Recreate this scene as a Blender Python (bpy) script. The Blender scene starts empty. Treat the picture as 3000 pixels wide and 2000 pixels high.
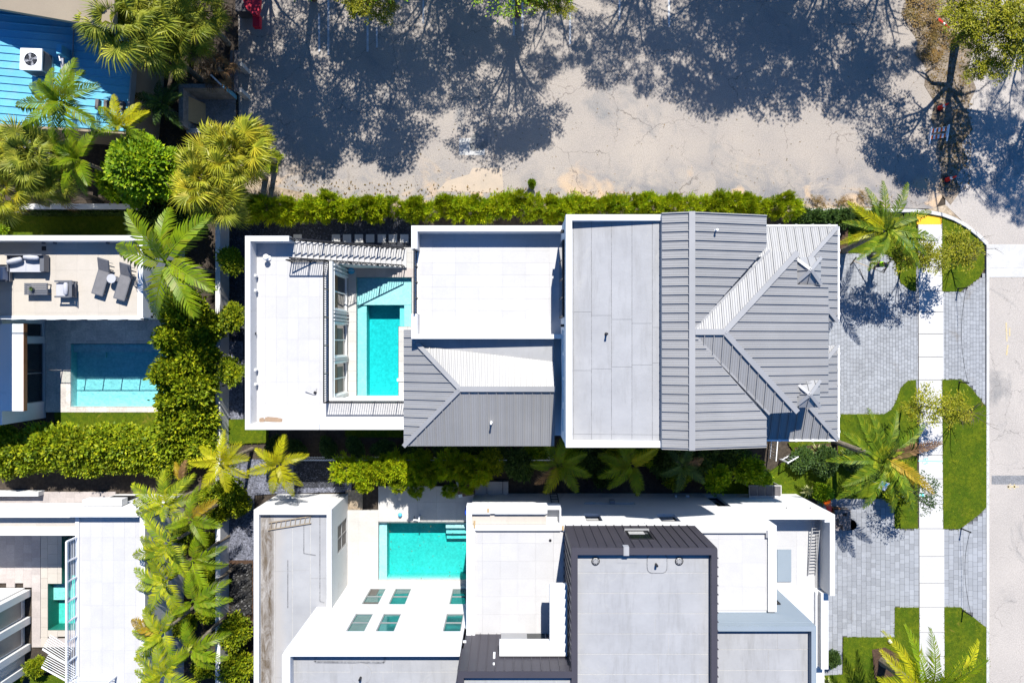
import bpy, bmesh, math, random
from mathutils import Vector, Matrix, Euler
random.seed(7)
S = bpy.context.scene
COL = S.collection
R = math.radians
# ------------------------------------------------------------------ camera, sky, sun, exposure
CAM_H = 41.667           # drone height above the street, metres
FPX = 2000.0             # focal length in photo pixels (photo is 3000 wide)
cam = bpy.data.cameras.new('camera'); camo = bpy.data.objects.new('camera', cam); COL.objects.link(camo)
camo.location = (0, 0, CAM_H); camo.rotation_euler = (0, 0, 0)
cam.sensor_width = 36.0; cam.lens = 24.0; cam.clip_start = 0.5; cam.clip_end = 2000
S.camera = camo
SUN_EL, SUN_AZ = R(51.0), math.atan2(0.15, 1.0)       # azimuth clockwise from +Y
w = bpy.data.worlds.new('World'); S.world = w; w.use_nodes = True
nt = w.node_tree; bg = nt.nodes['Background']
sky = nt.nodes.new('ShaderNodeTexSky'); sky.sky_type = 'NISHITA'; sky.sun_disc = False
sky.sun_elevation = SUN_EL; sky.sun_rotation = SUN_AZ; sky.air_density = 0.6; sky.dust_density = 0.0; sky.ozone_density = 5.0
tint = nt.nodes.new('ShaderNodeMix'); tint.data_type = 'RGBA'; tint.blend_type = 'MULTIPLY'; tint.inputs[0].default_value = 1.0
tint.inputs[7].default_value = (0.46, 1.03, 1.42, 1.0)          # the photo's deep blue sky, evenly over the whole dome
nt.links.new(sky.outputs[0], tint.inputs[6]); nt.links.new(tint.outputs[2], bg.inputs[0]); bg.inputs[1].default_value = 0.092
sl = bpy.data.lights.new('sun', 'SUN'); slo = bpy.data.objects.new('sun', sl); COL.objects.link(slo)
sl.energy = 5.0; sl.angle = R(0.5); sl.color = (1.0, 0.97, 0.915)
sd = Vector((-math.sin(SUN_AZ)*math.cos(SUN_EL), -math.cos(SUN_AZ)*math.cos(SUN_EL), -math.sin(SUN_EL)))
slo.rotation_euler = sd.to_track_quat('-Z', 'Y').to_euler(); slo.location = (20, 60, 80)
S.view_settings.view_transform = 'Standard'; S.view_settings.look = 'None'
S.view_settings.exposure = 0.78; S.view_settings.gamma = 1.0; S.view_settings.use_curve_mapping = False
S.render.engine = 'CYCLES'
S.cycles.max_bounces = 6; S.cycles.diffuse_bounces = 3; S.cycles.glossy_bounces = 3; S.cycles.transmission_bounces = 4
S.cycles.transparent_max_bounces = 10; S.cycles.caustics_reflective = False; S.cycles.caustics_refractive = False
S.cycles.use_denoising = True

# ------------------------------------------------------------------ helpers
def W(px, py, z=0.0):
    k = (CAM_H - z)/FPX
    return Vector(((px-1500)*k, (1000-py)*k, z))
def X(px, z=0.0): return (px-1500)*(CAM_H-z)/FPX
def Y(py, z=0.0): return (1000-py)*(CAM_H-z)/FPX
WL = {}
def link(o, parent=None, at=(0, 0, 0)):
    COL.objects.link(o)
    at = Vector(at)
    if parent is not None:
        o.parent = parent; o.location = at - WL[parent]
    else:
        o.location = at
    WL[o] = at
    return o
def obj(name, mesh, mat, parent=None, at=(0, 0, 0), label=None, cat=None, group=None, kind=None, rot=None, scale=None):
    if isinstance(mesh, MB): mesh = mesh.mesh(name)
    o = bpy.data.objects.new(name, mesh)
    if mat is not None:
        if len(mesh.materials) == 0: mesh.materials.append(mat)
        elif mesh.materials[0] is not mat:
            o.material_slots[0].link = 'OBJECT'; o.material_slots[0].material = mat
    link(o, parent, at)
    if rot is not None: o.rotation_euler = rot
    if scale is not None: o.scale = scale if hasattr(scale, '__len__') else (scale, scale, scale)
    tag(o, label, cat, group, kind)
    return o
def tag(o, label=None, cat=None, group=None, kind=None):
    if label: o['label'] = label
    if cat: o['category'] = cat
    if group: o['group'] = group
    if kind: o['kind'] = kind
    return o
def thing(name, label, cat, at=(0, 0, 0), group=None):
    o = bpy.data.objects.new(name, None); o.empty_display_size = 0.3
    link(o, None, at); tag(o, label, cat, group); return o

class MB:
    def __init__(s, M=None): s.v = []; s.f = []; s.M = M; s.smooth = False
    def pt(s, p):
        p = Vector(p)
        if s.M is not None: p = s.M @ p
        s.v.append(p[:]); return len(s.v)-1
    def face(s, pts):
        s.f.append([s.pt(p) for p in pts]); return s
    def box(s, x0, y0, z0, x1, y1, z1):
        if x0 > x1: x0, x1 = x1, x0
        if y0 > y1: y0, y1 = y1, y0
        if z0 > z1: z0, z1 = z1, z0
        i = [s.pt(p) for p in ((x0,y0,z0),(x1,y0,z0),(x1,y1,z0),(x0,y1,z0),(x0,y0,z1),(x1,y0,z1),(x1,y1,z1),(x0,y1,z1))]
        for a in ((3,2,1,0),(4,5,6,7),(0,1,5,4),(1,2,6,5),(2,3,7,6),(3,0,4,7)): s.f.append([i[k] for k in a])
        return s
    def prism(s, poly, z0, z1):
        n = len(poly)
        ar = sum(poly[i][0]*poly[(i+1) % n][1]-poly[(i+1) % n][0]*poly[i][1] for i in range(n))
        if ar < 0: poly = poly[::-1]
        f0 = z0 if callable(z0) else (lambda x, y: z0)
        f1 = z1 if callable(z1) else (lambda x, y: z1)
        a = [s.pt((x, y, f0(x, y))) for x, y in poly]; b = [s.pt((x, y, f1(x, y))) for x, y in poly]
        s.f.append(a[::-1]); s.f.append(b)
        for i in range(n):
            j = (i+1) % n; s.f.append([a[i], a[j], b[j], b[i]])
        return s
    def tube(s, pts, r, n=8, caps=True):
        pts = [Vector(p) for p in pts]; rr = r if hasattr(r, '__len__') else [r]*len(pts)
        rings = []
        for i, p in enumerate(pts):
            d = (pts[min(i+1, len(pts)-1)] - pts[max(i-1, 0)])
            if d.length < 1e-9: d = Vector((0, 0, 1))
            d.normalize()
            u = d.cross(Vector((0, 0, 1)))
            if u.length < 0.05: u = d.cross(Vector((0, 1, 0)))
            u.normalize(); v = d.cross(u)
            rings.append([s.pt(p + rr[i]*(math.cos(2*math.pi*k/n)*u + math.sin(2*math.pi*k/n)*v)) for k in range(n)])
        for a, b in zip(rings, rings[1:]):
            for k in range(n):
                l = (k+1) % n; s.f.append([a[k], b[k], b[l], a[l]])
        if caps: s.f.append(rings[0]); s.f.append(rings[-1][::-1])
        return s
    def beam(s, p0, p1, w, h):
        p0 = Vector(p0); p1 = Vector(p1); d = (p1-p0).normalized()
        u = d.cross(Vector((0, 0, 1)))
        if u.length < 0.02: u = Vector((1, 0, 0))
        u.normalize(); v = u.cross(d).normalized()
        i = []
        for p in (p0, p1):
            for a, b in ((-1,-1),(1,-1),(1,1),(-1,1)): i.append(s.pt(p + u*a*w/2 + v*b*h/2))
        for a in ((0,1,2,3),(7,6,5,4),(0,4,5,1),(1,5,6,2),(2,6,7,3),(3,7,4,0)): s.f.append([i[k] for k in a])
        return s
    def cyl(s, c, r, z0, z1, n=16, r1=None):
        r1 = r if r1 is None else r1
        return s.tube([(c[0], c[1], z0), (c[0], c[1], z1)], [r, r1], n)
    def mesh(s, name='part'):
        m = bpy.data.meshes.new(name); m.from_pydata(s.v, [], s.f); m.update()
        if s.smooth:
            m.polygons.foreach_set('use_smooth', [True]*len(m.polygons))
        return m
def clip(poly, axis, lo, hi):
    for sgn, lim in ((1, lo), (-1, -hi)):
        out = []
        for i in range(len(poly)):
            a, b = poly[i], poly[(i+1) % len(poly)]
            da, db = sgn*a[axis]-lim, sgn*b[axis]-lim
            if da >= 0: out.append(a)
            if (da >= 0) != (db >= 0):
                t = da/(da-db); out.append((a[0]+(b[0]-a[0])*t, a[1]+(b[1]-a[1])*t))
        poly = out
        if len(poly) < 3: return []
    return poly
def area(p): return abs(sum(p[i][0]*p[(i+1) % len(p)][1]-p[(i+1) % len(p)][0]*p[i][1] for i in range(len(p))))/2
def inside(p, poly):
    x, y = p; c = False
    for i in range(len(poly)):
        (x0, y0), (x1, y1) = poly[i], poly[i-1]
        if (y0 > y) != (y1 > y) and x < (x1-x0)*(y-y0)/(y1-y0)+x0: c = not c
    return c
def pxpoly(pts, z=0.0): return [(X(a, z), Y(b, z)) for a, b in pts]

# ------------------------------------------------------------------ materials
def newmat(name):
    m = bpy.data.materials.new(name); m.use_nodes = True
    return m, m.node_tree.nodes, m.node_tree.links, m.node_tree.nodes['Principled BSDF']
def mix(N, L, fac, a, b, mode='MIX'):
    n = N.new('ShaderNodeMix'); n.data_type = 'RGBA'; n.blend_type = mode
    for i, v in ((0, fac), (6, a), (7, b)):
        if isinstance(v, (int, float)): n.inputs[i].default_value = v
        elif isinstance(v, tuple): n.inputs[i].default_value = (*v, 1) if len(v) == 3 else v
        else: L.new(v, n.inputs[i])
    return n.outputs[2]
def noise(N, L, co, scale, detail=4, rough=0.55, dist=0.0):
    n = N.new('ShaderNodeTexNoise'); n.inputs['Scale'].default_value = scale; n.inputs['Detail'].default_value = detail
    n.inputs['Roughness'].default_value = rough; n.inputs['Distortion'].default_value = dist
    if co is not None: L.new(co, n.inputs['Vector'])
    return n.outputs['Fac']
def ramp(N, L, fac, lo, hi):
    n = N.new('ShaderNodeMapRange'); n.inputs[1].default_value = lo; n.inputs[2].default_value = hi; n.clamp = True
    L.new(fac, n.inputs[0]); return n.outputs[0]
def world_pos(N): return N.new('ShaderNodeNewGeometry').outputs['Position']
def bumped(N, L, b, h, strength, dist):
    n = N.new('ShaderNodeBump'); n.inputs['Strength'].default_value = strength; n.inputs['Distance'].default_value = dist
    L.new(h, n.inputs['Height']); L.new(n.outputs[0], b.inputs['Normal'])
def surf(name, col, col2=None, scale=0.8, fine=12.0, fineamt=0.25, rough=0.8, bump=0.2, spec=0.3, objrand=0.0, metal=0.0, lo=0.35, hi=0.7, stain=None, stain_scale=0.35, stain_lo=0.55, stain_hi=0.75):
    """base colour broken up by large patches, fine grain, per-object tone and optional stains"""
    m, N, L, b = newmat(name)
    p = world_pos(N)
    col2 = col2 or tuple(c*0.82 for c in col)
    c = mix(N, L, ramp(N, L, noise(N, L, p, scale, 5, 0.6), lo, hi), col, col2)
    f = noise(N, L, p, fine, 3, 0.7)
    if fineamt: 
        g = N.new('ShaderNodeMapRange'); g.inputs[1].default_value = 0.3; g.inputs[2].default_value = 0.7
        g.inputs[3].default_value = 1-fineamt; g.inputs[4].default_value = 1+fineamt; L.new(f, g.inputs[0])
        cc = N.new('ShaderNodeCombineColor'); [L.new(g.outputs[0], cc.inputs[i]) for i in range(3)]
        c = mix(N, L, 1.0, c, cc.outputs[0], 'MULTIPLY')
    if stain:
        c = mix(N, L, ramp(N, L, noise(N, L, p, stain_scale, 6, 0.65, 0.6), stain_lo, stain_hi), c, stain)
    if objrand:
        oi = N.new('ShaderNodeObjectInfo'); g = N.new('ShaderNodeMapRange'); g.inputs[3].default_value = 1-objrand; g.inputs[4].default_value = 1+objrand
        L.new(oi.outputs['Random'], g.inputs[0])
        cc = N.new('ShaderNodeCombineColor'); [L.new(g.outputs[0], cc.inputs[i]) for i in range(3)]
        c = mix(N, L, 1.0, c, cc.outputs[0], 'MULTIPLY')
    L.new(c, b.inputs['Base Color']); b.inputs['Roughness'].default_value = rough
    b.inputs['Specular IOR Level'].default_value = spec; b.inputs['Metallic'].default_value = metal
    if bump: bumped(N, L, b, f, bump, 0.02)
    return m
def leafmat(name, c1, c2, c3, trans=0.18, rough=0.5):
    """leaf: three tones by leaf (island), by clump (noise) and by plant"""
    m, N, L, b = newmat(name)
    g = N.new('ShaderNodeNewGeometry'); oi = N.new('ShaderNodeObjectInfo')
    n = noise(N, L, g.outputs['Position'], 1.6, 3)
    c = mix(N, L, ramp(N, L, n, 0.35, 0.65), c1, c2)
    c = mix(N, L, ramp(N, L, g.outputs['Random Per Island'], 0.55, 1.0), c, c3)
    h = N.new('ShaderNodeHueSaturation'); mr = N.new('ShaderNodeMapRange'); mr.inputs[3].default_value = 0.8; mr.inputs[4].default_value = 1.15
    L.new(oi.outputs['Random'], mr.inputs[0]); L.new(mr.outputs[0], h.inputs['Value']); L.new(c, h.inputs['Color']); c = h.outputs[0]
    L.new(c, b.inputs['Base Color']); b.inputs['Roughness'].default_value = rough; b.inputs['Specular IOR Level'].default_value = 0.18
    t = N.new('ShaderNodeBsdfTranslucent'); L.new(c, t.inputs['Color'])
    ms = N.new('ShaderNodeMixShader'); ms.inputs[0].default_value = trans
    L.new(b.outputs[0], ms.inputs[1]); L.new(t.outputs[0], ms.inputs[2]); L.new(ms.outputs[0], N['Material Output'].inputs[0])
    return m
def plain(name, col, rough=0.5, spec=0.4, metal=0.0): return surf(name, col, tuple(c*0.9 for c in col), 2.0, 20, 0.05, rough, 0.0, spec, 0, metal)

M = {}
M['stucco'] = surf('white_stucco', (.64,.635,.625), (.60,.595,.585), 0.5, 30, 0.04, 0.85, 0.15, 0.2, stain=(.46,.45,.42), stain_scale=0.8, stain_lo=0.60, stain_hi=0.80)
M['stucco_dirty'] = surf('weathered_stucco', (.64,.63,.61), (.58,.57,.55), 0.6, 26, 0.06, 0.85, 0.15, 0.2)
M['greypaint'] = surf('grey_blue_paint', (.23,.27,.305), (.215,.255,.29), 0.5, 30, 0.04, 0.8, 0.1, 0.2)
M['tile'] = surf('pale_terrace_tile', (.455,.445,.436), (.428,.418,.41), 1.6, 18, 0.05, 0.6, 0.05, 0.3, 0.035)
M['tile_cream'] = surf('cream_terrace_tile', (.45,.405,.35), (.42,.38,.325), 1.6, 18, 0.05, 0.65, 0.05, 0.3, 0.04)
M['deck'] = surf('pool_deck_tile', (.46,.445,.42), (.42,.405,.38), 1.4, 16, 0.06, 0.7, 0.08, 0.3, 0.04)
M['greytile'] = surf('grey_court_tile', (.42,.37,.34), (.36,.32,.30), 1.2, 14, 0.1, 0.75, 0.1, 0.3, 0.09)
M['travertine'] = surf('travertine_tile', (.60,.55,.49), (.42,.38,.35), 1.1, 9, 0.2, 0.7, 0.1, 0.3, 0.12)
M['grout'] = surf('grout', (.42,.40,.38), None, 1, 20, 0.1)
def membranemat():
    """cap-sheet roofing: dust drifts, streaks along the sheets, dark hairline creases and grime in the laps"""
    m, N, L, b = newmat('roof_membrane'); p = world_pos(N)
    mp = N.new('ShaderNodeMapping'); mp.inputs['Scale'].default_value = (1.0, .16, 1); L.new(p, mp.inputs['Vector'])
    c = mix(N, L, ramp(N, L, noise(N, L, p, .8, 6, .65), .35, .7), (.322,.320,.322), (.274,.273,.276))
    c = mix(N, L, ramp(N, L, noise(N, L, mp.outputs[0], 2.2, 6, .7), .50, .75), c, (.24,.236,.232))
    c = mix(N, L, ramp(N, L, noise(N, L, p, .42, 7, .75, 1.2), .58, .72), c, (.35,.342,.322))
    c = mix(N, L, ramp(N, L, noise(N, L, p, 3.4, 6, .8, 2.5), .66, .72), c, (.20,.195,.195))
    L.new(c, b.inputs['Base Color']); b.inputs['Roughness'].default_value = .8; bumped(N, L, b, noise(N, L, p, 7, 5, .7), .35, .02); return m
M['membrane'] = membranemat(); M['lap'] = surf('grimy_lap', (.15,.15,.155), (.24,.24,.245), 1.5, 12, .3)
M['metal'] = surf('grey_metal_roof', (.262,.258,.255), (.226,.224,.223), 0.4, 40, 0.03, 0.42, 0.0, 0.5, 0.03)
M['metalcap'] = surf('grey_ridge_metal', (.29,.287,.287), None, 0.4, 40, 0.03, 0.42, 0.0, 0.5)
M['darkmetal'] = surf('charcoal_metal', (.050,.046,.056), (.043,.040,.049), 0.6, 30, 0.08, 0.5, 0.0, 0.4, 0.06)
M['black'] = plain('black_metal', (.012,.012,.014), 0.45)
M['whitemetal'] = plain('white_metal', (.78,.78,.78), 0.4)
M['glass'] = plain('dark_window_glass', (.012,.016,.018), 0.05, 0.8)
M['tealglass'] = surf('teal_window_glass', (.03,.15,.14), (.02,.09,.09), 1.5, 20, 0.1, 0.06, 0.0, 0.8)
M['blind'] = surf('window_blind', (.13,.12,.11), (.10,.09,.08), 1, 30, 0.08, 0.6, 0.05)
M['palegrey'] = plain('pale_grey_glazing', (.27,.255,.24), .3)
M['wood'] = surf('brown_timber', (.23,.095,.035), (.17,.07,.025), 2.0, 20, 0.2, 0.55, 0.1)
M['greywood'] = surf('weathered_timber', (.13,.12,.12), (.09,.085,.085), 2.0, 20, 0.25, 0.8, 0.2)
M['plywood'] = surf('plywood_sheet', (.40,.28,.14), (.35,.24,.12), 1.5, 20, 0.12, 0.7, 0.1)
M['cardboard'] = surf('cardboard', (.27,.19,.13), None, 2, 20, 0.1)
M['concrete'] = surf('concrete', (.44,.43,.41), (.36,.35,.33), 0.8, 14, 0.14, 0.85, 0.3)
M['mossconcrete'] = surf('old_concrete', (.24,.23,.22), (.14,.14,.13), 1.5, 10, 0.25, 0.9, 0.4)
M['sidewalk'] = surf('sidewalk_concrete', (.485,.475,.46), (.455,.445,.43), 0.7, 16, 0.08, 0.85, 0.15, 0.25, 0.03)
M['kerb'] = surf('kerb_concrete', (.50,.49,.475), (.40,.39,.37), 1.3, 14, 0.08, 0.85, 0.15)
M['paver'] = surf('grey_paver', (.262,.27,.285), (.235,.242,.255), 1.3, 14, 0.12, 0.75, 0.2, 0.3, 0.13, stain=(.165,.158,.15), stain_scale=0.5, stain_lo=0.6, stain_hi=0.8)
M['paverbase'] = surf('paver_joint_sand', (.12,.12,.13), None, 1, 20, 0.2)
M['yellow'] = plain('yellow_tactile', (.80,.42,.01), 0.6)
M['soil'] = surf('garden_soil', (.060,.046,.034), (.040,.032,.025), 0.8, 6, 0.4, 0.95, 0.6)
M['sand'] = surf('sandy_soil', (.40,.32,.23), (.16,.12,.08), 0.9, 7, 0.35, 0.95, 0.5)
M['mulch'] = surf('bark_mulch', (.075,.042,.026), (.045,.028,.018), 1.0, 9, 0.5, 0.95, 0.8)
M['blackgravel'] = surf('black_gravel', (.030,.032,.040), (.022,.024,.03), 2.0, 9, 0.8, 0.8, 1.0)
M['greygravel'] = surf('blue_grey_gravel', (.15,.155,.19), (.09,.095,.12), 2.0, 9, 0.8, 0.8, 1.0)
M['street'] = surf('pale_street', (.36,.34,.325), (.32,.305,.29), 0.35, 18, 0.10, 0.9, 0.3, 0.2, stain=(.30,.28,.27), stain_scale=0.25, stain_lo=0.55, stain_hi=0.8)
M['bluemetal'] = surf('blue_metal_roof', (.14,.43,.575), (.12,.38,.53), 0.7, 14, 0.08, 0.4, 0.0, 0.5, 0.05, stain=(.25,.40,.48), stain_scale=0.6, stain_lo=0.52, stain_hi=0.85)
M['tan'] = surf('tan_stucco', (.29,.235,.165), (.26,.21,.15), 0.6, 20, 0.06)
M['plaster'] = surf('pool_plaster', (.60,.67,.67), (.50,.585,.585), 2.6, 7, 0.17, 0.7, 0.0)
M['poolwall'] = surf('pool_green_tile', (.03,.20,.16), (.025,.16,.13), 1.2, 20, 0.2, 0.5, 0.0)
M['trunk'] = surf('bark', (.11,.085,.06), (.07,.055,.04), 3, 14, 0.35, 0.9, 0.8)
M['palmtrunk'] = surf('palm_trunk', (.24,.20,.15), (.13,.11,.08), 4, 12, 0.3, 0.9, 0.8)
M['fabric'] = surf('grey_cushion', (.42,.42,.45), (.38,.38,.41), 2, 30, 0.06, 0.9, 0.1)
M['aluframe'] = plain('slate_aluminium', (.11,.115,.13), 0.5)
M['mesh'] = surf('lounger_mesh', (.17,.165,.17), None, 3, 40, 0.15, 0.8, 0.1)
M['red'] = plain('red_plastic', (.62,.02,.015), 0.45)
M['redfabric'] = surf('red_tarp', (.55,.012,.04), (.42,.01,.03), 2, 20, 0.1, 0.6, 0.1)
M['orange'] = plain('orange_plastic', (.75,.12,.01), 0.45)
M['whiteplastic'] = plain('white_plastic', (.80,.80,.80), 0.35)
M['blueplastic'] = plain('blue_plastic', (.01,.06,.42), 0.4)
M['cyanbox'] = surf('cyan_plastic', (.08,.42,.62), (.06,.36,.55), 4, 10, 0.2, 0.5, 0.1)
M['brown'] = plain('brown_plastic', (.11,.06,.04), 0.6)
M['skin'] = plain('skin', (.32,.18,.12), 0.5)
M['hivis'] = surf('hi_vis_shirt', (.34,.62,.01), (.28,.52,.01), 4, 30, 0.1, 0.8, 0.1)
M['navy'] = surf('navy_trousers', (.015,.02,.035), None, 4, 30, 0.1, 0.85, 0.1)
M['greycap'] = plain('grey_cap', (.12,.11,.11), 0.8)
M['cyanpaint'] = plain('cyan_marking_paint', (.15,.62,.58), 0.8)
M['yellowpaint'] = surf('faded_yellow_paint', (.50,.40,.20), (.42,.37,.30), 4, 12, 0.2, 0.9)
M['paint'] = surf('worn_white_paint', (.52,.54,.56), (.34,.34,.34), 3, 14, 0.25, 0.8)
M['brick'] = surf('grey_block', (.20,.17,.16), None, 2, 20, 0.2, 0.9, 0.2, 0.2, 0.2)
# foliage
M['hedge'] = leafmat('bright_hedge_leaf', (.38,.46,.008), (.17,.29,.010), (.50,.47,.012))
M['ficus'] = leafmat('dense_shrub_leaf', (.19,.25,.006), (.09,.145,.007), (.40,.40,.012))
M['lime'] = leafmat('lime_tree_leaf', (.19,.32,.007), (.10,.20,.006), (.40,.48,.010))
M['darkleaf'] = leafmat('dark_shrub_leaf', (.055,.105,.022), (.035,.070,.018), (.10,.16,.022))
M['olive'] = leafmat('olive_tree_leaf', (.26,.26,.010), (.14,.16,.009), (.36,.32,.015))
M['palm'] = leafmat('green_palm_frond', (.22,.30,.006), (.12,.20,.008), (.20,.22,.012), 0.3, 0.38)
M['palmyellow'] = leafmat('yellow_palm_frond', (.46,.43,.010), (.32,.34,.010), (.42,.36,.012), 0.35, 0.4)
M['palmlime'] = leafmat('lime_palm_frond', (.26,.30,.008), (.11,.175,.008), (.38,.37,.012))
M['palmdeep'] = leafmat('deep_green_palm_frond', (.125,.19,.008), (.065,.12,.008), (.27,.28,.014))
M['palmdead'] = leafmat('dead_palm_frond', (.22,.12,.05), (.15,.08,.04), (.34,.20,.08), 0.2, 0.7)
M['palmamber'] = leafmat('amber_palm_frond', (.36,.22,.012), (.26,.19,.012), (.42,.30,.02), 0.3, 0.5)
M['fan'] = leafmat('fan_palm_leaf', (.29,.31,.028), (.14,.18,.02), (.44,.42,.05), 0.25, 0.42)
M['fanbright'] = leafmat('bright_fan_palm_leaf', (.38,.37,.022), (.21,.24,.020), (.52,.42,.03), 0.25, 0.42)
M['pink'] = leafmat('crimson_leaf', (.16,.02,.02), (.09,.02,.015), (.25,.05,.03))
M['rust'] = leafmat('rusty_leaf', (.20,.115,.03), (.13,.10,.02), (.28,.17,.04))
M['variegated'] = leafmat('pale_striped_leaf', (.36,.36,.14), (.22,.26,.06), (.5,.48,.25))
def grassmat():
    m, N, L, b = newmat('lawn_grass'); p = world_pos(N)
    c = mix(N, L, ramp(N, L, noise(N, L, p, 0.9, 6, 0.7), 0.38, 0.62), (.058,.105,.004), (.135,.165,.006))
    c = mix(N, L, ramp(N, L, noise(N, L, p, 6, 5, 0.85), 0.36, 0.64), (.040,.070,.004), c)
    c = mix(N, L, ramp(N, L, noise(N, L, p, 2.1, 6, 0.8, 1.0), 0.58, 0.70), c, (.185,.19,.010))
    c = mix(N, L, ramp(N, L, noise(N, L, p, 0.5, 7, 0.75, 1.4), 0.60, 0.72), c, (.24,.18,.03))
    L.new(c, b.inputs['Base Color']); b.inputs['Roughness'].default_value = 0.95; b.inputs['Specular IOR Level'].default_value = 0.1
    bumped(N, L, b, noise(N, L, p, 28, 3, 0.8), 0.8, 0.05); return m
M['grass'] = grassmat()
M['blade'] = leafmat('grass_blade', (.09,.145,.005), (.16,.19,.008), (.26,.24,.012), 0.25, 0.6)
def asphaltmat(name='bleached_asphalt', base=((.338,.296,.254), (.288,.257,.229)), verge=True, crack=(.09,.075,.065)):
    """bleached asphalt with its joints, wandering cracks, sandy wash and darker worn strips"""
    m, N, L, b = newmat(name); p = world_pos(N)
    c = mix(N, L, ramp(N, L, noise(N, L, p, 0.30, 6, 0.6), 0.35, 0.7), base[0], base[1])
    c = mix(N, L, ramp(N, L, noise(N, L, p, 0.22, 5, 0.7, 0.8), 0.57, 0.72), c, (.20,.195,.19))
    sy = N.new('ShaderNodeSeparateXYZ'); L.new(p, sy.inputs[0])
    edge = N.new('ShaderNodeMapRange'); edge.inputs[1].default_value = 11.5; edge.inputs[2].default_value = 9.0; L.new(sy.outputs[1], edge.inputs[0])
    e2 = N.new('ShaderNodeMath'); e2.operation = 'MULTIPLY'; L.new(edge.outputs[0], e2.inputs[0])
    if not verge: edge.inputs[1].default_value = -900; edge.inputs[2].default_value = -901
    e2.use_clamp = True; L.new(ramp(N, L, noise(N, L, p, 0.6, 6, 0.7, 1.2), 0.42, 0.62), e2.inputs[1])
    c = mix(N, L, e2.outputs[0], c, (.19,.185,.19))
    e3 = N.new('ShaderNodeMath'); e3.operation = 'MULTIPLY'; L.new(edge.outputs[0], e3.inputs[0]); L.new(ramp(N, L, noise(N, L, p, 0.33, 4, 0.6, 1.0), 0.56, 0.66), e3.inputs[1])
    c = mix(N, L, e3.outputs[0], c, (.48,.35,.23))
    f = noise(N, L, p, 16, 3, 0.8)
    g = N.new('ShaderNodeMapRange'); g.inputs[1].default_value = .3; g.inputs[2].default_value = .7; g.inputs[3].default_value = .72; g.inputs[4].default_value = 1.24; L.new(f, g.inputs[0])
    cc = N.new('ShaderNodeCombineColor'); [L.new(g.outputs[0], cc.inputs[i]) for i in range(3)]
    c = mix(N, L, 1.0, c, cc.outputs[0], 'MULTIPLY')
    for sc, wd, seed in ((0.30, 0.0065, 0.0), (0.75, 0.0055, 31.0)):
        dn = N.new('ShaderNodeTexNoise'); dn.inputs['Scale'].default_value = 2.6; dn.inputs['Detail'].default_value = 4; L.new(p, dn.inputs['Vector'])
        va = N.new('ShaderNodeVectorMath'); va.operation = 'MULTIPLY_ADD'; L.new(dn.outputs['Color'], va.inputs[0]); va.inputs[1].default_value = (.75,.75,0); 
        vo = N.new('ShaderNodeVectorMath'); vo.operation = 'ADD'; L.new(p, vo.inputs[0]); vo.inputs[1].default_value = (seed, seed*.7, 0); L.new(vo.outputs[0], va.inputs[2])
        v = N.new('ShaderNodeTexVoronoi'); v.feature = 'DISTANCE_TO_EDGE'; v.inputs['Scale'].default_value = sc; L.new(va.outputs[0], v.inputs['Vector'])
        ln = N.new('ShaderNodeMapRange'); ln.inputs[1].default_value = wd; ln.inputs[2].default_value = wd*0.35; L.new(v.outputs['Distance'], ln.inputs[0])
        mk = ramp(N, L, noise(N, L, p, 0.35, 3), 0.42 if seed == 0 else 0.5, 0.55 if seed == 0 else 0.6)
        mu = N.new('ShaderNodeMath'); mu.operation = 'MULTIPLY'; L.new(ln.outputs[0], mu.inputs[0]); L.new(mk, mu.inputs[1])
        m2 = N.new('ShaderNodeMath'); m2.operation = 'MULTIPLY'; m2.inputs[1].default_value = 0.6; L.new(mu.outputs[0], m2.inputs[0])
        c = mix(N, L, m2.outputs[0], c, crack)
    L.new(c, b.inputs['Base Color']); b.inputs['Roughness'].default_value = 0.92; b.inputs['Specular IOR Level'].default_value = 0.15
    bumped(N, L, b, f, 0.35, 0.02); return m
M['asphalt'] = asphaltmat(); M['street'] = asphaltmat('pale_cracked_street', ((.40,.362,.325), (.35,.318,.288)), False, (.13,.12,.11))
def watermat(name, absorb, dens, wave):
    m, N, L, b = newmat(name); N.remove(b); p = world_pos(N)
    tr = N.new('ShaderNodeBsdfTransparent'); gl = N.new('ShaderNodeBsdfGlossy'); gl.inputs['Roughness'].default_value = 0.03
    fr = N.new('ShaderNodeFresnel'); fr.inputs['IOR'].default_value = 1.33
    bp = N.new('ShaderNodeBump'); bp.inputs['Strength'].default_value = wave; bp.inputs['Distance'].default_value = 0.05
    L.new(noise(N, L, p, 5, 3, 0.6, 0.8), bp.inputs['Height']); L.new(bp.outputs[0], gl.inputs['Normal']); L.new(bp.outputs[0], fr.inputs['Normal'])
    ms = N.new('ShaderNodeMixShader'); L.new(fr.outputs[0], ms.inputs[0]); L.new(tr.outputs[0], ms.inputs[1]); L.new(gl.outputs[0], ms.inputs[2])
    va = N.new('ShaderNodeVolumeAbsorption'); va.inputs['Color'].default_value = (*absorb, 1); va.inputs['Density'].default_value = dens
    L.new(ms.outputs[0], N['Material Output'].inputs['Surface']); L.new(va.outputs[0], N['Material Output'].inputs['Volume']); return m
M['water'] = watermat('pool_water', (0.0,.885,.89), 1.35, 0.35)
M['water_low'] = watermat('green_blue_pool_water', (0.0,.865,.84), 1.35, 0.35)
M['water_deep'] = watermat('deep_blue_pool_water', (0.0,.88,.92), .8, 0.6)
M['water_green'] = watermat('green_pool_water', (0.0,.88,.80), 0.95, 0.5)
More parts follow.
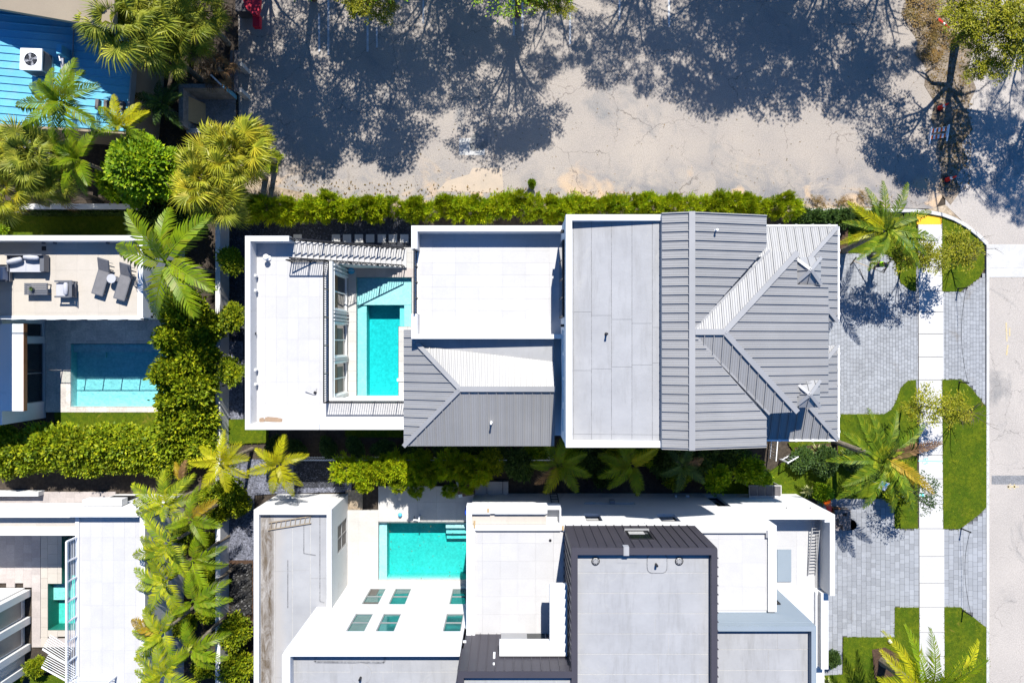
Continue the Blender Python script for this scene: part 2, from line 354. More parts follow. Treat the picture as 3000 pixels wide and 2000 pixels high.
def glassmat():
    m, N, L, b = newmat('clear_rail_glass'); N.remove(b)
    tr = N.new('ShaderNodeBsdfTransparent'); tr.inputs[0].default_value = (.95,.985,.985,1); gl = N.new('ShaderNodeBsdfGlossy'); gl.inputs['Roughness'].default_value = 0.02
    ms = N.new('ShaderNodeMixShader'); ms.inputs[0].default_value = 0.06; L.new(tr.outputs[0], ms.inputs[1]); L.new(gl.outputs[0], ms.inputs[2])
    L.new(ms.outputs[0], N['Material Output'].inputs[0]); return m
M['clear'] = glassmat()
# ------------------------------------------------------------------ builders
TILE = {}
def tile_floor(parent, x0, y0, x1, y1, z, tw, th, mat, ox=0.0, oy=0.0, gap=0.012, t=0.02, stagger=0.0, name='floor_tile', skip=None, box=None):
    """individual tiles on a slab top at z; full tiles share one mesh"""
    nx0 = math.floor((x0-ox)/tw); nx1 = math.ceil((x1-ox)/tw)
    for i in range(nx0, nx1):
        off = oy + (stagger*th if i % 2 else 0)
        for j in range(math.floor((y0-off)/th), math.ceil((y1-off)/th)):
            a0, a1 = max(x0, ox+i*tw)+gap/2, min(x1, ox+(i+1)*tw)-gap/2
            b0, b1 = max(y0, off+j*th)+gap/2, min(y1, off+(j+1)*th)-gap/2
            if a1-a0 < 0.05 or b1-b0 < 0.05: continue
            if skip and skip((a0+a1)/2, (b0+b1)/2): continue
            k = (round(a1-a0, 3), round(b1-b0, 3), t, name)
            if k not in TILE:
                TILE[k] = MB().box(-k[0]/2, -k[1]/2, 0, k[0]/2, k[1]/2, t).mesh(name)
            obj(name, TILE[k], mat, parent, ((a0+a1)/2, (b0+b1)/2, z + random.uniform(-.0015, .0015)))
def roof_plane(parent, poly, zf, seam, spacing, mat, phase=0.0, rib=0.066, deck=0.16, name='roof_panel', pencil=True, Mx=None):
    """standing-seam roof slope: a deck, and one part per pan, each with its raised seam and pencil ribs"""
    ax = 1 if seam == 'x' else 0
    obj('roof_deck', MB(Mx).prism(poly, lambda x, y: zf(x, y)-deck, zf), M['metalcap'] if mat is M['metal'] else mat, parent)
    lo = min(p[ax] for p in poly); hi = max(p[ax] for p in poly)
    k0 = math.floor((lo-phase)/spacing)
    if pencil: us = (0, .20, .235, .27, .47, .505, .54, .74, .775, .81, 1); hs = (0, 0, .014, 0, 0, .014, 0, 0, .014, 0, 0)
    else: us = (0, 1); hs = (0, 0)
    k = k0
    while phase + k*spacing < hi:
        a = phase + k*spacing; mb = MB(Mx)
        for u0, u1, h0, h1 in zip(us, us[1:], hs, hs[1:]):
            c = clip(poly, ax, a+u0*spacing, a+u1*spacing)
            if len(c) < 3 or area(c) < 1e-4: continue
            s = 0
            c = c if sum(c[i-1][0]*c[i][1]-c[i][0]*c[i-1][1] for i in range(len(c))) > 0 else c[::-1]
            mb.face([(x, y, zf(x, y) + .022 + h0 + (h1-h0)*(( (x, y)[ax]-(a+u0*spacing))/((u1-u0)*spacing))) for x, y in c])
        c = clip(poly, ax, a, a+0.034)
        if len(c) >= 3 and area(c) > 1e-4: mb.prism(c, lambda x, y: zf(x, y)+.004, lambda x, y: zf(x, y)+.022+rib)
        if mb.f: obj(name, mb, mat, parent)
        k += 1
def beam_part(name, p0, p1, wd, ht, mat, parent): return obj(name, MB().beam(p0, p1, wd, ht), mat, parent)
def wall_holes(parent, axis, pos, u0, u1, z0, z1, holes, t, mat, inward, name='wall'):
    """a wall sheet of thickness t whose outer face lies at pos on the axis; inward is the sign of the way in; holes (ua,ub,za,zb)"""
    us = sorted({u0, u1, *[h[0] for h in holes], *[h[1] for h in holes]}); zs = sorted({z0, z1, *[h[2] for h in holes], *[h[3] for h in holes]})
    def P(u, d, z): return (u, pos+inward*d, z) if axis == 'y' else (pos+inward*d, u, z)
    mb = MB()
    for a, b in zip(us, us[1:]):
        for c, d in zip(zs, zs[1:]):
            mu, mz = (a+b)/2, (c+d)/2
            if any(h[0] < mu < h[1] and h[2] < mz < h[3] for h in holes): continue
            mb.face([P(a,0,c), P(b,0,c), P(b,0,d), P(a,0,d)])
    for a, b, c, d in holes:
        mb.face([P(a,0,c), P(a,t,c), P(a,t,d), P(a,0,d)]); mb.face([P(b,0,c), P(b,t,c), P(b,t,d), P(b,0,d)])
        mb.face([P(a,0,c), P(b,0,c), P(b,t,c), P(a,t,c)]); mb.face([P(a,0,d), P(b,0,d), P(b,t,d), P(a,t,d)])
    # ends and back rim, so the sheet has its thickness
    mb.face([P(u0,0,z0), P(u0,t,z0), P(u0,t,z1), P(u0,0,z1)]); mb.face([P(u1,0,z0), P(u1,t,z0), P(u1,t,z1), P(u1,0,z1)])
    mb.face([P(u0,0,z1), P(u1,0,z1), P(u1,t,z1), P(u0,t,z1)])
    return obj(name, mb, mat, parent)
def window(parent, axis, pos, inward, u0, u1, z0, z1, glass, frame, depth=0.12, bars_z=(), bars_u=(), fw=0.05, label=None, blind=None):
    """window part: a frame, with its pane (and blind) as sub-parts, set depth inside the wall face"""
    def B(mb, a, b, d0, d1, c, d):
        if axis == 'y': mb.box(a, pos+inward*d0, c, b, pos+inward*d1, d)
        else: mb.box(pos+inward*d0, a, c, pos+inward*d1, b, d)
    f = MB()
    B(f, u0, u1, depth-.05, depth+.03, z0, z0+fw); B(f, u0, u1, depth-.05, depth+.03, z1-fw, z1)
    B(f, u0, u0+fw, depth-.05, depth+.03, z0+fw, z1-fw); B(f, u1-fw, u1, depth-.05, depth+.03, z0+fw, z1-fw)
    for b in bars_z: B(f, u0+fw, u1-fw, depth-.04, depth+.02, b-fw/2, b+fw/2)
    for b in bars_u: B(f, b-fw/2, b+fw/2, depth-.035, depth+.015, z0+fw, z1-fw)
    o = obj('window', f, frame, parent, label=label)
    g = MB(); B(g, u0+.01, u1-.01, depth, depth+.02, z0+.01, z1-.01); obj('pane', g, glass, o)
    for (ua, ub, za, zb, mt) in (blind or ()):
        g = MB(); B(g, ua, ub, depth-.012, depth-.004, za, zb); obj('blind', g, mt, o)
    return o
BAL = {}
def railing(parent, p0, p1, h=0.95, spacing=0.13, post=1.5, mat=None, bar=0.026, name='railing', pairs=False, rails=0.058, low=0.09):
    """steel railing from p0 to p1 (floor points): rails and posts are one part, every baluster a part of the railing"""
    mat = mat or M['black']; p0 = Vector(p0); p1 = Vector(p1); L_ = (p1-p0).xy.length
    up = Vector((0, 0, 1)); mb = MB()
    mb.beam(p0+up*h, p1+up*h, rails, rails); mb.beam(p0+up*low, p1+up*low, rails*.7, rails*.7)
    n = max(1, round(L_/post))
    for i in range(n+1):
        p = p0.lerp(p1, i/n); mb.box(p.x-.025, p.y-.025, p.z, p.x+.025, p.y+.025, p.z+h-.02)
        mb.box(p.x-.05, p.y-.05, p.z+.002, p.x+.05, p.y+.05, p.z+.014)
    r = obj(name, mb, mat, parent); WL[r] = Vector((0, 0, 0))
    m = int(L_/spacing); k = (round(h, 2), bar)
    if k not in BAL: BAL[k] = MB().box(-bar/2, -bar/2, low, bar/2, bar/2, h-.01).mesh('baluster')
    for i in range(1, m):
        p = p0.lerp(p1, i/m); obj('baluster', BAL[k], mat, r, p)
    return r
def pool(parent, rects, z, wz, mat_water, wall=None, floor=None):
    """basin from rectangles (x0,y0,x1,y1,depth) below rim z, filled to wz"""
    xs = sorted({v for r in rects for v in (r[0], r[2])}); ys = sorted({v for r in rects for v in (r[1], r[3])})
    def dep(x, y):
        d = 0
        for r in rects:
            if r[0] < x < r[2] and r[1] < y < r[3]: d = r[4]        # later rectangles win
        return d
    nx, ny = len(xs)-1, len(ys)-1
    D = [[dep((xs[i]+xs[i+1])/2, (ys[j]+ys[j+1])/2) for j in range(ny)] for i in range(nx)]
    g = lambda i, j: D[i][j] if 0 <= i < nx and 0 <= j < ny else 0
    b, wall_b, wt = MB(), MB(), MB()
    cx = sum(xs)/len(xs); cy = sum(ys)/len(ys)
    wt.M = Matrix.Translation((cx, cy, 0)) @ Matrix.Diagonal((1.003, 1.003, 1, 1)) @ Matrix.Translation((-cx, -cy, 0))
    for i in range(nx):
        for j in range(ny):
            d = D[i][j]
            if d <= 0: continue
            x0, x1, y0, y1 = xs[i], xs[i+1], ys[j], ys[j+1]
            b.face([(x0,y0,z-d), (x1,y0,z-d), (x1,y1,z-d), (x0,y1,z-d)])
            wt.face([(x0,y0,wz), (x1,y0,wz), (x1,y1,wz), (x0,y1,wz)]); wt.face([(x0,y1,z-d-.01), (x1,y1,z-d-.01), (x1,y0,z-d-.01), (x0,y0,z-d-.01)])
            for di, dj, pa, pb in ((-1,0,(x0,y0),(x0,y1)), (1,0,(x1,y1),(x1,y0)), (0,-1,(x1,y0),(x0,y0)), (0,1,(x0,y1),(x1,y1))):
                e = g(i+di, j+dj)
                if e < d:
                    t_ = z-e if e > 0 else z-.001; q = b if e > 0 else wall_b
                    q.face([(*pa, z-d), (*pb, z-d), (*pb, t_), (*pa, t_)])
                    tw = wz if e <= 0 else z-e-.01
                    wt.face([(*pa, tw), (*pb, tw), (*pb, z-d-.01), (*pa, z-d-.01)])
    obj('basin', b, floor or M['plaster'], parent); obj('pool_wall', wall_b, wall or M['plaster'], parent)
    obj('water', wt, mat_water, parent)
def ladder(name, label, p0, p1, wd, mat, rungs, group=None, side=(0, 1, 0)):
    p0 = Vector(p0); p1 = Vector(p1); s = Vector(side).normalized()*wd/2
    t = thing(name, label, 'ladder', p0, group)
    for sg in (-1, 1): obj('rail', MB().beam(p0+s*sg, p1+s*sg, .045, .07), mat, t)
    m = None
    for i in range(rungs):
        c = p0.lerp(p1, (i+.6)/rungs); 
        if m is None: m = MB().beam(-s, s, .035, .035).mesh('rung')
        obj('rung', m, mat, t, c)
    return t
def paving(parent, poly, z, cw, lens, mat, t=0.05, gap=0.012, limit=300, name='paver', axis='y', seed=3):
    """running-bond pavers in columns; the first `limit` are parts, the rest one joined part"""
    rnd = random.Random(seed)
    xs = [p[0] for p in poly]; ys = [p[1] for p in poly]; n = 0; rest = MB(); cache = {}
    x = min(xs); ci = 0
    cells = []
    while x < max(xs):
        y = min(ys) - rnd.random()*lens[0]
        while y < max(ys):
            l = rnd.choice(lens); a0, a1 = max(x, min(xs)), min(x+cw, max(xs)); b0, b1 = max(y, min(ys)), min(y+l, max(ys)); y += l
            if a1-a0 < .06 or b1-b0 < .05 or not inside(((a0+a1)/2, (b0+b1)/2), poly): continue
            cells.append((a0+gap/2, b0+gap/2, a1-gap/2, b1-gap/2))
        x += cw
    for a0, b0, a1, b1 in cells:
        dz = rnd.uniform(-.003, .003)
        if n < limit:
            k = (round(a1-a0, 2), round(b1-b0, 2))
            if k not in cache: cache[k] = MB().box(-k[0]/2, -k[1]/2, 0, k[0]/2, k[1]/2, t).mesh(name)
            obj(name, cache[k], mat, parent, ((a0+a1)/2, (b0+b1)/2, z-t+dz)); n += 1
        else: rest.box(a0, b0, z-t, a1, b1, z+dz)
    if rest.f: obj('small_pavers' if limit == 0 else 'further_pavers', rest, M['paver_i'], parent, kind='stuff')
def island_variant():
    m, N, L, b = newmat('grey_paver_joined'); p = world_pos(N); g = N.new('ShaderNodeNewGeometry')
    c = mix(N, L, ramp(N, L, noise(N, L, p, 0.5, 4), .35, .7), (.275,.285,.30), (.24,.247,.258))
    mr = N.new('ShaderNodeMapRange'); mr.inputs[3].default_value = .87; mr.inputs[4].default_value = 1.12; L.new(g.outputs['Random Per Island'], mr.inputs[0])
    cc = N.new('ShaderNodeCombineColor'); [L.new(mr.outputs[0], cc.inputs[i]) for i in range(3)]
    c = mix(N, L, 1.0, c, cc.outputs[0], 'MULTIPLY')
    c = mix(N, L, ramp(N, L, noise(N, L, p, 0.45, 6, .7, .8), .62, .76), c, (.19,.178,.165))
    L.new(c, b.inputs['Base Color']); b.inputs['Roughness'].default_value = .75; bumped(N, L, b, noise(N, L, p, 20, 2), .2, .02); return m
M['paver_i'] = island_variant()

# ------------------------------------------------------------------ foliage
def crown_mesh(name, seed, clumps, per, cr, ll, lw, flat=1.0, spiky=0.0, shell=0.55):
    """crown of unit radius: leaves gathered in clumps near the outside, gaps between them"""
    rnd = random.Random(seed); v = []; f = []
    for c in range(clumps):
        while True:
            d = Vector((rnd.gauss(0,1), rnd.gauss(0,1), rnd.gauss(0,1)))
            if d.length > .1: break
        d.normalize()
        if d.z < -0.35: d.z *= -0.6
        rr = (shell + (1-shell)*rnd.random()**0.6) * (0.82 + .18*rnd.random())
        cc = d*rr; cs = cr*rnd.uniform(.65, 1.25)
        ax = (d + Vector((0,0,.5)) + Vector((rnd.uniform(-.4,.4), rnd.uniform(-.4,.4), 0))).normalized()
        for k in range(per):
            o = Vector((rnd.gauss(0,.5), rnd.gauss(0,.5), rnd.gauss(0,.42)))
            p = cc + o*cs
            if spiky:
                p = cc + ax*cs*rnd.uniform(-.3, 1.2)*1.1 + o*cs*.45
            dirv = (o.normalized() if o.length > .01 else ax)*.7 + ax*(.5+spiky) + Vector((rnd.uniform(-.5,.5), rnd.uniform(-.5,.5), rnd.uniform(-.5,.4)))
            dirv.normalize()
            nrm = (d*.5 + Vector((0,0,.8)) + Vector((rnd.uniform(-.8,.8), rnd.uniform(-.8,.8), rnd.uniform(-.3,.5))))
            s = dirv.cross(nrm)
            if s.length < .05: continue
            s.normalize(); l = ll*rnd.uniform(.7, 1.3); w_ = lw*rnd.uniform(.7, 1.3)*.5
            i = len(v)
            for q in (p, p+dirv*l*.45+s*w_, p+dirv*l-Vector((0,0,l*.12)), p+dirv*l*.45-s*w_):
                v.append((q.x, q.y, q.z*flat))
            f.append((i, i+1, i+2, i+3))
    m = bpy.data.meshes.new(name); m.from_pydata(v, [], f); m.update(); return m
CR = {
 'round': [crown_mesh('leaves', s, 110, 42, .25, .19, .115) for s in (1, 2, 3)],
 'fine': [crown_mesh('leaves', s, 95, 36, .27, .30, .062, spiky=.75) for s in (4, 5, 6)],
 'small': [crown_mesh('leaves', s, 70, 42, .30, .24, .13) for s in (7, 8)],
 'tree': [crown_mesh('leaves', s, 190, 62, .17, .085, .046, flat=.75, shell=.35) for s in (9, 10, 11)],
 'sparse': [crown_mesh('leaves', s, 75, 30, .19, .105, .060, flat=.8, shell=.3) for s in (12, 13)],
 'thin': [crown_mesh('leaves', s, 46, 26, .20, .10, .055, flat=.7, shell=.3) for s in (14, 15)],
}
rf = random.Random(21)
def crown_part(parent, kind, c, rx, ry, rz, mat, name='crown', i=None):
    ms = CR[kind]; m = ms[(rf.randrange(len(ms)) if i is None else i) % len(ms)]
    return obj(name, m, mat, parent, c, rot=(0, 0, rf.uniform(0, 6.28)), scale=(rx, ry, rz))
def limb_mesh(h, spread, top, n, r0, seed):
    rnd = random.Random(seed); mb = MB(); fork = h*rnd.uniform(.38, .5)
    mb.tube([(0,0,-.1), (rnd.uniform(-.05,.05), rnd.uniform(-.05,.05), fork*.5), (0,0,fork)], [r0*1.15, r0*.9, r0*.75], 8)
    for k in range(n):
        a = 2*math.pi*k/n + rnd.uniform(-.4, .4); s = spread*rnd.uniform(.6, 1.0); zt = fork+(top-fork)*rnd.uniform(.55, 1)
        pts = [(0,0,fork*rnd.uniform(.85,1))]
        for t in (.35, .7, 1): pts.append((math.cos(a)*s*t+rnd.uniform(-.2,.2)*spread*.3, math.sin(a)*s*t+rnd.uniform(-.2,.2)*spread*.3, fork+(zt-fork)*t**.8))
        mb.tube(pts, [r0*.5, r0*.36, r0*.22, r0*.06], 6)
        for q in range(3):
            b0 = Vector(pts[1+q % 2]).lerp(Vector(pts[2+q % 2]), rnd.random()); a2 = a+rnd.uniform(-1.1, 1.1); s2 = spread*rnd.uniform(.3, .6)
            b1 = b0+Vector((math.cos(a2)*s2*.5, math.sin(a2)*s2*.5, s2*.3)); b2 = b0+Vector((math.cos(a2)*s2, math.sin(a2)*s2, s2*rnd.uniform(.25,.7)))
            mb.tube([b0, b1, b2], [r0*.22, r0*.14, r0*.03], 5)
    return mb
def tree(name, label, base, h, rad, kind, mat, cat='tree', group=None, lean=(0, 0), trunk=None, n=6, r0=None, seed=None, flat=.8, parts=1):
    seed = seed if seed is not None else rf.randrange(9999)
    t = thing(name, label, cat, base, group); b = Vector(base)
    obj('trunk', limb_mesh(h*.85, rad*.8, h*.95, n, r0 or h*.022, seed), M['trunk'], t, b)
    cz = h - rad*flat*.75
    crown_part(t, kind, b+Vector((lean[0], lean[1], cz)), rad, rad, rad*flat, mat)
    return t
def shrub(name, label, c, rx, ry, h, kind, mat, group=None, z0=0.0, cat='shrub', stem=True):
    """bush on the ground: a stem and a crown that starts near the soil"""
    t = thing(name, label, cat, (c[0], c[1], z0), group)
    if stem: obj('stem', MB().tube([(c[0], c[1], z0), (c[0]+.03, c[1], z0+h*.5)], [.05, .025], 6), M['trunk'], t)
    crown_part(t, kind, (c[0], c[1], z0+h*.52), rx, ry, h*.5, mat, 'foliage')
    return t
def frond_mesh(seed, droop, n=34, width=.28, lw=.034, lift=.25):
    """pinnate frond of unit length along +x, arching over, leaflets folded down on both sides"""
    rnd = random.Random(seed); mb = MB()
    def ax(t): return Vector((t*(1-.10*droop*t), .03*math.sin(t*2+seed), lift*t - droop*t*t*.62))
    mb.tube([ax(i/8) for i in range(9)], [.016*(1-.85*i/8) for i in range(9)], 5, False)
    for sgn in (-1, 1):
        for i in range(n):
            t = .10 + .90*(i+rnd.uniform(-.25,.25))/n; p = ax(t); d = (ax(min(t+.03, 1.03))-ax(t-.02)).normalized()
            side = d.cross(Vector((0,0,1))); side.normalize(); side *= sgn; up = side.cross(d)*sgn
            a = R(66 - 38*t + rnd.uniform(-7, 7)); l = width*(math.sin(math.pi*min(1, .18+.80*t))**.6)*rnd.uniform(.85, 1.1)
            dv = d*math.cos(a) + side*math.sin(a)
            m_ = p + dv*l*.55 + up*l*.10; e = p + dv*l*.98 + up*(-l*.16) + Vector((0, 0, -l*.18))
            wv = d*lw*.5*rnd.uniform(.8, 1.2)
            k = [mb.pt(q) for q in (p-wv*.5, p+wv*.5, m_+wv, m_-wv, e)]
            mb.f += [[k[0], k[1], k[2], k[3]], [k[3], k[2], k[4]]]
    return mb.mesh('frond')
FR = [frond_mesh(i, d) for i, d in enumerate((.55, .85, 1.1, 1.3))]
FRW = [frond_mesh(20+i, d, 40, .18, .022) for i, d in enumerate((.45, .8, 1.1))]          # long slim fronds (date and coconut palms)
def fan_mesh(seed):
    """costapalmate fan leaf: stalk, then narrow segments radiating and drooping at their tips"""
    rnd = random.Random(seed); mb = MB()
    mb.tube([(0,0,0), (.32,0,.05), (.60,0,.02)], [.014, .010, .008], 5, False)
    n = 34
    for i in range(n):
        a = R(-140 + 280*i/(n-1) + rnd.uniform(-3, 3)); l = (.46 - .10*abs(a)/2.4)*rnd.uniform(.85, 1.1)
        o = Vector((.60, 0, .02)); d = Vector((math.cos(a), math.sin(a), .10 - .12*abs(math.sin(a)))); s = Vector((-math.sin(a), math.cos(a), 0))*.0145
        m_ = o + d*l*.6; e = o + d*l + Vector((0, 0, -l*rnd.uniform(.22, .5)))
        k = [mb.pt(q) for q in (o-s*.2, o+s*.2, m_+s+Vector((0,0,.02*(i%2))), m_-s-Vector((0,0,.02*(i%2))), e)]
        mb.f += [[k[0], k[1], k[2], k[3]], [k[3], k[2], k[4]]]
    return mb.mesh('fan_leaf')
FAN = [fan_mesh(i) for i in range(3)]
def palm(name, label, crown, length, yaws, mat, group=None, kind='pinnate', trunk_r=.11, base=None, seed=0, upright=3, mats=None, cat='palm', tilt=(8, 30), shaft=True):
    """crown: world point of the heart; yaws in degrees (photo: 0 right, 90 up); each frond a part. base: foot of the trunk"""
    rnd = random.Random(seed+int(crown[0]*10)); c = Vector(crown); b = Vector(base) if base else Vector((c.x, c.y, 0))
    t = thing(name, label, cat, b, group)
    mid = b.lerp(c, .5) + Vector((0, 0, 0))
    obj('trunk', MB().tube([b-Vector((0,0,.1)), b.lerp(c, .15), mid, c], [trunk_r*1.35, trunk_r, trunk_r*.9, trunk_r*.75], 10), M['palmtrunk'], t)
    if shaft: obj('crownshaft', MB().tube([c-Vector((0,0,.55)), c-Vector((0,0,.1)), c+Vector((0,0,.25))], [trunk_r*.95, trunk_r*.8, trunk_r*.3], 8), mat, t)
    src = FR if kind == 'pinnate' else FRW if kind == 'slim' else FAN
    for i, y in enumerate(yaws):
        p = rnd.uniform(*tilt); m = src[rnd.randrange(len(src))]; l = length*rnd.uniform(.9, 1.1)
        mm = mat if not mats else mats.get(i, mat)
        obj('frond', m, mm, t, c+Vector((0,0,rnd.uniform(-.05,.12))), rot=Euler((rnd.uniform(-.25,.25), -R(p), R(y+rnd.uniform(-5,5))), 'XYZ'), scale=l)
    for i in range(upright):
        obj('frond', src[0], mat, t, c+Vector((0,0,.15)), rot=Euler((0, -R(rnd.uniform(52, 75)), R(rnd.uniform(0,360))), 'XYZ'), scale=length*rnd.uniform(.6,.85))
    return t
def fan_palm(label, crown, r, mat, n=30, group=None, seed=0, tr=.15, name='fan_palm'):
    rnd = random.Random(seed); c = Vector(crown); t = thing(name, label, 'palm', (c.x, c.y, 0), group)
    obj('trunk', MB().tube([(c.x,c.y,-.1), (c.x,c.y,c.z*.5), c], [tr*1.3, tr, tr*.9], 10), M['palmtrunk'], t)
    for i in range(n):
        y = i*137.5 + rnd.uniform(-10, 10); f = i/n; p = 68*(1-f)**1.3 - 38*f + rnd.uniform(-14, 14)
        mt = mat if not (f > .93) else M['palmdead']
        obj('fan_leaf', FAN[i % 3], mt, t, c+Vector((0,0,rnd.uniform(-.1,.15))), rot=Euler((rnd.uniform(-.5,.5), -R(p), R(y)), 'XYZ'), scale=r*rnd.uniform(.75, 1.15)*(1.0 if f > .25 else .8))
    return t
def tuft(label, c, r, mat, n=26, h=.5, name='grass_clump', cat='plant', group=None, z0=0.0, width=.05):
    """strappy plant: blades springing from the foot"""
    rnd = random.Random(int(c[0]*37+c[1]*11)); mb = MB()
    for i in range(n):
        a = rnd.uniform(0, 6.28); l = r*rnd.uniform(.6, 1.15); hh = h*rnd.uniform(.5, 1.1); d = Vector((math.cos(a), math.sin(a), 0)); s = Vector((-d.y, d.x, 0))*width*.5
        p0 = Vector((c[0], c[1], z0)) + d*.04; p1 = p0 + d*l*.5 + Vector((0,0,hh)); p2 = p0 + d*l + Vector((0,0,hh*.6))
        k = [mb.pt(q) for q in (p0-s*.5, p0+s*.5, p1+s, p1-s, p2)]; mb.f += [[k[0],k[1],k[2],k[3]], [k[3],k[2],k[4]]]
    return obj(name, mb, mat, None, label=label, cat=cat, group=group)
def scatter_blades(name, poly, z, per_m2, size, mat, seed, kind='stuff', parent=None, flat=False):
    rnd = random.Random(seed); xs = [p[0] for p in poly]; ys = [p[1] for p in poly]; v = []; f = []
    n = int(per_m2*(max(xs)-min(xs))*(max(ys)-min(ys)))
    for _ in range(n):
        x, y = rnd.uniform(min(xs), max(xs)), rnd.uniform(min(ys), max(ys))
        if not inside((x, y), poly): continue
        a = rnd.uniform(0, 6.28); l = size*rnd.uniform(.6, 1.3); i = len(v); c, s_ = math.cos(a), math.sin(a)
        if flat: q = ((x-c*l, y-s_*l, z), (x-s_*l*.4, y+c*l*.4, z+l*.25), (x+c*l, y+s_*l, z+.01), (x+s_*l*.4, y-c*l*.4, z+l*.15)); v += q; f.append((i,i+1,i+2,i+3))
        else:
            w_ = l*.22; v += ((x-s_*w_, y+c*w_, z-.01), (x+s_*w_, y-c*w_, z-.01), (x+c*l*.9, y+s_*l*.9, z+l*.7)); f.append((i,i+1,i+2))
    m = bpy.data.meshes.new(name); m.from_pydata(v, [], f); m.update()
    return obj(name, m, mat, parent, kind=kind)
# ------------------------------------------------------------------ pools (their holes are cut in the ground sheet)
P_MAIN = [(-9.45,2.24,-6.12,3.88,.30), (-9.45,-3.38,-6.91,2.24,1.35), (-9.45,-3.38,-8.93,2.22,.40), (-6.91,.93,-6.60,2.24,.55), (-6.60,.93,-6.12,2.24,.32)]
P_LOW = [(-8.11,-14.46,-2.40,-11.0,1.2), (-8.11,-14.46,-7.66,-11.0,.28), (-4.05,-11.40,-2.40,-11.0,.26), (-4.05,-11.80,-2.40,-11.40,.52), (-4.05,-12.2,-2.40,-11.80,.8)]
P_N1 = [(-26.85,-3.95,-19.6,-.15,.62), (-26.85,-.65,-19.6,-.15,.3), (-26.4,-1.0,-25.0,-.65,.45)]
P_N2 = [(-28.25,-17.55,-24.8,-14.75,1.0), (-28.25,-15.9,-27.55,-14.75,.5), (-27.4,-14.75,-24.8,-11.85,1.0)]
HOLES = [(-9.45,2.24,-6.12,3.88), (-9.45,-3.38,-6.91,2.24), (-6.91,.93,-6.12,2.24), (-8.11,-14.46,-2.40,-11.0), (-26.85,-3.95,-19.6,-.15), (-28.25,-17.55,-24.8,-14.75), (-27.4,-14.75,-24.8,-11.85)]
def sheet(name, x0, y0, x1, y1, z, mat, holes=(), kind='structure', parent=None, thick=0.0):
    xs = sorted({x0, x1, *[v for h in holes for v in (h[0], h[2]) if x0 < v < x1]}); ys = sorted({y0, y1, *[v for h in holes for v in (h[1], h[3]) if y0 < v < y1]})
    mb = MB()
    for a, b in zip(xs, xs[1:]):
        for c, d in zip(ys, ys[1:]):
            if any(h[0] < (a+b)/2 < h[2] and h[1] < (c+d)/2 < h[3] for h in holes): continue
            mb.face([(a,c,z), (b,c,z), (b,d,z), (a,d,z)])
    return obj(name, mb, mat, parent, kind=kind)
def inpool(x, y): return any(h[0] < x < h[2] and h[1] < y < h[3] for h in HOLES)
M['wash'] = surf('sand_wash', (.43,.345,.26), (.36,.30,.235), 1.0, 16, .1, .9)
M['brownsoil'] = surf('leafy_soil', (.26,.21,.16), (.10,.075,.05), 1.3, 8, .5, .95, .6)
# ------------------------------------------------------------------ the setting
sheet('ground', -140, -140, 140, 140, -.05, M['soil'], HOLES)
def flat(name, pts, z, mat, t=.06, kind='structure', parent=None, px=True):
    poly = pxpoly(pts, z) if px else pts
    return obj(name, MB().prism(poly, z-t, z), mat, parent, kind=kind)
# paved lot north of the hedge: joins the street on the right
lot = flat('parking_lot', [(692,-900),(2740,-900),(2740,150),(2770,560),(2740,612),(2300,600),(1500,598),(960,588),(800,560),(700,430)], .0, M['asphalt'], .04)
street = flat('street', [(2740,-900),(4600,-900),(4600,3600),(2893,3600),(2890,716),(2770,600),(2770,560),(2740,150)], .004, M['street'], .04)
flat('verge', [(690,380),(720,430),(800,545),(960,580),(1500,592),(2300,594),(2560,606),(2700,618),(2770,600),(2880,712),(2830,690),(2720,626),(2400,622),(700,600),(620,520)], .012, M['sand'], .05)
flat('dirt_strip', [(2640,-60),(2655,0),(2640,40),(2668,90),(2690,120),(2682,160),(2715,200),(2708,250),(2738,300),(2728,350),(2750,400),(2742,450),(2760,500),(2750,560),(2785,600),(2815,560),(2800,520),(2835,470),(2818,420),(2850,380),(2832,320),(2860,260),(2838,200),(2856,130),(2836,60),(2850,-60)], .016, M['brownsoil'], .05)
flat('patch', [(1345,455),(1420,455),(1420,405),(1345,405)], .006, M['concrete'], .03, parent=None)
flat('sandy_patch', [(1280,560),(1310,530),(1375,510),(1385,492),(1470,492),(1476,566)], .006, M['wash'], .03)
flat('oil_stained_patch', [(1378,440),(1392,444),(1412,440),(1430,425),(1428,395),(1405,388),(1385,395),(1375,415)], .010, M['mossconcrete'], .03)
for (a, y0, y1, wd) in ((935,40,152,6),(962,-40,162,6),(1077,55,152,6),(1104,80,140,5),(1240,-30,70,5),(1505,-30,105,6),(1531,-30,92,6),(1670,-40,130,6),(1815,-30,60,5),(1960,-30,80,6)):
    obj('parking_line', MB().box(X(a-wd/2), Y(y1), .004, X(a+wd/2), Y(y0), .008), M['paint'], lot)
obj('apron', MB().box(X(2895), Y(812), .004, X(3300), Y(716), .020), M['kerb'], street)
for y in (785,): obj('apron_joint', MB().box(X(2895), Y(786), .0205, X(3300), Y(784), .0215), M['concrete'], street)
for (x0, y0, x1, y1) in ((2905,1392,3100,1418),): obj('repair_band', MB().box(X(x0), Y(y1), .004, X(x1), Y(y0), .009), M['lap'], street)
for pts in ([(2948,945),(2950,1000)],[(2953,1010),(2949,1040)],[(2958,985),(2958,960)],[(2952,1425),(2985,1425)],[(2952,1425),(2962,1417)],[(2952,1425),(2962,1433)],[(2972,1418),(2972,1432)]):
    obj('survey_mark', MB().beam(W(*pts[0], .011), W(*pts[1], .011), .09, .004), M['yellowpaint'], street)
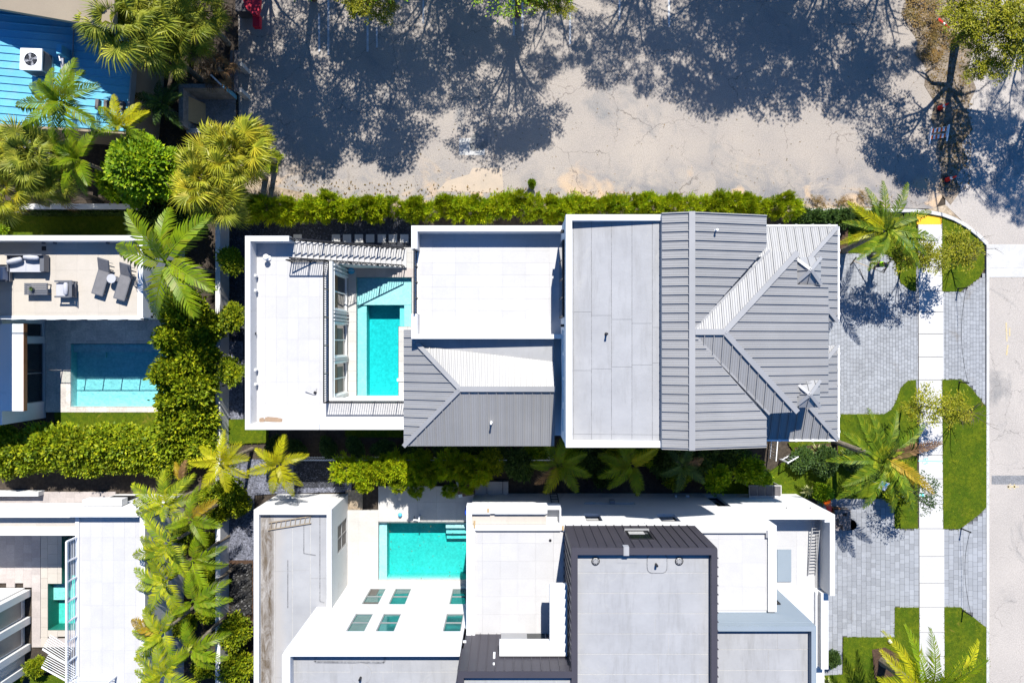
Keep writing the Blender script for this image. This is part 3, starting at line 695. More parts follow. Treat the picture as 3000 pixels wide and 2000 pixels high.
# kerb between street and verge strip, then the sidewalk in slabs
kerb = obj('kerb', MB().box(X(2887), -60, -.04, X(2895), Y(716), .10), M['kerb'], kind='structure')
pts = [W(2886,716), W(2860,690), W(2825,662), W(2790,643), W(2755,630), W(2715,623), W(2680,619), W(2600,618), W(2500,617), W(2340,617)]
c = MB()
for a, b in zip(pts, pts[1:]): c.beam(a+Vector((0,0,.08)), b+Vector((0,0,.08)), .20, .26)
obj('kerb', c, M['kerb'], kind='structure')
walk = obj('sidewalk', MB().box(X(2686), -60, -.05, X(2761), Y(630), .045), M['soil'], kind='structure')
ys = [655,735,783,853,914,978,1045,1112,1176,1238,1300,1332,1401,1475,1547,1628,1706,1777,1850,1920,2000,2070]
for a, b in zip(ys, ys[1:]):
    k = (a/2000)*3; obj('slab', MB().box(X(2686+k*2)+.012, Y(b)+.014, .045, X(2760+k*2)-.012, Y(a)-.014, .075), M['sidewalk'], walk)
obj('tactile_pad', MB().box(X(2684), Y(658), .046, X(2756), Y(629), .082), M['yellow'], walk)
def line3(pts, z=.078, wd=.035):
    mb = MB()
    for a, b in zip(pts, pts[1:]): mb.beam(W(*a, z), W(*b, z), wd, .004)
    return mb
obj('utility_mark', line3([(2690,1349),(2761,1351)]), M['cyanpaint'], walk)
for oy in (1343, 1357):                                   # the two painted S marks
    obj('utility_mark', line3([(2706,oy+3),(2709,oy+1),(2713,oy+1),(2713,oy-2),(2716,oy-3),(2718,oy-1)] if oy == 1357 else [(2708,oy-1),(2707,oy+2),(2711,oy+3),(2714,oy-1),(2718,oy-1),(2718,oy+3)], .0785), M['cyanpaint'], walk)
obj('utility_mark', line3([(2694,1450),(2706,1443),(2700,1456),(2708,1450)], .079, .08), M['cyanpaint'], walk)
# lawns
LAWN = {
 'corner': [(2761,630),(2800,645),(2840,668),(2870,695),(2884,716),(2884,785),(2868,815),(2815,853),(2761,853)],
 'middle': [(2761,1112),(2815,1112),(2845,1135),(2888,1190),(2893,1205),(2895,1480),(2870,1505),(2815,1548),(2764,1548)],
 'south': [(2767,1778),(2815,1778),(2896,1842),(2897,2300),(2771,2300)],
 'drive_top': [(2462,640),(2684,640),(2684,853),(2668,850),(2640,828),(2630,800),(2624,765),(2602,746),(2580,741),(2462,741)],
 'drive_mid': [(2452,1213),(2590,1213),(2612,1200),(2626,1175),(2640,1135),(2660,1116),(2684,1112),(2689,1547),(2622,1547),(2620,1459),(2330,1459),(2100,1445),(2100,1415),(2230,1400),(2330,1330),(2310,1296),(2452,1290)],
 'drive_low': [(2622,1779),(2692,1779),(2695,2300),(2400,2300),(2410,1978),(2470,1975),(2471,1866),(2622,1866)],
 'yard_corner': [(668,1228),(785,1228),(785,1296),(668,1300)], 'house_side': [(1012,1255),(1188,1255),(1188,1280),(1012,1280)],
 'pool_end': [(160,1203),(470,1203),(470,1255),(160,1255)], 'court_end': [(88,1978),(205,1978),(205,2080),(88,2080)], 'back_strip': [(0,632),(385,632),(385,694),(0,694)],
}
for i, (k, p) in enumerate(LAWN.items()):
    z = .095 if k != 'middle' else .096
    l = flat('lawn', p, z, M['grass'], .12)
    scatter_blades('grass', pxpoly(p, z), z, 130, .055, M['blade'], 50+i, parent=None)
    q = pxpoly(p, z); rnd = random.Random(70+i); v = []; f = []            # ragged tufts along the edges
    for a, b in zip(q, q[1:]+q[:1]):
        a, b = Vector((*a, 0)), Vector((*b, 0)); d = b-a; nrm = Vector((-d.y, d.x, 0)).normalized()
        for _ in range(int(d.length*28)):
            if rnd.random() < .35: continue
            c_ = a.lerp(b, rnd.random()) + nrm*rnd.gauss(0, .035); an = rnd.uniform(0, 6.28); l_ = rnd.uniform(.03, .085); k = len(v); dx, dy = math.cos(an), math.sin(an)
            v += [(c_.x-dy*.02, c_.y+dx*.02, z-.02), (c_.x+dy*.02, c_.y-dx*.02, z-.02), (c_.x+dx*l_, c_.y+dy*l_, z+.025)]; f.append((k, k+1, k+2))
    m_ = bpy.data.meshes.new('grass_edge'); m_.from_pydata(v, [], f); obj('grass_edge', m_, M['blade'], kind='stuff')
obj('planting_bed', MB().prism(pxpoly([(2325,1310),(2420,1296),(2452,1300),(2452,1330),(2330,1335)]), .05, .115), M['mulch'], kind='structure')
obj('planting_bed', MB().prism(pxpoly([(2440,640),(2482,640),(2482,742),(2455,742)]), .05, .115), M['mulch'], kind='structure')
obj('planting_bed', MB().prism(pxpoly([(2552,1900),(2590,1893),(2632,1915),(2625,1975),(2560,1985)]), .05, .118), M['mulch'], kind='structure')
# gravel and paths round the houses
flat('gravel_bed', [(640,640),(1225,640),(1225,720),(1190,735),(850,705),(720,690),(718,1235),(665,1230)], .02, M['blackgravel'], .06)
flat('gravel_bed', [(664,1000),(712,1000),(712,1230),(664,1230)], .026, M['greygravel'], .03)
flat('gravel_bed', [(664,1345),(1030,1345),(1030,1440),(820,1445),(745,1450),(740,2300),(664,2300)], .02, M['greygravel'], .06)
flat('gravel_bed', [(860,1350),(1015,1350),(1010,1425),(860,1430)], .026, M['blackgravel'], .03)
flat('mulch_strip', [(670,1640),(742,1640),(742,2300),(670,2300)], .03, M['mulch'], .05)
flat('mulch_strip', [(1012,1435),(1062,1435),(1062,1492),(1012,1492)], .034, M['sand'], .05)
flat('side_path', [(735,1258),(1600,1258),(1600,1300),(735,1300)], .014, M['soil'], .05)
for i, x in enumerate((872.5,985,1017.5,1052,1085,1119,1151.5,1185)):
    obj('stepping_stone', MB().box(X(x-12), Y(711), .0, X(x+12), Y(687), .07), M['concrete'], label='square concrete stepping stone in black gravel, ' + ('partly under the stair top apart from the row' if i == 0 else ['first','second','third','fourth','fifth','sixth','seventh'][i-1]+' in the row from the left'), cat='paving stone', group='stepping stones beside the outside stair')
# driveways
dr = flat('driveway', [(2400,735),(2688,735),(2688,1220),(2400,1220)], .02, M['paverbase'], .06)
paving(dr, pxpoly([(2400,735),(2688,735),(2688,1220),(2400,1220)]), .06, .185, (.24,.26,.28), None, .04, limit=0)
dr = flat('driveway_apron', [(2759,845),(2888,812),(2888,1190),(2759,1120)], .02, M['paverbase'], .06)
paving(dr, pxpoly([(2760,853),(2815,853),(2868,815),(2886,785),(2887,1195),(2845,1135),(2815,1112),(2760,1112)]), .06, .185, (.24,.26,.28), None, .04, limit=0, seed=5)
dl = flat('driveway', [(2405,1450),(2692,1450),(2692,1870),(2400,1985),(2395,1450)], .021, M['paverbase'], .06)
paving(dl, pxpoly([(2410,1459),(2621,1459),(2621,1548),(2692,1548),(2692,1780),(2621,1780),(2621,1868),(2471,1868),(2471,1985),(2410,1985)]), .062, .292, (.27,.36,.44), M['paver'], .04, limit=300, seed=8)
da = flat('driveway_apron', [(2764,1540),(2889,1480),(2889,1845),(2764,1785)], .021, M['paverbase'], .06)
paving(da, pxpoly([(2764,1548),(2815,1548),(2870,1505),(2889,1480),(2889,1842),(2815,1780),(2764,1780)]), .062, .292, (.27,.36,.44), M['paver'], .04, limit=0, seed=9)

# ------------------------------------------------------------------ MAIN HOUSE
N_, S_ = 5.70, -4.76
h = thing('house', 'white townhouse with grey standing-seam roofs and a small lap pool in its courtyard', 'house', (0, 0, 0))
st = M['stucco']
wall = lambda *b: obj('wall', MB().box(*b), st, h)
par = lambda *b: obj('parapet', MB().box(*b), st, h)
# west wing, roof terrace at 3.85
wall(-14.42, S_, -.05, -10.15, 4.45, 3.80); wall(-14.42, 4.45, -.05, -12.05, N_, 3.80)
wall(-9.975, S_, -.05, -5.0, -3.30, 3.80)
par(-14.42, S_, 3.80, -14.14, N_, 4.79); par(-14.14, N_-.28, 3.80, -12.05, N_, 4.785); par(-14.14, S_, 3.80, -5.0, S_+.30, 4.785)
obj('parapet_joint', MB().box(-10.42, S_-.004, 3.9, -10.38, S_+.304, 4.792), M['metalcap'], h)
tile_floor(h, -14.14, -4.46, -10.12, 4.45, 3.80, .600, 1.182, M['tile'], -13.65, 1.306, gap=.004, t=.05)
tile_floor(h, -14.14, 4.45, -12.05, 5.42, 3.80, .600, 1.182, M['tile'], -13.65, 1.306, gap=.004, t=.05)
tile_floor(h, -10.12, -4.46, -5.0, -3.30, 3.80, 1.182, .600, M['tile'], -10.12, -4.46, gap=.004, t=.05)
obj('slab_edge', MB().box(-10.15, -3.30, 3.55, -9.95, 4.45, 3.87), st, h)
obj('slab_edge', MB().box(-9.95, -3.30, 3.55, -5.0, -3.12, 3.87), st, h)
# courtyard wall with three tall windows and fluted piers
wins = [(1.85, 3.85), (-.85, 1.02), (-3.05, -1.22)]
wall_holes(h, 'x', -10.0, -3.30, 4.45, .15, 3.55, [(a, b, .30, 3.30) for a, b in wins], .30, M['stucco'], -1)
for i, (a, b) in enumerate(wins):
    window(h, 'x', -10.0, -1, a, b, .30, 3.30, M['glass'], M['whitemetal'], .10, (), (a+(b-a)*.5,), .07,
           blind=[(a+.07, b-.07, 2.15, 3.2, M['wood'])] if i == 0 else [(a+.07, b-.25, .9, 2.2, M['blind']), (a+.07, b-.07, 2.25, 3.2, M['wood'])])
    f = MB(); f.box(-10.0, a-.10, .2, -9.93, a, 3.4).box(-10.0, b, .2, -9.93, b+.10, 3.4).box(-10.0, a-.1, 3.4, -9.93, b+.1, 3.5)
    obj('window_surround', f, M['whitemetal'], h)
for y0, y1 in ((1.12, 1.75), (-1.12, -.95), (-3.28, -3.16), (3.95, 4.4)):
    n = max(1, int((y1-y0)/.2))
    for k in range(n):
        yy = y0+(k+.5)*(y1-y0)/n; obj('batten', MB().box(-10.0, yy-.045, .15, -9.90, yy+.045, 3.55), st, h)
# outside stair to the terrace
n = 20
for k in range(n):
    x = -12.05 + (k+.5)*5.65/n; z = 3.85 - (k+1)*3.70/(n+1)
    obj('stair_tread', MB().box(x-.155, 4.47, z-.06, x+.155, 5.58, z), M['tile'], h)
s = MB()
for yy in (4.50, 5.55): s.beam((-12.05, yy, 3.55), (-6.4, yy, -.05), .08, .26)
obj('stringer', s, st, h)
obj('stair_wall', MB().prism([(-12.05, 4.45), (-6.6, 4.45), (-6.6, 4.60), (-12.05, 4.60)], -.05, lambda x, y: 3.5-(x+12.05)*3.55/5.5), st, h)
railing(h, (-12.05, 5.58, 3.82), (-6.5, 5.58, .18), .95, .14, 1.4)
railing(h, (-12.05, 4.52, 3.82), (-6.5, 4.52, .18), .95, .14, 1.4)
railing(h, (-12.2, 4.40, 3.85), (-10.14, 4.40, 3.85), 1.0, .12, 1.05)
railing(h, (-10.14, 4.40, 3.85), (-10.14, -3.30, 3.85), 1.05, .125, 1.5)
railing(h, (-10.14, -3.30, 3.85), (-5.05, -3.30, 3.85), 1.0, .125, 1.35)
# courtyard deck
obj('pool_deck', MB().box(-9.97, 3.90, -.05, -4.96, 4.45, .13), M['deck'], h)
tile_floor(h, -9.97, -3.40, -9.47, 4.45, .0, .6, .6, M['deck'], -9.97, 0, t=.15, name='deck_tile', gap=.008)
tile_floor(h, -9.47, 3.90, -4.96, 4.45, .13, .6, .6, M['greytile'], -9.47, 3.88, t=.02, name='deck_tile', gap=.01)
tile_floor(h, -6.89, -3.40, -6.34, .91, .0, .6, .6, M['deck'], -6.89, 0, t=.18, name='deck_tile', gap=.008)
tile_floor(h, -6.34, -3.40, -5.0, .91, .0, .67, .6, M['deck'], -6.34, 0, t=.18, name='deck_tile', gap=.008)
tile_floor(h, -6.10, .91, -4.96, 5.72, .0, .57, .6, M['deck'], -6.10, 0, t=.12, name='deck_tile', gap=.008)
tile_floor(h, -6.62, 4.45, -6.10, 5.72, .0, .52, .6, M['deck'], -6.62, 0, t=.12, name='deck_tile', gap=.008)
obj('skimmer_lid', MB().box(-6.98, -2.42, .18, -6.60, -2.24, .26), M['whiteplastic'], h)
pool(h, P_MAIN, .15, .08, M['water'])
# middle block with roof terrace at 7.2
wall(-4.96, .13, -.05, 2.46, N_, 7.15)
par(-4.96, N_-.28, 7.15, 2.46, N_, 8.05); par(-4.96, 4.56, 7.15, -4.66, N_-.28, 8.045); par(-4.96, .13, 7.15, -4.66, 1.36, 8.03); par(-4.66, .13, 7.15, 2.46, .36, 8.02)
obj('slab_edge', MB().box(-4.96, 1.36, 7.15, -4.70, 4.56, 7.26), st, h)
tile_floor(h, -4.66, .36, 2.46, N_-.28, 7.15, 1.182, .600, M['tile'], -4.03, .36, gap=.004, t=.05)
railing(h, (-4.80, 4.54, 7.26), (-4.80, 1.38, 7.26), .95, .13, .8)
# south block under the hip roof
wall(-5.0, S_, -.05, 2.46, .13, 7.10)
ZE, ZR = 7.1, 8.05
ridge_y, xr0 = Y(1139, ZR), X(1348, ZR); eS, eW, eN = Y(1306, ZE), X(1183, ZE), 1.15
xe = 2.14
sS = (ZR-ZE)/(ridge_y-eS); sW = (ZR-ZE)/(xr0-eW)
roof_plane(h, [(eW, eS), (xe, eS), (xe, ridge_y), (xr0, ridge_y)], lambda x, y: ZE+sS*(y-eS), 'y', .445, M['metal'], .1)
roof_plane(h, [(eW, eS), (xr0, ridge_y), (-4.75, -.06), (-4.97, .12), (-4.97, .59), (eW, .59)], lambda x, y: ZE+sW*(x-eW), 'x', .445, M['metal'], .2)
zN = lambda x, y: ZR-sS*(y-ridge_y)
roof_plane(h, [(xr0, ridge_y), (xe, ridge_y), (xe, -1.02), (-4.55, -.24)], zN, 'y', .30, M['metal'], .05)
obj('cricket', MB().prism([(-4.9,.125), (2.10,.125), (2.10,-1.4), (-4.6,-.5)], 6.9, lambda x, y: 7.36+.03*(x+4.55)), M['membrane'], h)
for p0, p1, wd in (((xr0, ridge_y), (xe, ridge_y), .26), ((xr0, ridge_y), (eW, eS), .22), ((xr0, ridge_y), (-4.75, -.10), .22)):
    z0, z1 = ZR+.085, (ZR+.085 if p1[0] == xe else ZE+.10 if p1[1] == eS else ZR+.06-sS*(p1[1]-ridge_y)+.0)
    if p1[1] == -.10: z1 = ZE+sW*(p1[0]-eW)+.10
    beam_part('ridge_cap', (*p0, z0), (*p1, z1), wd, .05, M['metalcap'], h)
# tower: flat roof, then a gable
wall(2.46, S_, -.05, 11.2, N_, 10.35)
obj('wall', MB().box(2.42, S_, 10.35, 2.70, N_, 11.0), st, h); par(2.70, N_-.27, 10.35, 6.9, N_, 10.995); par(2.70, S_, 10.35, 6.9, S_+.29, 10.99)
zm = lambda x, y: 10.60+(x-2.7)*.058
obj('roof_deck', MB().prism([(2.70, S_+.29), (6.75, S_+.29), (6.75, N_-.27), (2.70, N_-.27)], 10.3, lambda x, y: zm(x, y)-.01), M['lap'], h)
for a, b in ((2.70,2.80),(2.80,3.61),(3.61,4.51),(4.51,5.43),(5.43,6.34),(6.34,6.75)):
    yb = [S_+.29, S_+.55, -1.6+a*.1, 1.9-a*.2, N_-.27]
    for c0, c1 in zip(yb, yb[1:]):
        if c1-c0 > .02: obj('membrane_sheet', MB().prism([(a+.011,c0+.006),(b-.011,c0+.006),(b-.011,c1-.006),(a+.011,c1-.006)], lambda x, y: zm(x, y)-.012, lambda x, y: zm(x, y)+random.uniform(.001,.004)), M['membrane'], h)
GX, GZ = 7.95, 11.45
zwest = lambda x, y: GZ-.222*(GX-x); zeast = lambda x, y: GZ-.222*(x-GX)
gy0, gy1 = S_-.05, N_+.04
roof_plane(h, [(6.69, gy0), (GX, gy0), (GX, gy1), (6.69, gy1)], zwest, 'x', .40, M['metal'], .08, deck=.3)
vN, vS = (11.56, 4.28), (11.56, -3.44)
roof_plane(h, [(GX, .42), (vN[0], vN[1]), (11.56, gy1), (GX, gy1)], zeast, 'x', .40, M['metal'], .08, deck=.3)
roof_plane(h, [(GX, gy0), (11.56, gy0), (11.56, vS[1]), (GX, .42)], zeast, 'x', .40, M['metal'], .08, deck=.3)
for a, b in ((6.75, GX), (GX, 11.2)): obj('gable_wall', MB().prism([(a, S_), (b, S_), (b, N_), (a, N_)], 10.3, lambda x, y: GZ-.222*abs(x-GX)-.315), st, h)
beam_part('ridge_cap', (GX, gy0, GZ+.075), (GX, gy1, GZ+.075), .27, .05, M['metalcap'], h)
# cross hip to the east
r0, r1 = (GX, .42), (9.38, .42); cN, cS = (13.0, 4.05), (13.0, -3.21)
zE = lambda x, y: GZ-.255*(x-9.38); sl_ = .93/3.63
zNn = lambda x, y: GZ-sl_*(y-.42)+.004; zSs = lambda x, y: GZ-sl_*(.42-y)+.004
roof_plane(h, [r0, r1, cN, (11.72, 4.12)], zNn, 'y', .42, M['metal'], .1)
roof_plane(h, [r0, (11.72, -3.28), cS, r1], zSs, 'y', .42, M['metal'], .1)
roof_plane(h, [r1, cS, (13.0, -2.5), (14.62, -2.5), (14.62, 2.6), (13.0, 2.6), cN], zE, 'x', .40, M['metal'], .08)
for a, b, wd in (((GX+.14, .42), r1, .26), (r1, cN, .24), (r1, cS, .24)):
    beam_part('ridge_cap', (*a, GZ+.075), (*b, GZ+.075 if b == r1 else zE(*b)+.085), wd, .05, M['metalcap'], h)
for a, b, f in ((r0, (11.75, 4.16), zNn), (r0, (11.75, -3.32), zSs)):
    beam_part('valley_flashing', (*a, GZ+.03), (*b, f(*b)+.03), .10, .02, M['metalcap'], h)
wall(11.2, -3.1, -.05, 12.8, 3.9, 10.2); wall(12.8, -2.4, -.05, 14.4, 2.5, 9.75)
# two small hipped dormers on the shoulders
for (px, py) in ((2375, 791), (2372, 1155)):
    cx, cy, zb, za, q = X(px, 10.7), Y(py, 10.7), 10.36, 10.72, .62
    d = obj('dormer', MB().box(cx-q+.08, cy-q+.08, 8.0, cx+q-.08, cy+q-.08, zb), st, h)
    for (ax, ay, bx, by) in ((-1,-1,1,-1),(1,-1,1,1),(1,1,-1,1),(-1,1,-1,-1)):
        mb = MB(); A, B, C = Vector((cx+ax*q, cy+ay*q, zb)), Vector((cx+bx*q, cy+by*q, zb)), Vector((cx, cy, za))
        mb.face([A, B, C]); mb.face([A-Vector((0,0,.12)), B-Vector((0,0,.12)), B, A])
        iv = (C-(A+B)/2); iv = Vector((iv.x, iv.y, za-zb))
        for t in (.2, .5, .8):
            f0 = A.lerp(B, t)+Vector((0,0,.03)); mb.beam(f0, f0+iv*(1-abs(2*t-1))*.98, .022, .05)
        obj('roof_panel', mb, M['metal'], d); beam_part('ridge_cap', (cx+ax*q, cy+ay*q, zb+.05), (cx, cy, za+.055), .15, .03, M['metalcap'], d)
# lower hipped roofs over the porch wings
LE, LX, LN, LS, sl2 = 7.6, 16.23, 5.72, -4.87, .35
fE = lambda x, y: LE+sl2*(LX-x); fN = lambda x, y: LE+sl2*(LN-y); fS = lambda x, y: LE+sl2*(y-LS)
roof_plane(h, [(11.2, 4.0), (14.51, 4.0), (LX, LN), (11.2, LN)], fN, 'y', .41, M['metal'], .1)
roof_plane(h, [(LX, LN), (14.6, 4.09), (14.6, 2.62), (LX, .99)], fE, 'x', .40, M['metal'], .08)
roof_plane(h, [(LX, .99), (14.6, 2.62), (14.6, .99)], lambda x, y: LE+sl2*(y-.99), 'y', .41, M['metal'], .1)
roof_plane(h, [(11.2, LS), (LX, LS), (14.6, -3.24), (11.2, -3.24)], fS, 'y', .41, M['metal'], .1)
roof_plane(h, [(LX, LS), (LX, -.20), (14.6, -1.83), (14.6, -3.24)], fE, 'x', .40, M['metal'], .08)
roof_plane(h, [(LX, -.20), (14.6, -.20), (14.6, -1.83)], lambda x, y: LE+sl2*(-.20-y), 'y', .41, M['metal'], .1)
for a, b, z1 in (((LX, LN), (14.55, 4.04), fE(14.55, 0)), ((LX, LS), (14.6, -3.24), fE(14.6, 0)), ((LX, .99), (14.62, 2.6), fE(14.62, 0)), ((LX, -.20), (14.62, -1.81), fE(14.62, 0))):
    beam_part('hip_cap', (*a, LE+.075), (*b, z1+.075), .19, .05, M['metalcap'], h)
wall(11.2, 1.25, -.05, 15.85, N_-.3, 7.45); wall(11.2, S_+.3, -.05, 15.85, -.45, 7.45)
for a, b in (((LX+.05, LN, LE), (LX+.05, .99, LE)), ((LX+.05, -.2, LE), (LX+.05, LS, LE)), ((11.25, LN+.05, LE), (LX, LN+.05, LE)), ((11.25, LS-.05, LE), (LX, LS-.05, LE))):
    g = beam_part('gutter', a, b, .09, .10, M['whitemetal'], h)
    L_ = (Vector(b)-Vector(a)).length; n = int(L_/.75)
    for i in range(n): p = Vector(a).lerp(Vector(b), (i+.5)/n); obj('bracket', MB().box(p.x-.06, p.y-.06, p.z+.05, p.x+.06, p.y+.06, p.z+.075), M['whitemetal'], g)
# tower windows facing the terrace, wall lights
o = obj('window', MB().box(2.36, 1.15, 7.5, 2.455, 4.75, 9.8), M['black'], h)
for i in range(4): obj('pane', MB().box(2.34, 1.22+i*.88, 7.6, 2.358, 1.22+i*.88+.80, 9.7), M['glass'], o)
for yy in (5.2, .75): obj('wall_light', MB().box(2.30, yy-.06, 9.2, 2.455, yy+.06, 9.5), M['black'], h)
for yy in (.2, -1.0, -2.2, -3.6): obj('wall_trim', MB().box(2.40, yy-.7, 8.9, 2.455, yy+.35, 9.02), st, h)
# scuppers and lights on the west parapet, vents on the roofs
for i, yy in enumerate((3.62, 2.8, -1.55, -2.35)): obj('wall_light', MB().cyl((-14.10, yy), .07, 3.98, 4.22, 10), M['whiteplastic'], h)
obj('scupper', MB().box(-14.15, .36, 4.0, -14.10, .50, 4.1), M['black'], h)
def vent(px, py, z0, hh, mat, lab=None, r=.042):
    p = W(px, py, z0); o = obj('vent_pipe', MB().cyl((p.x, p.y), r, z0-.1, z0+hh, 10), mat, h); 
    obj('flashing', MB().cyl((p.x, p.y), r*1.9, z0-.1, z0+.04, 12, r*1.3), mat, o); obj('cap', MB().cyl((p.x, p.y), r*1.25, z0+hh, z0+hh+.05, 10), M['black'] if mat is M['black'] else M['whiteplastic'], o)
vent(2095, 676, 11.2, .30, M['whiteplastic']); vent(1776, 978, 10.75, .28, M['black']); vent(1439, 1238, 7.66, .30, M['whiteplastic'])
# loose things on the terrace
hp = W(787, 756, 3.85)
t = thing('patio_speaker', 'round white dome light standing near the terrace corner at the stair top', 'lamp', (hp.x, hp.y, 3.85))
obj('base', MB().cyl(hp, .16, 3.85, 3.93, 16), M['whiteplastic'], t); obj('stem', MB().cyl(hp, .05, 3.93, 4.25, 10), M['whitemetal'], t)
d = MB(); d.tube([(hp.x,hp.y,4.25),(hp.x,hp.y,4.28),(hp.x,hp.y,4.36),(hp.x,hp.y,4.40)], [.10,.17,.13,.04], 18); obj('dome', d, M['whiteplastic'], t)
p = W(912, 1141, 3.85); Mx = Matrix.Translation(p) @ Matrix.Rotation(R(-22), 4, 'Z')
t = thing('loose_tile', 'loose square tile propped on a black wedge on the white terrace floor', 'tile', p)
obj('slab', MB(Mx @ Matrix.Rotation(R(5), 4, 'Y')).box(-.27,-.2,.05,.27,.2,.08), M['tile'], t); obj('wedge', MB(Mx).box(.20,-.12,0,.34,.0,.10), M['black'], t)
for px, py, a, b, lab in ((802, 1229, .95, .22, 'long flat strip of tan cardboard lying by the south parapet'), (768, 1230, .30, .2, 'short torn piece of tan cardboard lying left of the long strip')):
    p = W(px, py, 3.86); mb = MB(Matrix.Translation(p) @ Matrix.Rotation(R(-4), 4, 'Z')); mb.box(-a/2,-b/2,0,a/2-.08,b/2,.02).box(a/2-.08,-b/2+.03,.006,a/2,b/2-.02,.03).box(-a/2+.1,b/2,.002,a/4,b/2+.03,.015)
    obj('cardboard', mb, M['cardboard'], None, label=lab, cat='cardboard')
p = W(1032, 795, .15); t = thing('bucket', 'pale blue round bucket in the shaded corner of the pool courtyard', 'bucket', p)
mb = MB(); mb.tube([(p.x,p.y,.15),(p.x,p.y,.42)], [.15,.18], 18); obj('pail', mb, M['cyanbox'], t); obj('lid', MB().cyl(p, .19, .42, .45, 18), M['cyanbox'], t); obj('handle', MB().tube([(p.x-.18,p.y,.44),(p.x,p.y+.05,.50),(p.x+.18,p.y,.44)], .01, 6), M['whitemetal'], t)
# ------------------------------------------------------------------ LOWER HOUSE (south)
g = thing('house', 'white townhouse with a charcoal seamed top storey, roof terraces and a wide square pool', 'house', (0, 0, 0))
st = M['stucco']
gw = lambda *b, mat=None, name='wall': obj(name, MB().box(*b), mat or st, g)
NW = -9.27; BT = -24.5            # north wall plane; everything runs south out of the frame
# west annex, flat roof at 3.6 inside a parapet
gw(-14.30, BT, -.05, -10.31, NW-.03, 3.50)
wall_holes(g, 'x', -10.0, -14.78, NW-.03, -.05, 3.5, [(-12.2, -10.6, .3, 2.5)], .30, st, 1 if False else -1)
window(g, 'x', -10.0, -1, -12.2, -10.6, .3, 2.5, M['blind'], M['metalcap'], .06, (1.45,), (-11.4,), .05)
for b in ((-14.30, BT, -14.02, NW-.03), (-14.02, NW-.31, -10.0, NW-.03), (-10.26, -14.78, -10.0, NW-.31)): gw(b[0], b[1], 3.50, b[2], b[3], 3.86, name='parapet')
gw(-12.72, BT, 3.50, -11.85, -17.3, 3.9, name='parapet')
def stainmat():
    m, N, L, b = newmat('stained_membrane'); p = world_pos(N); sp = N.new('ShaderNodeSeparateXYZ'); L.new(p, sp.inputs[0])
    ed = N.new('ShaderNodeMapRange'); ed.inputs[1].default_value = -12.55; ed.inputs[2].default_value = -13.05
    ad = N.new('ShaderNodeMath'); ad.operation = 'MULTIPLY_ADD'; L.new(noise(N, L, p, .45, 3), ad.inputs[0]); ad.inputs[1].default_value = 1.1; 
    sb = N.new('ShaderNodeMath'); sb.operation = 'SUBTRACT'; L.new(sp.outputs[0], sb.inputs[0]); sb.inputs[1].default_value = .55; L.new(sb.outputs[0], ad.inputs[2]); L.new(ad.outputs[0], ed.inputs[0])
    c = mix(N, L, ramp(N, L, noise(N, L, p, .9, 5), .35, .7), (.322,.320,.322), (.274,.273,.276))
    c = mix(N, L, ed.outputs[0], c, (.33,.31,.29))
    br = N.new('ShaderNodeMath'); br.operation = 'MULTIPLY'; mp = N.new('ShaderNodeMapping'); mp.inputs['Scale'].default_value = (1.6, .45, 1); L.new(p, mp.inputs['Vector']); L.new(ramp(N, L, noise(N, L, mp.outputs[0], 1.5, 8, .75, .5), .36, .60), br.inputs[0])
    e2 = N.new('ShaderNodeMapRange'); e2.inputs[1].default_value = -13.15; e2.inputs[2].default_value = -13.5; L.new(sp.outputs[0], e2.inputs[0]); L.new(e2.outputs[0], br.inputs[1])
    c = mix(N, L, br.outputs[0], c, (.085,.060,.035)); L.new(c, b.inputs['Base Color']); b.inputs['Roughness'].default_value = .85
    bumped(N, L, b, noise(N, L, p, 9, 3), .3, .02); return m
M['stained'] = stainmat()
def membrane(parent, x0, y0, x1, y1, z, sw, axis, mat, jit=.0):
    rnd = random.Random(int(x0*7+y0*3)); obj('roof_deck', MB().box(x0, y0, z-.25, x1, y1, z-.012), M['concrete'], parent)
    a0, a1 = (x0, x1) if axis == 'x' else (y0, y1); b0, b1 = (y0, y1) if axis == 'x' else (x0, x1); a = a1
    while a > a0+.05:
        n = max(a0, a-sw); b = b0
        while b < b1-.05:
            e = min(b1, b+rnd.uniform(3, 6)); q = (n+.016, b+.008, a-.016, e-.008) if axis == 'x' else (b+.008, n+.016, e-.008, a-.016)
            obj('membrane_sheet', MB().box(q[0], q[1], z-.01, q[2], q[3], z+rnd.uniform(0, .004)), mat, parent); b = e
        a = n
membrane(g, -14.02, BT, -10.26, NW-.31, 3.55, 1.0, 'x', M['stained'])
for pts in ([(937,1512),(937,1760),(950,1765)],[(890,1535),(890,1620),(925,1626)],[(960,1520),(957,1770)],[(843,1640),(843,1780)]):
    mb = MB()
    for a, b in zip(pts, pts[1:]): mb.beam(W(*a, 3.56), W(*b, 3.56), .055, .012)
    obj('roof_seam', mb, M['lap'], g)
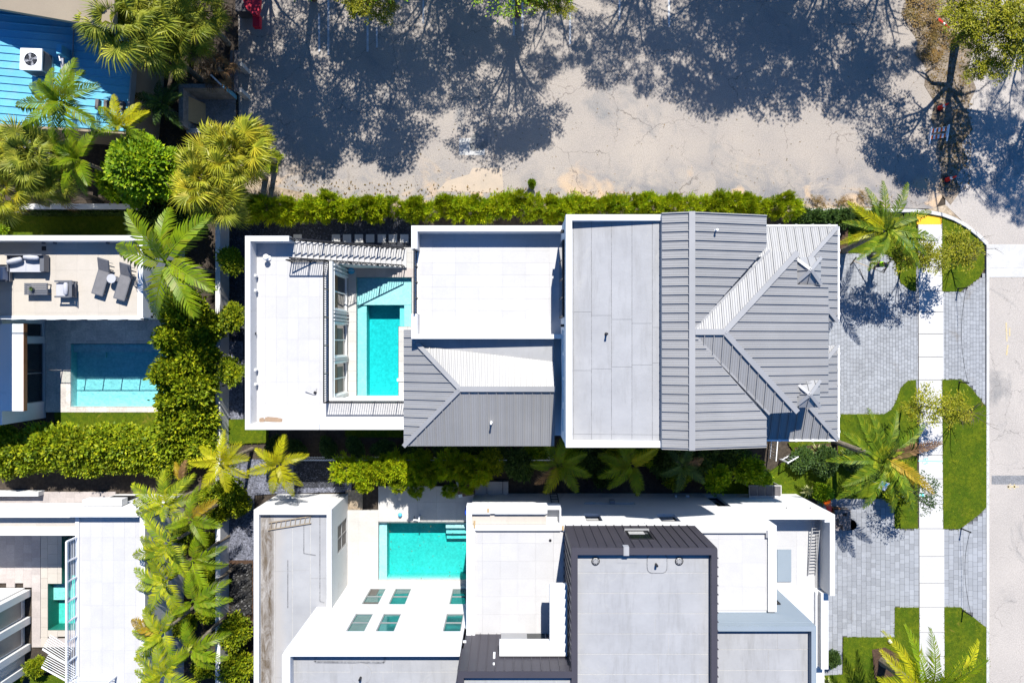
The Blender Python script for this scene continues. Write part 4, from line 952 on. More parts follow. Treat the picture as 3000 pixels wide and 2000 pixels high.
# tall west block, north wall with six windows, top 9.0
TW = -14.80
rows = ((.55, 3.15), (4.35, 6.75)); colsx = ((-8.50, -7.55), (-6.98, -6.03), (-3.55, -2.62))
wall_holes(g, 'y', TW, -10.30, -2.35, -.05, 8.72, [(a, b, c, d) for a, b in colsx for c, d in rows], .25, st, -1)
wall_holes(g, 'y', TW, -10.90, -10.30, 3.5, 8.72, [], .25, st, -1)
gw(-10.90, BT, -.05, -2.35, TW-.26, 8.40); gw(-10.905, TW-.26, 3.5, -10.60, TW-.001, 8.72)
for a, b in colsx:
    for c, d in rows:
        window(g, 'y', TW, -1, a, b, c, d, M['tealglass'], M['metalcap'], .10, (c+(d-c)*.48,), (), .05, blind=[(a+.05, a+(b-a)*.55, c+.05, c+(d-c)*.40, M['blind']), (a+.05, b-.05, c+(d-c)*.80, d-.05, M['blind'])] if c < 1 and a < -8 else [(a+(b-a)*.5, b-.08, c+(d-c)*.1, c+(d-c)*.42, M['tealglass'])])
gw(-10.90, TW-.26, 8.40, -2.35, TW-.002, 8.99, name='parapet'); gw(-10.90, BT, 8.40, -10.62, TW-.26, 8.99, name='parapet')
membrane(g, -10.62, BT, -2.35, TW-.26, 8.45, 1.0, 'y', M['membrane'])
mb = MB(); c = W(1057, 1972, 8.46); mb.cyl(c, .52, 8.44, 8.475, 24); obj('roof_patch', mb, M['membrane'], g)
p = W(1057, 1983, 8.46); obj('vent_pipe', MB().cyl(p, .06, 8.4, 8.75, 10), M['black'], g)
for pts in ([(925,1912),(922,1938),(1125,1940),(1130,1912)],):
    mb = MB()
    for a, b in zip(pts, pts[1:]): mb.beam(W(*a, 8.46), W(*b, 8.46), .10, .014)
    obj('roof_seam', mb, M['lap'], g)
# terrace over the pool side (z 6.5)
gw(-2.30, -15.0, -.05, 2.60, NW, 7.06)
gw(-2.30, TW, 7.06, -1.86, NW, 7.25, name='parapet'); gw(-1.86, NW-.24, 7.06, 2.55, NW, 7.24, name='parapet')
tile_floor(g, -1.86, TW, 2.6, NW-.24, 7.06, .90, .90, M['tile'], -1.5, -10.2, t=.05, gap=.004)
gw(-2.30, NW, 6.60, 1.78, NW+1.0, 7.02, name='balcony'); tile_floor(g, -2.02, NW+.02, 1.76, NW+.58, 7.02, .9, .56, M['tile_cream'], -2.02, NW+.02, t=.04, gap=.004); gw(-2.30, NW+.60, 7.02, 1.78, NW+1.0, 7.24, name='parapet'); gw(-2.30, NW+.002, 7.02, -2.02, NW+.60, 7.245, name='parapet')
gw(1.78, NW, 5.9, 2.50, NW+.80, 6.3, name='balcony'); gw(1.78, NW+.72, 6.3, 2.50, NW+.80, 6.95, name='parapet'); gw(2.42, NW+.002, 6.3, 2.50, NW+.72, 6.95, name='parapet')
for bx in ((-2.02, -1.1, 7.2), (-.86, 1.70, 7.2)): obj('coping', MB().box(bx[0], NW+.58, 7.24, bx[1], NW+1.03, 7.275), M['stucco'], g)
for (px, py, a, b) in ((1430,1494,.10,.20),(1390,1535,.09,.36),(1649,1546,.09,.22)): 
    p = W(px, py, 7.25); obj('bare_board', MB().box(p.x-a/2, p.y-b/2, 7.24, p.x+a/2, p.y+b/2, 7.285), M['plywood'], g)
mb = MB(); mb.box(-1.80, NW-.275, 7.06, 2.45, NW-.245, 7.252); obj('parapet_flashing', mb, M['metalcap'], g)
p = W(1612, 1582, 7.12); obj('floor_drain', MB().cyl(p, .07, 7.1, 7.14, 10), M['black'], g)
# long north wall with its windows
nwh = [(4.12, 7.05, 2.35, 2.80), (3.86, 4.70, 4.85, 6.35), (7.72, 8.72, 4.95, 6.45), (11.60, 12.35, .45, 3.2)]
wall_holes(g, 'y', NW, 2.60, 13.34, -.05, 7.25, nwh, .30, st, -1)
for (a, b, c, d) in nwh: window(g, 'y', NW, -1, a, b, c, d, M['glass'], M['black'], .22, (), (), .05, blind=[(a+.1, b-.1, c+.05, c+.55, M['concrete'])] if c > 4 else None)
gw(2.60, BT, -.05, 13.34, NW-.31, 7.06)
gw(9.25, NW-.36, 7.06, 13.34, NW-.305, 7.25, name='parapet'); gw(12.92, -13.62, 7.06, 13.34, NW-.36, 7.252, name='parapet')
obj('parapet_flashing', MB().box(9.3, NW-.39, 7.06, 12.85, NW-.365, 7.253), M['metalcap'], g)
obj('scupper', MB().box(12.80, NW-.62, 7.0, 12.92, NW-.25, 7.257), M['metalcap'], g)
tile_floor(g, 9.25, -13.62, 12.92, NW-.36, 7.06, 1.2, 1.2, M['tile'], 9.25, -13.6, t=.05, gap=.0035)
for i, (px, py) in enumerate(((1832,1531),(1895,1531),(2310,1487),(2380,1487))): p = W(px, py, 6.9 if i < 2 else 3.8); obj('outlet', MB().box(p.x-.10, NW, p.z-.05, p.x+.10, NW+.09, p.z+.05), M['stucco'], g)
for (px, py, z) in ((1980,1449,.9),(2012,1447,.9),(2016,1456,.9)): p = W(px, py, z); obj('hose_bib', MB().box(p.x-.05, NW, z-.06, p.x+.05, NW+.10, z+.06), M['whiteplastic'], g)
obj('wall_box', MB().box(X(1783,2.2), NW, 2.25, X(1798,2.2), NW+.18, 2.7), M['metalcap'], g)
# charcoal top storey
DX0, DX1, DT = 2.68, 9.22, 11.0
gw(DX0, BT, 6.3, DX1, NW-.02, 10.55, mat=M['darkmetal'], name='dark_wall')
w0, w1 = (5.55, 6.65)
def seamed(parent, axis, pos, out, u0, u1, z0, z1, sp, hole=None):
    n = round((u1-u0)/sp)
    for i in range(n):
        a, b = u0+(u1-u0)*i/n, u0+(u1-u0)*(i+1)/n
        segs = [(z0, z1)]
        if hole and a < hole[1]-.05 and b > hole[0]+.05: segs = [(z0, hole[2]), (hole[3], z1)]
        for c, d in segs:
            mb = MB()
            if axis == 'y': mb.box(a+.003, pos, c, b-.003, pos+out*.02, d).box(a-.016, pos+out*.02, c, a+.016, pos+out*.07, d)
            else: mb.box(pos, a+.003, c, pos+out*.02, b-.003, d).box(pos+out*.02, a-.016, c, pos+out*.07, a+.016, d)
            obj('wall_panel', mb, M['darkmetal'], parent)
HO = (w0, w1, 8.3, 9.7)
seamed(g, 'y', NW-.02, 1, DX0, DX1, 7.26, DT-.02, .408, HO)
seamed(g, 'x', DX0, -1, -14.75, NW-.06, 6.46, DT-.02, .408)
seamed(g, 'x', DX1, 1, BT, NW-.06, 6.46, DT-.02, .408)
o = window(g, 'y', NW-.0, -1, w0, w1, 8.3, 9.7, M['glass'], M['black'], -.0, (), (), .05, blind=[(w0+.1, w1-.25, 8.35, 8.8, M['concrete'])])
obj('sill', MB().box(w0-.05, NW-.02, 8.2, w1+.05, NW+.12, 8.3), M['metalcap'], o)
for b in ((DX0, NW-.31, DX1, NW-.02), (DX0, BT, DX0+.27, NW-.31), (DX1-.26, BT, DX1, NW-.31)): gw(b[0], b[1], 10.55, b[2], b[3], DT, mat=M['darkmetal'], name='parapet')
obj('scupper', MB().box(X(1828,DT)-.02, NW-.34, 10.7, X(1843,DT), NW+.06, DT+.02), M['membrane'], g)
membrane(g, DX0+.27, BT, DX1-.26, NW-.31, 10.66, .92, 'y', M['membrane'])
for i, px in enumerate((1745, 1990)):
    p = W(px, 1643, 10.7); d = obj('roof_drain', MB().tube([(p.x,p.y,10.6),(p.x,p.y,10.69),(p.x,p.y,10.72)], [.19,.18,.11], 20), M['metalcap'], g)
    obj('drain_ring', MB().tube([(p.x+.17*math.cos(a), p.y+.17*math.sin(a), 10.70) for a in [k*math.pi/10 for k in range(21)]], .02, 6), M['black'], d)
    mb = MB(); [mb.box(p.x+.11*math.cos(a)-.015, p.y+.11*math.sin(a)-.015, 10.69, p.x+.11*math.cos(a)+.015, p.y+.11*math.sin(a)+.015, 10.735) for a in [k*math.pi/4 for k in range(8)]]; obj('strainer', mb, M['black'], d)
c = W(1925, 1650, 10.67); q = [(c.x+.45*math.cos(a)*abs(math.cos(a))**-.5 if abs(math.cos(a)) > .01 else c.x, c.y+.43*math.sin(a)*abs(math.sin(a))**-.5 if abs(math.sin(a)) > .01 else c.y) for a in [2*math.pi*k/24+.01 for k in range(24)]]
obj('roof_patch', MB().prism(q, 10.66, 10.676), M['membrane'], g); obj('patch_edge', MB().tube([(a_, b_, 10.668) for a_, b_ in q+q[:1]], .022, 5, False), M['lap'], g); obj('vent_pipe', MB().cyl(W(1922,1652,10.7), .055, 10.6, 10.95, 10), M['black'], g)
obj('roof_patch', MB().box(X(1808,10.67), Y(1648,10.67), 10.66, X(1866,10.67), Y(1626,10.67), 10.674), M['membrane'], g)
# charcoal wall closing the terrace, white canopy in front of it
gw(-2.44, BT, 6.3, DX0, TW-.30, 10.55, mat=M['darkmetal'], name='dark_wall'); gw(-2.44, TW-.30, 10.0, DX0, TW-.02, DT, mat=M['darkmetal'], name='parapet'); gw(-2.44, BT, 10.55, -2.17, TW-.30, DT, mat=M['darkmetal'], name='parapet')
gw(-2.44, TW-.30, 6.3, DX0, TW-.02, 10.0, mat=M['darkmetal'], name='dark_wall')
seamed(g, 'y', TW-.02, 1, -2.44, DX0-.1, 6.46, DT-.02, .405)
seamed(g, 'x', -2.44, -1, BT, TW-.06, 9.0, DT-.02, .405)
membrane(g, -2.17, BT, DX0, TW-.30, 10.66, .92, 'y', M['membrane'])
cz0, cz1 = 9.35, 9.70
obj('canopy', MB().box(1.77, -11.40, cz0, 2.58, -14.06, cz1), st, g); obj('canopy', MB().box(-.59, -14.06, cz0, 2.58, TW+.08, cz1), st, g)
o = obj('sliding_door', MB().box(-.55, TW+.02, 7.11, 1.7, TW+.06, 8.9), M['metalcap'], g); obj('door_pane', MB().box(.75, TW+.055, 7.2, 1.65, TW+.07, 8.8), M['glass'], o)
obj('wall_light', MB().box(X(1357,8), TW, 8.0, X(1366,8), TW+.08, 8.1), M['whiteplastic'], g)
p = W(1448, 1917, 9.6); obj('wall_light', MB().box(p.x-.05, TW, 9.3, p.x+.05, TW+.1, 9.75), M['whiteplastic'], g); obj('wall_light', MB().box(p.x-.04, TW, 10.3, p.x+.04, TW+.07, 10.4), M['whiteplastic'], g)
# low north-east wing, terrace at 3.9
E0, E1 = 17.05, 17.32
gw(13.34, -20.0, -.05, E1-.02, NW, 3.85)
gw(13.34, NW-.25, 3.85, E1-.30, NW, 5.10, name='parapet')
gw(E0, -13.62, 3.85, E1, NW, 5.06, name='parapet'); gw(E0-.27, NW-.42, 3.85, E0, NW-.02, 5.04, name='parapet')
tile_floor(g, 13.34, -13.7, 16.75, NW-.25, 3.85, 1.2, 1.2, M['tile'], 13.34, -13.7, t=.05, gap=.0035)
obj('gutter_channel', MB().box(16.76, -13.62, 3.85, 17.0, NW-.3, 3.872), M['metalcap'], g)
obj('roof_hatch', MB().box(X(2277,3.95), Y(1703,3.95), 3.9, X(2318,3.95), Y(1609,3.95), 3.96), M['greypaint'], g)
# grey south-east block
GY, GXE, GT = -13.70, 14.68, 8.75
gw(9.22, BT, 3.8, GXE, GY-.02, 8.30, mat=M['greypaint']); gw(9.22, GY-.26, 8.30, GXE, GY-.021, GT, mat=M['greypaint'], name='parapet'); gw(GXE-.24, BT, 8.30, GXE, GY-.26, GT-.002, mat=M['greypaint'], name='parapet')
wall_holes(g, 'y', GY, 9.22, GXE+.002, 3.85, 8.29, [(12.6, 14.0, 4.6, 6.1)], .02, M['greypaint'], -1)
window(g, 'y', GY+.06, -1, 12.6, 14.0, 4.6, 6.1, M['blind'], M['black'], .04)
gw(9.23, -16.6, 8.3, 9.52, -11.6, 6.5, mat=M['stucco_dirty'], name='wall_strip')
membrane(g, 9.24, BT, GXE-.24, GY-.26, 8.42, 1.02, 'y', M['membrane'])
gw(14.68, -17.85, -.05, 16.85, -13.72, 4.1); gw(16.85, -17.85, 3.6, 17.25, -13.70, 4.45, name='parapet'); gw(16.62, -17.85, 4.1, 16.70, -13.72, 4.3, name='parapet')
gw(14.68, BT, -.05, 16.2, -17.85, 4.1, mat=M['greypaint']); gw(14.7, -18.6, 4.1, 16.4, -16.6, 4.6, mat=M['greypaint'])
obj('wall_light', MB().box(X(2228,6.5), GY, 6.4, X(2236,6.5), GY+.07, 6.5), M['whiteplastic'], g)
# pool and its deck
pool(g, P_LOW, .16, .09, M['water_low'])
tile_floor(g, -10.0, -14.80, -2.3, -8.85, .0, 1.18, 1.18, M['deck'], -7.65, -8.85, t=.16, gap=.004, skip=lambda x, y: inpool(x, y) or (x < -8.7 and y > -10.2), name='deck_tile') if False else None
for (a, b, c, d) in ((-10.0,-14.80,-8.13,-10.25), (-8.13,-14.80,-2.3,-14.48), (-8.13,-10.98,-2.3,-8.80), (-9.1,-10.98,-8.13,-10.25)):
    if (a, b) == (-9.1, -10.98): continue
    tile_floor(g, a, b, c, d, .0, 1.18, 1.18, M['deck'], -8.13+1.18, -10.98+.04, t=.16, gap=.004, name='deck_tile')
tile_floor(g, -2.3, -9.2, -.75, -8.60, .0, .9, 1.2, M['deck'], -2.3, -9.2, t=.14, gap=.01, name='deck_tile')
# things round that pool
p = W(1173, 1506, .16); t = thing('floor_lamp', 'small grey glass dome lamp on the pale deck beside the square pool', 'lamp', p)
obj('foot', MB().cyl(p, .10, .16, .22, 14), M['metalcap'], t); mb = MB(); mb.tube([(p.x,p.y,.22),(p.x,p.y,.28),(p.x,p.y,.36),(p.x,p.y,.40)], [.11,.125,.10,.02], 16); obj('globe', mb, M['cyanbox'], t)
p = W(1222, 1517, .16); Mx = Matrix.Translation(p) @ Matrix.Rotation(R(-6), 4, 'Z'); t = thing('folding_step', 'small folding step with a white tread at the edge of the square pool', 'step stool', p)
obj('tread', MB(Mx).box(-.2,-.12,.12,.2,-.04,.16), M['whiteplastic'], t); obj('frame', MB(Mx).beam((-.18,.1,0),(-.18,-.1,.14),.03,.03).beam((.18,.1,0),(.18,-.1,.14),.03,.03), M['black'], t); obj('side_panel', MB(Mx).box(.12,-.12,0,.2,.22,.34), M['whiteplastic'], t)
p = W(1366, 1428, 1.0); t = thing('storage_box', 'open brown flat-pack box with white flaps standing on the deck by the blue barrel', 'box', (p.x, p.y, .14))
Mx = Matrix.Translation((p.x, p.y, .14)) @ Matrix.Rotation(R(10), 4, 'Z')
obj('carton', MB(Mx).box(-.42,-.5,0,.42,.4,.75), M['brown'], t); obj('flap', MB(Mx).box(-.55,.10,.76,-.42,.42,.80), M['whiteplastic'], t); obj('flap', MB(Mx).box(-.56,-.52,.76,-.30,-.34,.80), M['whiteplastic'], t); obj('lid', MB(Mx @ Matrix.Rotation(R(-9), 4, 'Y')).box(-.46,-.5,.80,.42,.42,.84), M['brown'], t)
for i, (px, py, hh, lab) in enumerate(((1378,1492,1.15,'tall blue barrel standing between the pool deck and the white balcony'), (1428,1470,.8,'blue barrel half hidden behind the white balcony parapet'))):
    p = W(px, py, .6); t = thing('barrel', lab, 'barrel', (p.x, p.y, .1), 'blue barrels beside the balcony')
    mb = MB(); mb.tube([(p.x,p.y,.1),(p.x,p.y,.1+hh*.5),(p.x,p.y,.1+hh)], [.27,.32,.27], 18); obj('drum', mb, M['blueplastic'], t); obj('rim', MB().tube([(p.x+.27*math.cos(a), p.y+.27*math.sin(a), .1+hh) for a in [k*math.pi/10 for k in range(21)]], .025, 6), M['blueplastic'], t); obj('bung', MB().cyl((p.x+.1,p.y+.05), .04, .1+hh, .13+hh, 8), M['black'], t)
for i, (x0, y0, x1, y1, lab) in enumerate(((1388,1412,1425,1475,'wide grey stone slab leaning flat by the barrels under the hedge'), (1428,1410,1472,1476,'stained concrete slab with rusty streaks right of the wide grey slab'), (1474,1410,1489,1476,'narrow concrete slab at the end of the slab row'))):
    obj('paving_slab', MB().box(X(x0,.3), Y(y1,.3), -.05, X(x1,.3), Y(y0,.3), .30+.03*i), M['concrete'], None, label=lab, cat='slab', group='concrete slabs by the barrels')
p = W(1403, 1475, 5.0)
# ladders
ladder('ladder', 'pale timber ladder lying across the stained annex roof', W(786,1541,3.62), W(913,1521,3.62), .40, M['tan'], 9, side=(.15,1,0))
ladder('ladder', 'long aluminium ladder lying on the white roof beside the eastern fin wall', W(2378,1683,3.96), W(2392,1523,4.25), .42, M['metalcap'], 17, side=(1,.05,0))
ladder('ladder', 'dark ladder leaning against the shaded north wall behind a palm', W(1615,1412,.1), W(1628,1481,2.6), .42, M['black'], 9, side=(1,0,0))
# ------------------------------------------------------------------ NEIGHBOUR with the furnished terrace (west)
n1 = thing('house', 'neighbouring house with a furnished cream roof terrace and a deep blue pool below', 'house', (0, 0, 0))
nb = lambda *b, mat=None, name='wall': obj(name, MB().box(*b), mat or st, n1)
nb(-36, 1.30, -.05, -20.0, 5.74, 3.80); nb(-36, 5.46, 3.80, -20.0, 5.74, 4.68, name='parapet'); nb(-20.28, 1.30, 3.80, -20.0, 5.46, 4.675, name='parapet')
tile_floor(n1, -36, 1.42, -20.28, 5.46, 3.80, 1.17, 1.17, M['tile_cream'], -27.6, 1.6, t=.05, gap=.004)
nb(-36, 1.28, 3.6, -20.0, 1.42, 3.88, name='slab_edge')
rl = nb(-36, 1.20, 3.84, -20.05, 1.24, 3.90, mat=M['whitemetal'], name='base_rail'); nb(-36, 1.205, 4.78, -20.05, 1.235, 4.83, mat=M['whitemetal'], name='top_rail')
for i in range(9): nb(-20.1-i*1.13, 1.19, 3.70, -20.16-i*1.13, 1.25, 4.78, mat=M['aluframe'], name='rail_post')
for i in range(8): nb(-20.2-i*1.13, 1.213, 3.92, -21.19-i*1.13, 1.227, 4.76, mat=M['clear'], name='glass_panel')
for a, b in ((127,498),(160,496),(315,440)): 
    p = W(a, 713, 4.1); nb(p.x-.06, 5.36, 4.0, p.x+.06, 5.459, 4.15, mat=M['aluframe'], name='wall_light')
p = W(129, 728, 3.85); nb(p.x-.12, p.y-.12, 3.85, p.x+.12, p.y+.12, 3.87, mat=M['black'], name='floor_drain')
nb(-36, -2.2, 6.75, -27.35, 6.2, 7.0, name='roof_overhang'); nb(-36, -2.0, 3.8, -30.6, 6.0, 6.75)  # upper slab is unseen, added to shade the west end of the terrace
wall_holes(n1, 'x', -28.45, -4.65, 1.30, .0, 3.6, [(.30, 1.08, .25, 2.6), (-3.65, -.10, .12, 2.6)], .3, M['stucco_dirty'], -1)
nb(-36, -4.65, -.05, -28.76, 1.29, 3.58)
window(n1, 'x', -28.45, -1, .30, 1.08, .25, 2.6, M['glass'], M['metalcap'], .12)
window(n1, 'x', -28.45, -1, -3.65, -.10, .12, 2.6, M['glass'], M['metalcap'], .12, (), (-1.9,))
nb(-28.6, -3.85, 3.58, -27.08, .98, 3.84, name='roof_overhang'); obj('fascia', MB().box(-27.09, -3.86, 3.57, -27.05, .99, 3.835), M['wood'], n1)
nb(-36, -3.85, 3.58, -28.6, 1.2, 3.80, mat=M['membrane'], name='lower_roof')
pool(n1, P_N1, .12, .05, M['water_deep'])
for (a, b, c, d) in ((-28.45,-4.3,-26.87,5.0), (-26.87,-.13,-19.4,1.28), (-26.87,-4.30,-19.4,-3.97)): tile_floor(n1, a, b, c, min(d, 1.28), .0, .62, .62, M['travertine'], -28.4, -4.3, t=.12, gap=.004, name='deck_tile')
# its furniture
def rect_from(px0, py0, px1, py1, z): return X(px0, z), Y(py1, z), X(px1, z), Y(py0, z)
TZ = 3.86
x0, y0, x1, y1 = rect_from(28, 747, 136, 796, 4.2)
t = thing('sofa', 'grey two-seat outdoor sofa with plump pale cushions on the cream terrace', 'sofa', ((x0+x1)/2, (y0+y1)/2, TZ))
obj('frame', MB().box(x0,y0,TZ+.12,x1,y1,TZ+.25).box(x0,y1-.07,TZ+.25,x1,y1,TZ+.72).box(x0,y0,TZ+.25,x0+.07,y1-.07,TZ+.55).box(x1-.22,y0,TZ+.25,x1,y1-.07,TZ+.55), M['aluframe'], t)
for sx in (x0+.05, x1-.10):
    for sy in (y0+.05, y1-.1): obj('leg', MB().box(sx, sy, TZ, sx+.05, sy+.05, TZ+.12), M['aluframe'], t)
m2 = (x0+x1)/2-.06
for a, b in ((x0+.08, m2), (m2+.01, x1-.23)): obj('seat_cushion', MB().box(a, y0-.02, TZ+.25, b, y1-.12, TZ+.42), M['fabric'], t)
for (cx, cy, an) in (((x0+m2)/2, y1-.35, 14), ((m2+x1)/2-.1, y1-.17, -3)):
    mb = MB(Matrix.Translation((cx, cy, TZ+.62)) @ Matrix.Rotation(R(an), 4, 'Z') @ Matrix.Rotation(R(20), 4, 'X')); mb.tube([(-.42,0,0),(-.36,0,0),(0,0,0),(.36,0,0),(.42,0,0)], [.06,.13,.16,.13,.06], 12); mb.smooth = True; obj('cushion', mb, M['fabric'], t)
x0, y0, x1, y1 = rect_from(73, 829, 141, 864, 4.2)
t = thing('coffee_table', 'low slatted slate coffee table with a small plant on it', 'table', ((x0+x1)/2, (y0+y1)/2, TZ))
for i in range(6): a = y0+(y1-y0)*i/6; obj('slat', MB().box(x0, a+.008, TZ+.36, x1, a+(y1-y0)/6-.008, TZ+.40), M['aluframe'], t)
obj('frame', MB().box(x0+.03,y0+.02,TZ+.30,x0+.10,y1-.02,TZ+.36).box(x1-.10,y0+.02,TZ+.30,x1-.03,y1-.02,TZ+.36), M['aluframe'], t)
for sx in (x0+.04, x1-.10):
    for sy in (y0+.04, y1-.1): obj('leg', MB().box(sx, sy, TZ, sx+.06, sy+.06, TZ+.30), M['aluframe'], t)
pc = ((x0+x1)/2-.13, (y0+y1)/2); t = thing('potted_plant', 'small spiky green pot plant on the slatted coffee table', 'plant', (*pc, TZ+.40))
obj('pot', MB().tube([(*pc, TZ+.40), (*pc, TZ+.52)], [.07, .10], 12), M['aluframe'], t)
mb = MB()
for i in range(22): a = i*2.4; d = Vector((math.cos(a), math.sin(a), 0)); s_ = Vector((-d.y, d.x, 0))*.02; p0 = Vector((*pc, TZ+.5)); e = p0+d*.17*(.6+.4*(i % 3)/2)+Vector((0,0,.12)); mb.face([p0-s_, p0+s_, e+s_*.6, e])
obj('leaves', mb, M['darkleaf'], t)
x0, y0, x1, y1 = rect_from(165, 822, 222, 872, 4.25)
t = thing('armchair', 'grey slat-backed outdoor armchair with a pale cushion beside the coffee table', 'chair', ((x0+x1)/2, (y0+y1)/2, TZ))
obj('seat_cushion', MB().box(x0+.02, y0+.10, TZ+.25, x1-.34, y1-.12, TZ+.42), M['fabric'], t)
for sy in (y0, y1-.09): obj('armrest', MB().box(x0, sy, TZ+.50, x1-.12, sy+.09, TZ+.56).box(x0+.02, sy+.02, TZ, x0+.08, sy+.07, TZ+.5).box(x1-.2, sy+.02, TZ, x1-.14, sy+.07, TZ+.5), M['aluframe'], t)
mb = MB(Matrix.Translation((x1-.42, (y0+y1)/2, TZ+.58)) @ Matrix.Rotation(R(-15), 4, 'Y')); mb.tube([(0,-.34,0),(0,-.28,0),(0,0,0),(0,.28,0),(0,.34,0)], [.06,.11,.13,.11,.06], 12); mb.smooth = True; obj('cushion', mb, M['fabric'], t)
for i in range(5): a = x1-.32+i*.066; obj('back_slat', MB().box(a, y0+.02, TZ+.48+i*.05, a+.048, y1-.02, TZ+.52+i*.05), M['aluframe'], t)
obj('seat_frame', MB().box(x0+.02,y0+.04,TZ+.18,x1-.1,y1-.04,TZ+.245), M['aluframe'], t)
x0, y0, x1, y1 = rect_from(-34, 776, 24, 826, 4.25)
t = thing('armchair', 'grey outdoor armchair cut off by the left edge of the photo', 'chair', ((x0+x1)/2, (y0+y1)/2, TZ))
obj('seat_cushion', MB().box(x0+.3, y0+.10, TZ+.25, x1-.1, y1-.12, TZ+.42), M['fabric'], t)
for sy in (y0, y1-.09): obj('armrest', MB().box(x0, sy, TZ+.50, x1, sy+.09, TZ+.56), M['aluframe'], t)
obj('seat_frame', MB().box(x0,y0+.05,TZ,x1-.02,y1-.05,TZ+.245), M['aluframe'], t); obj('cushion', MB().box(x1-.16,y0+.12,TZ+.4,x1-.04,y1-.14,TZ+.75), M['fabric'], t)
def lounger(px, py, an, lab):
    p = W(px, py, 4.1); Mx = Matrix.Translation((p.x, p.y, TZ)) @ Matrix.Rotation(R(an), 4, 'Z')
    t = thing('sun_lounger', lab, 'sun lounger', (p.x, p.y, TZ), 'sun loungers on the neighbour terrace')
    f = MB(Mx)
    for sx in (-.30, .30): f.beam((sx,-1.0,.30),(sx,.35,.30),.05,.06).beam((sx,.35,.30),(sx,.98,.72),.045,.05)
    for yy in (-1.0,-.45,.0,.35): f.beam((-.30,yy,.30),(.30,yy,.30),.045,.045)
    f.beam((-.30,.98,.72),(.30,.98,.72),.045,.045); obj('frame', f, M['aluframe'], t)
    for sx in (-.28, .28):
        for sy in (-.85, .30): obj('leg', MB(Mx).box(sx-.025,sy-.025,0,sx+.025,sy+.025,.29), M['aluframe'], t)
    obj('seat_sling', MB(Mx).box(-.28,-.98,.325,.28,.34,.335), M['mesh'], t)
    obj('back_sling', MB(Mx @ Matrix.Translation((0,.35,.335)) @ Matrix.Rotation(R(33.7), 4, 'X')).box(-.28,0,-.006,.28,.74,.006), M['mesh'], t)
    for i in range(3): a = .12+i*.2; obj('strut', MB(Mx).beam((-.28,.35+a,.22),(.28,.35+a,.22),.03,.03), M['aluframe'], t)
lounger(302, 812, -17, 'grey sling sun lounger left of the round side table'); lounger(366, 826, -17, 'grey sling sun lounger right of the round side table by the parapet')
p = W(327, 816, 4.3); t = thing('side_table', 'round pale side table between the two sun loungers', 'table', (p.x, p.y, TZ))
obj('table_top', MB().cyl(p, .25, TZ+.45, TZ+.48, 28), M['fabric'], t); obj('leg', MB().cyl(p, .03, TZ+.03, TZ+.45, 10), M['aluframe'], t); obj('foot', MB().cyl(p, .17, TZ, TZ+.03, 20), M['aluframe'], t)
# boundary wall with ivy north of it
bw = thing('garden_wall', 'white garden wall with ivy hanging on its south face behind the terrace house', 'wall', (-25, 8, 0))
obj('wall', MB().box(-36, Y(613,1.5), -.05, X(402,1.5), Y(597,1.5), 1.5), M['stucco_dirty'], bw)
mb_rnd = random.Random(4); v = []; f = []
for _ in range(5000):
    x = mb_rnd.uniform(-29, X(395,1.5)); z = mb_rnd.uniform(.2, 1.5); y = Y(613,1.5)-.02-mb_rnd.random()*.16; s_ = mb_rnd.uniform(.04,.08); a = mb_rnd.uniform(0,6.28); i = len(v)
    v += [(x+s_*math.cos(a), y, z+s_*math.sin(a)), (x+s_*math.cos(a+1.6), y-.05, z+s_*math.sin(a+1.6)), (x+s_*math.cos(a+3.1), y-.02, z+s_*math.sin(a+3.1)), (x+s_*math.cos(a+4.7), y, z+s_*math.sin(a+4.7))]; f.append((i,i+1,i+2,i+3))
m = bpy.data.meshes.new('ivy'); m.from_pydata(v, [], f); obj('ivy', m, M['darkleaf'], bw, kind='stuff')
# long wall between the gardens
lw = thing('garden_wall', 'long white boundary wall running down past the three round topiary bushes', 'wall', (-17.5, 0, 0))
ysw = [655, 900, 1150, 1400, 1650, 1900, 2250]
for a, b in zip(ysw, ysw[1:]): obj('wall_section', MB().box(X(631,1.3), Y(b,0)+.003, -.05, X(645,1.3), Y(a,0), 1.3), M['stucco_dirty'], lw); 
obj('wall_footing', MB().box(X(645,1.3)+.003, Y(2250,0), -.05, X(664,.1), Y(655,0), .22), M['stucco_dirty'], lw)
# ------------------------------------------------------------------ NEIGHBOUR with the white railed court (south-west)
n2 = thing('house', 'neighbouring house with a pale roof terrace round a paved court and a narrow green pool', 'house', (0, 0, 0))
nb = lambda *b, mat=None, name='wall': obj(name, MB().box(*b), mat or st, n2)
nb(-24.15, BT, -.05, -20.05, -9.30, 3.80); nb(-36, -10.70, 2.9, -24.15, -9.6, 3.80, name='slab'); nb(-36, -9.6, 2.3, -24.15, -9.30, 4.40, name='fascia')
nb(-24.15, -9.58, 3.80, -20.05, -9.30, 4.39, name='parapet'); nb(-20.33, BT, 3.80, -20.05, -9.58, 4.38, name='parapet')
nb(-36, -10.72, 3.60, -24.15, -10.25, 3.90, name='kerb')
tile_floor(n2, -23.95, BT, -20.33, -9.58, 3.80, .62, 1.25, M['tile'], -23.95, -9.6, t=.05, gap=.004)
tile_floor(n2, -36, -10.25, -24.15, -9.60, 3.80, 1.1, .65, M['tile_cream'], -24.15, -9.6, t=.05, gap=.004)
nb(-24.15, BT, 3.80, -23.95, -9.6, 3.92, name='slab_edge')
nb(-24.2, -9.26, 2.6, -22.0, -8.9, 3.2, name='ledge'); window(n2, 'y', -9.30, 1, -24.0, -22.2, .5, 2.4, M['glass'], M['whitemetal'], .02)
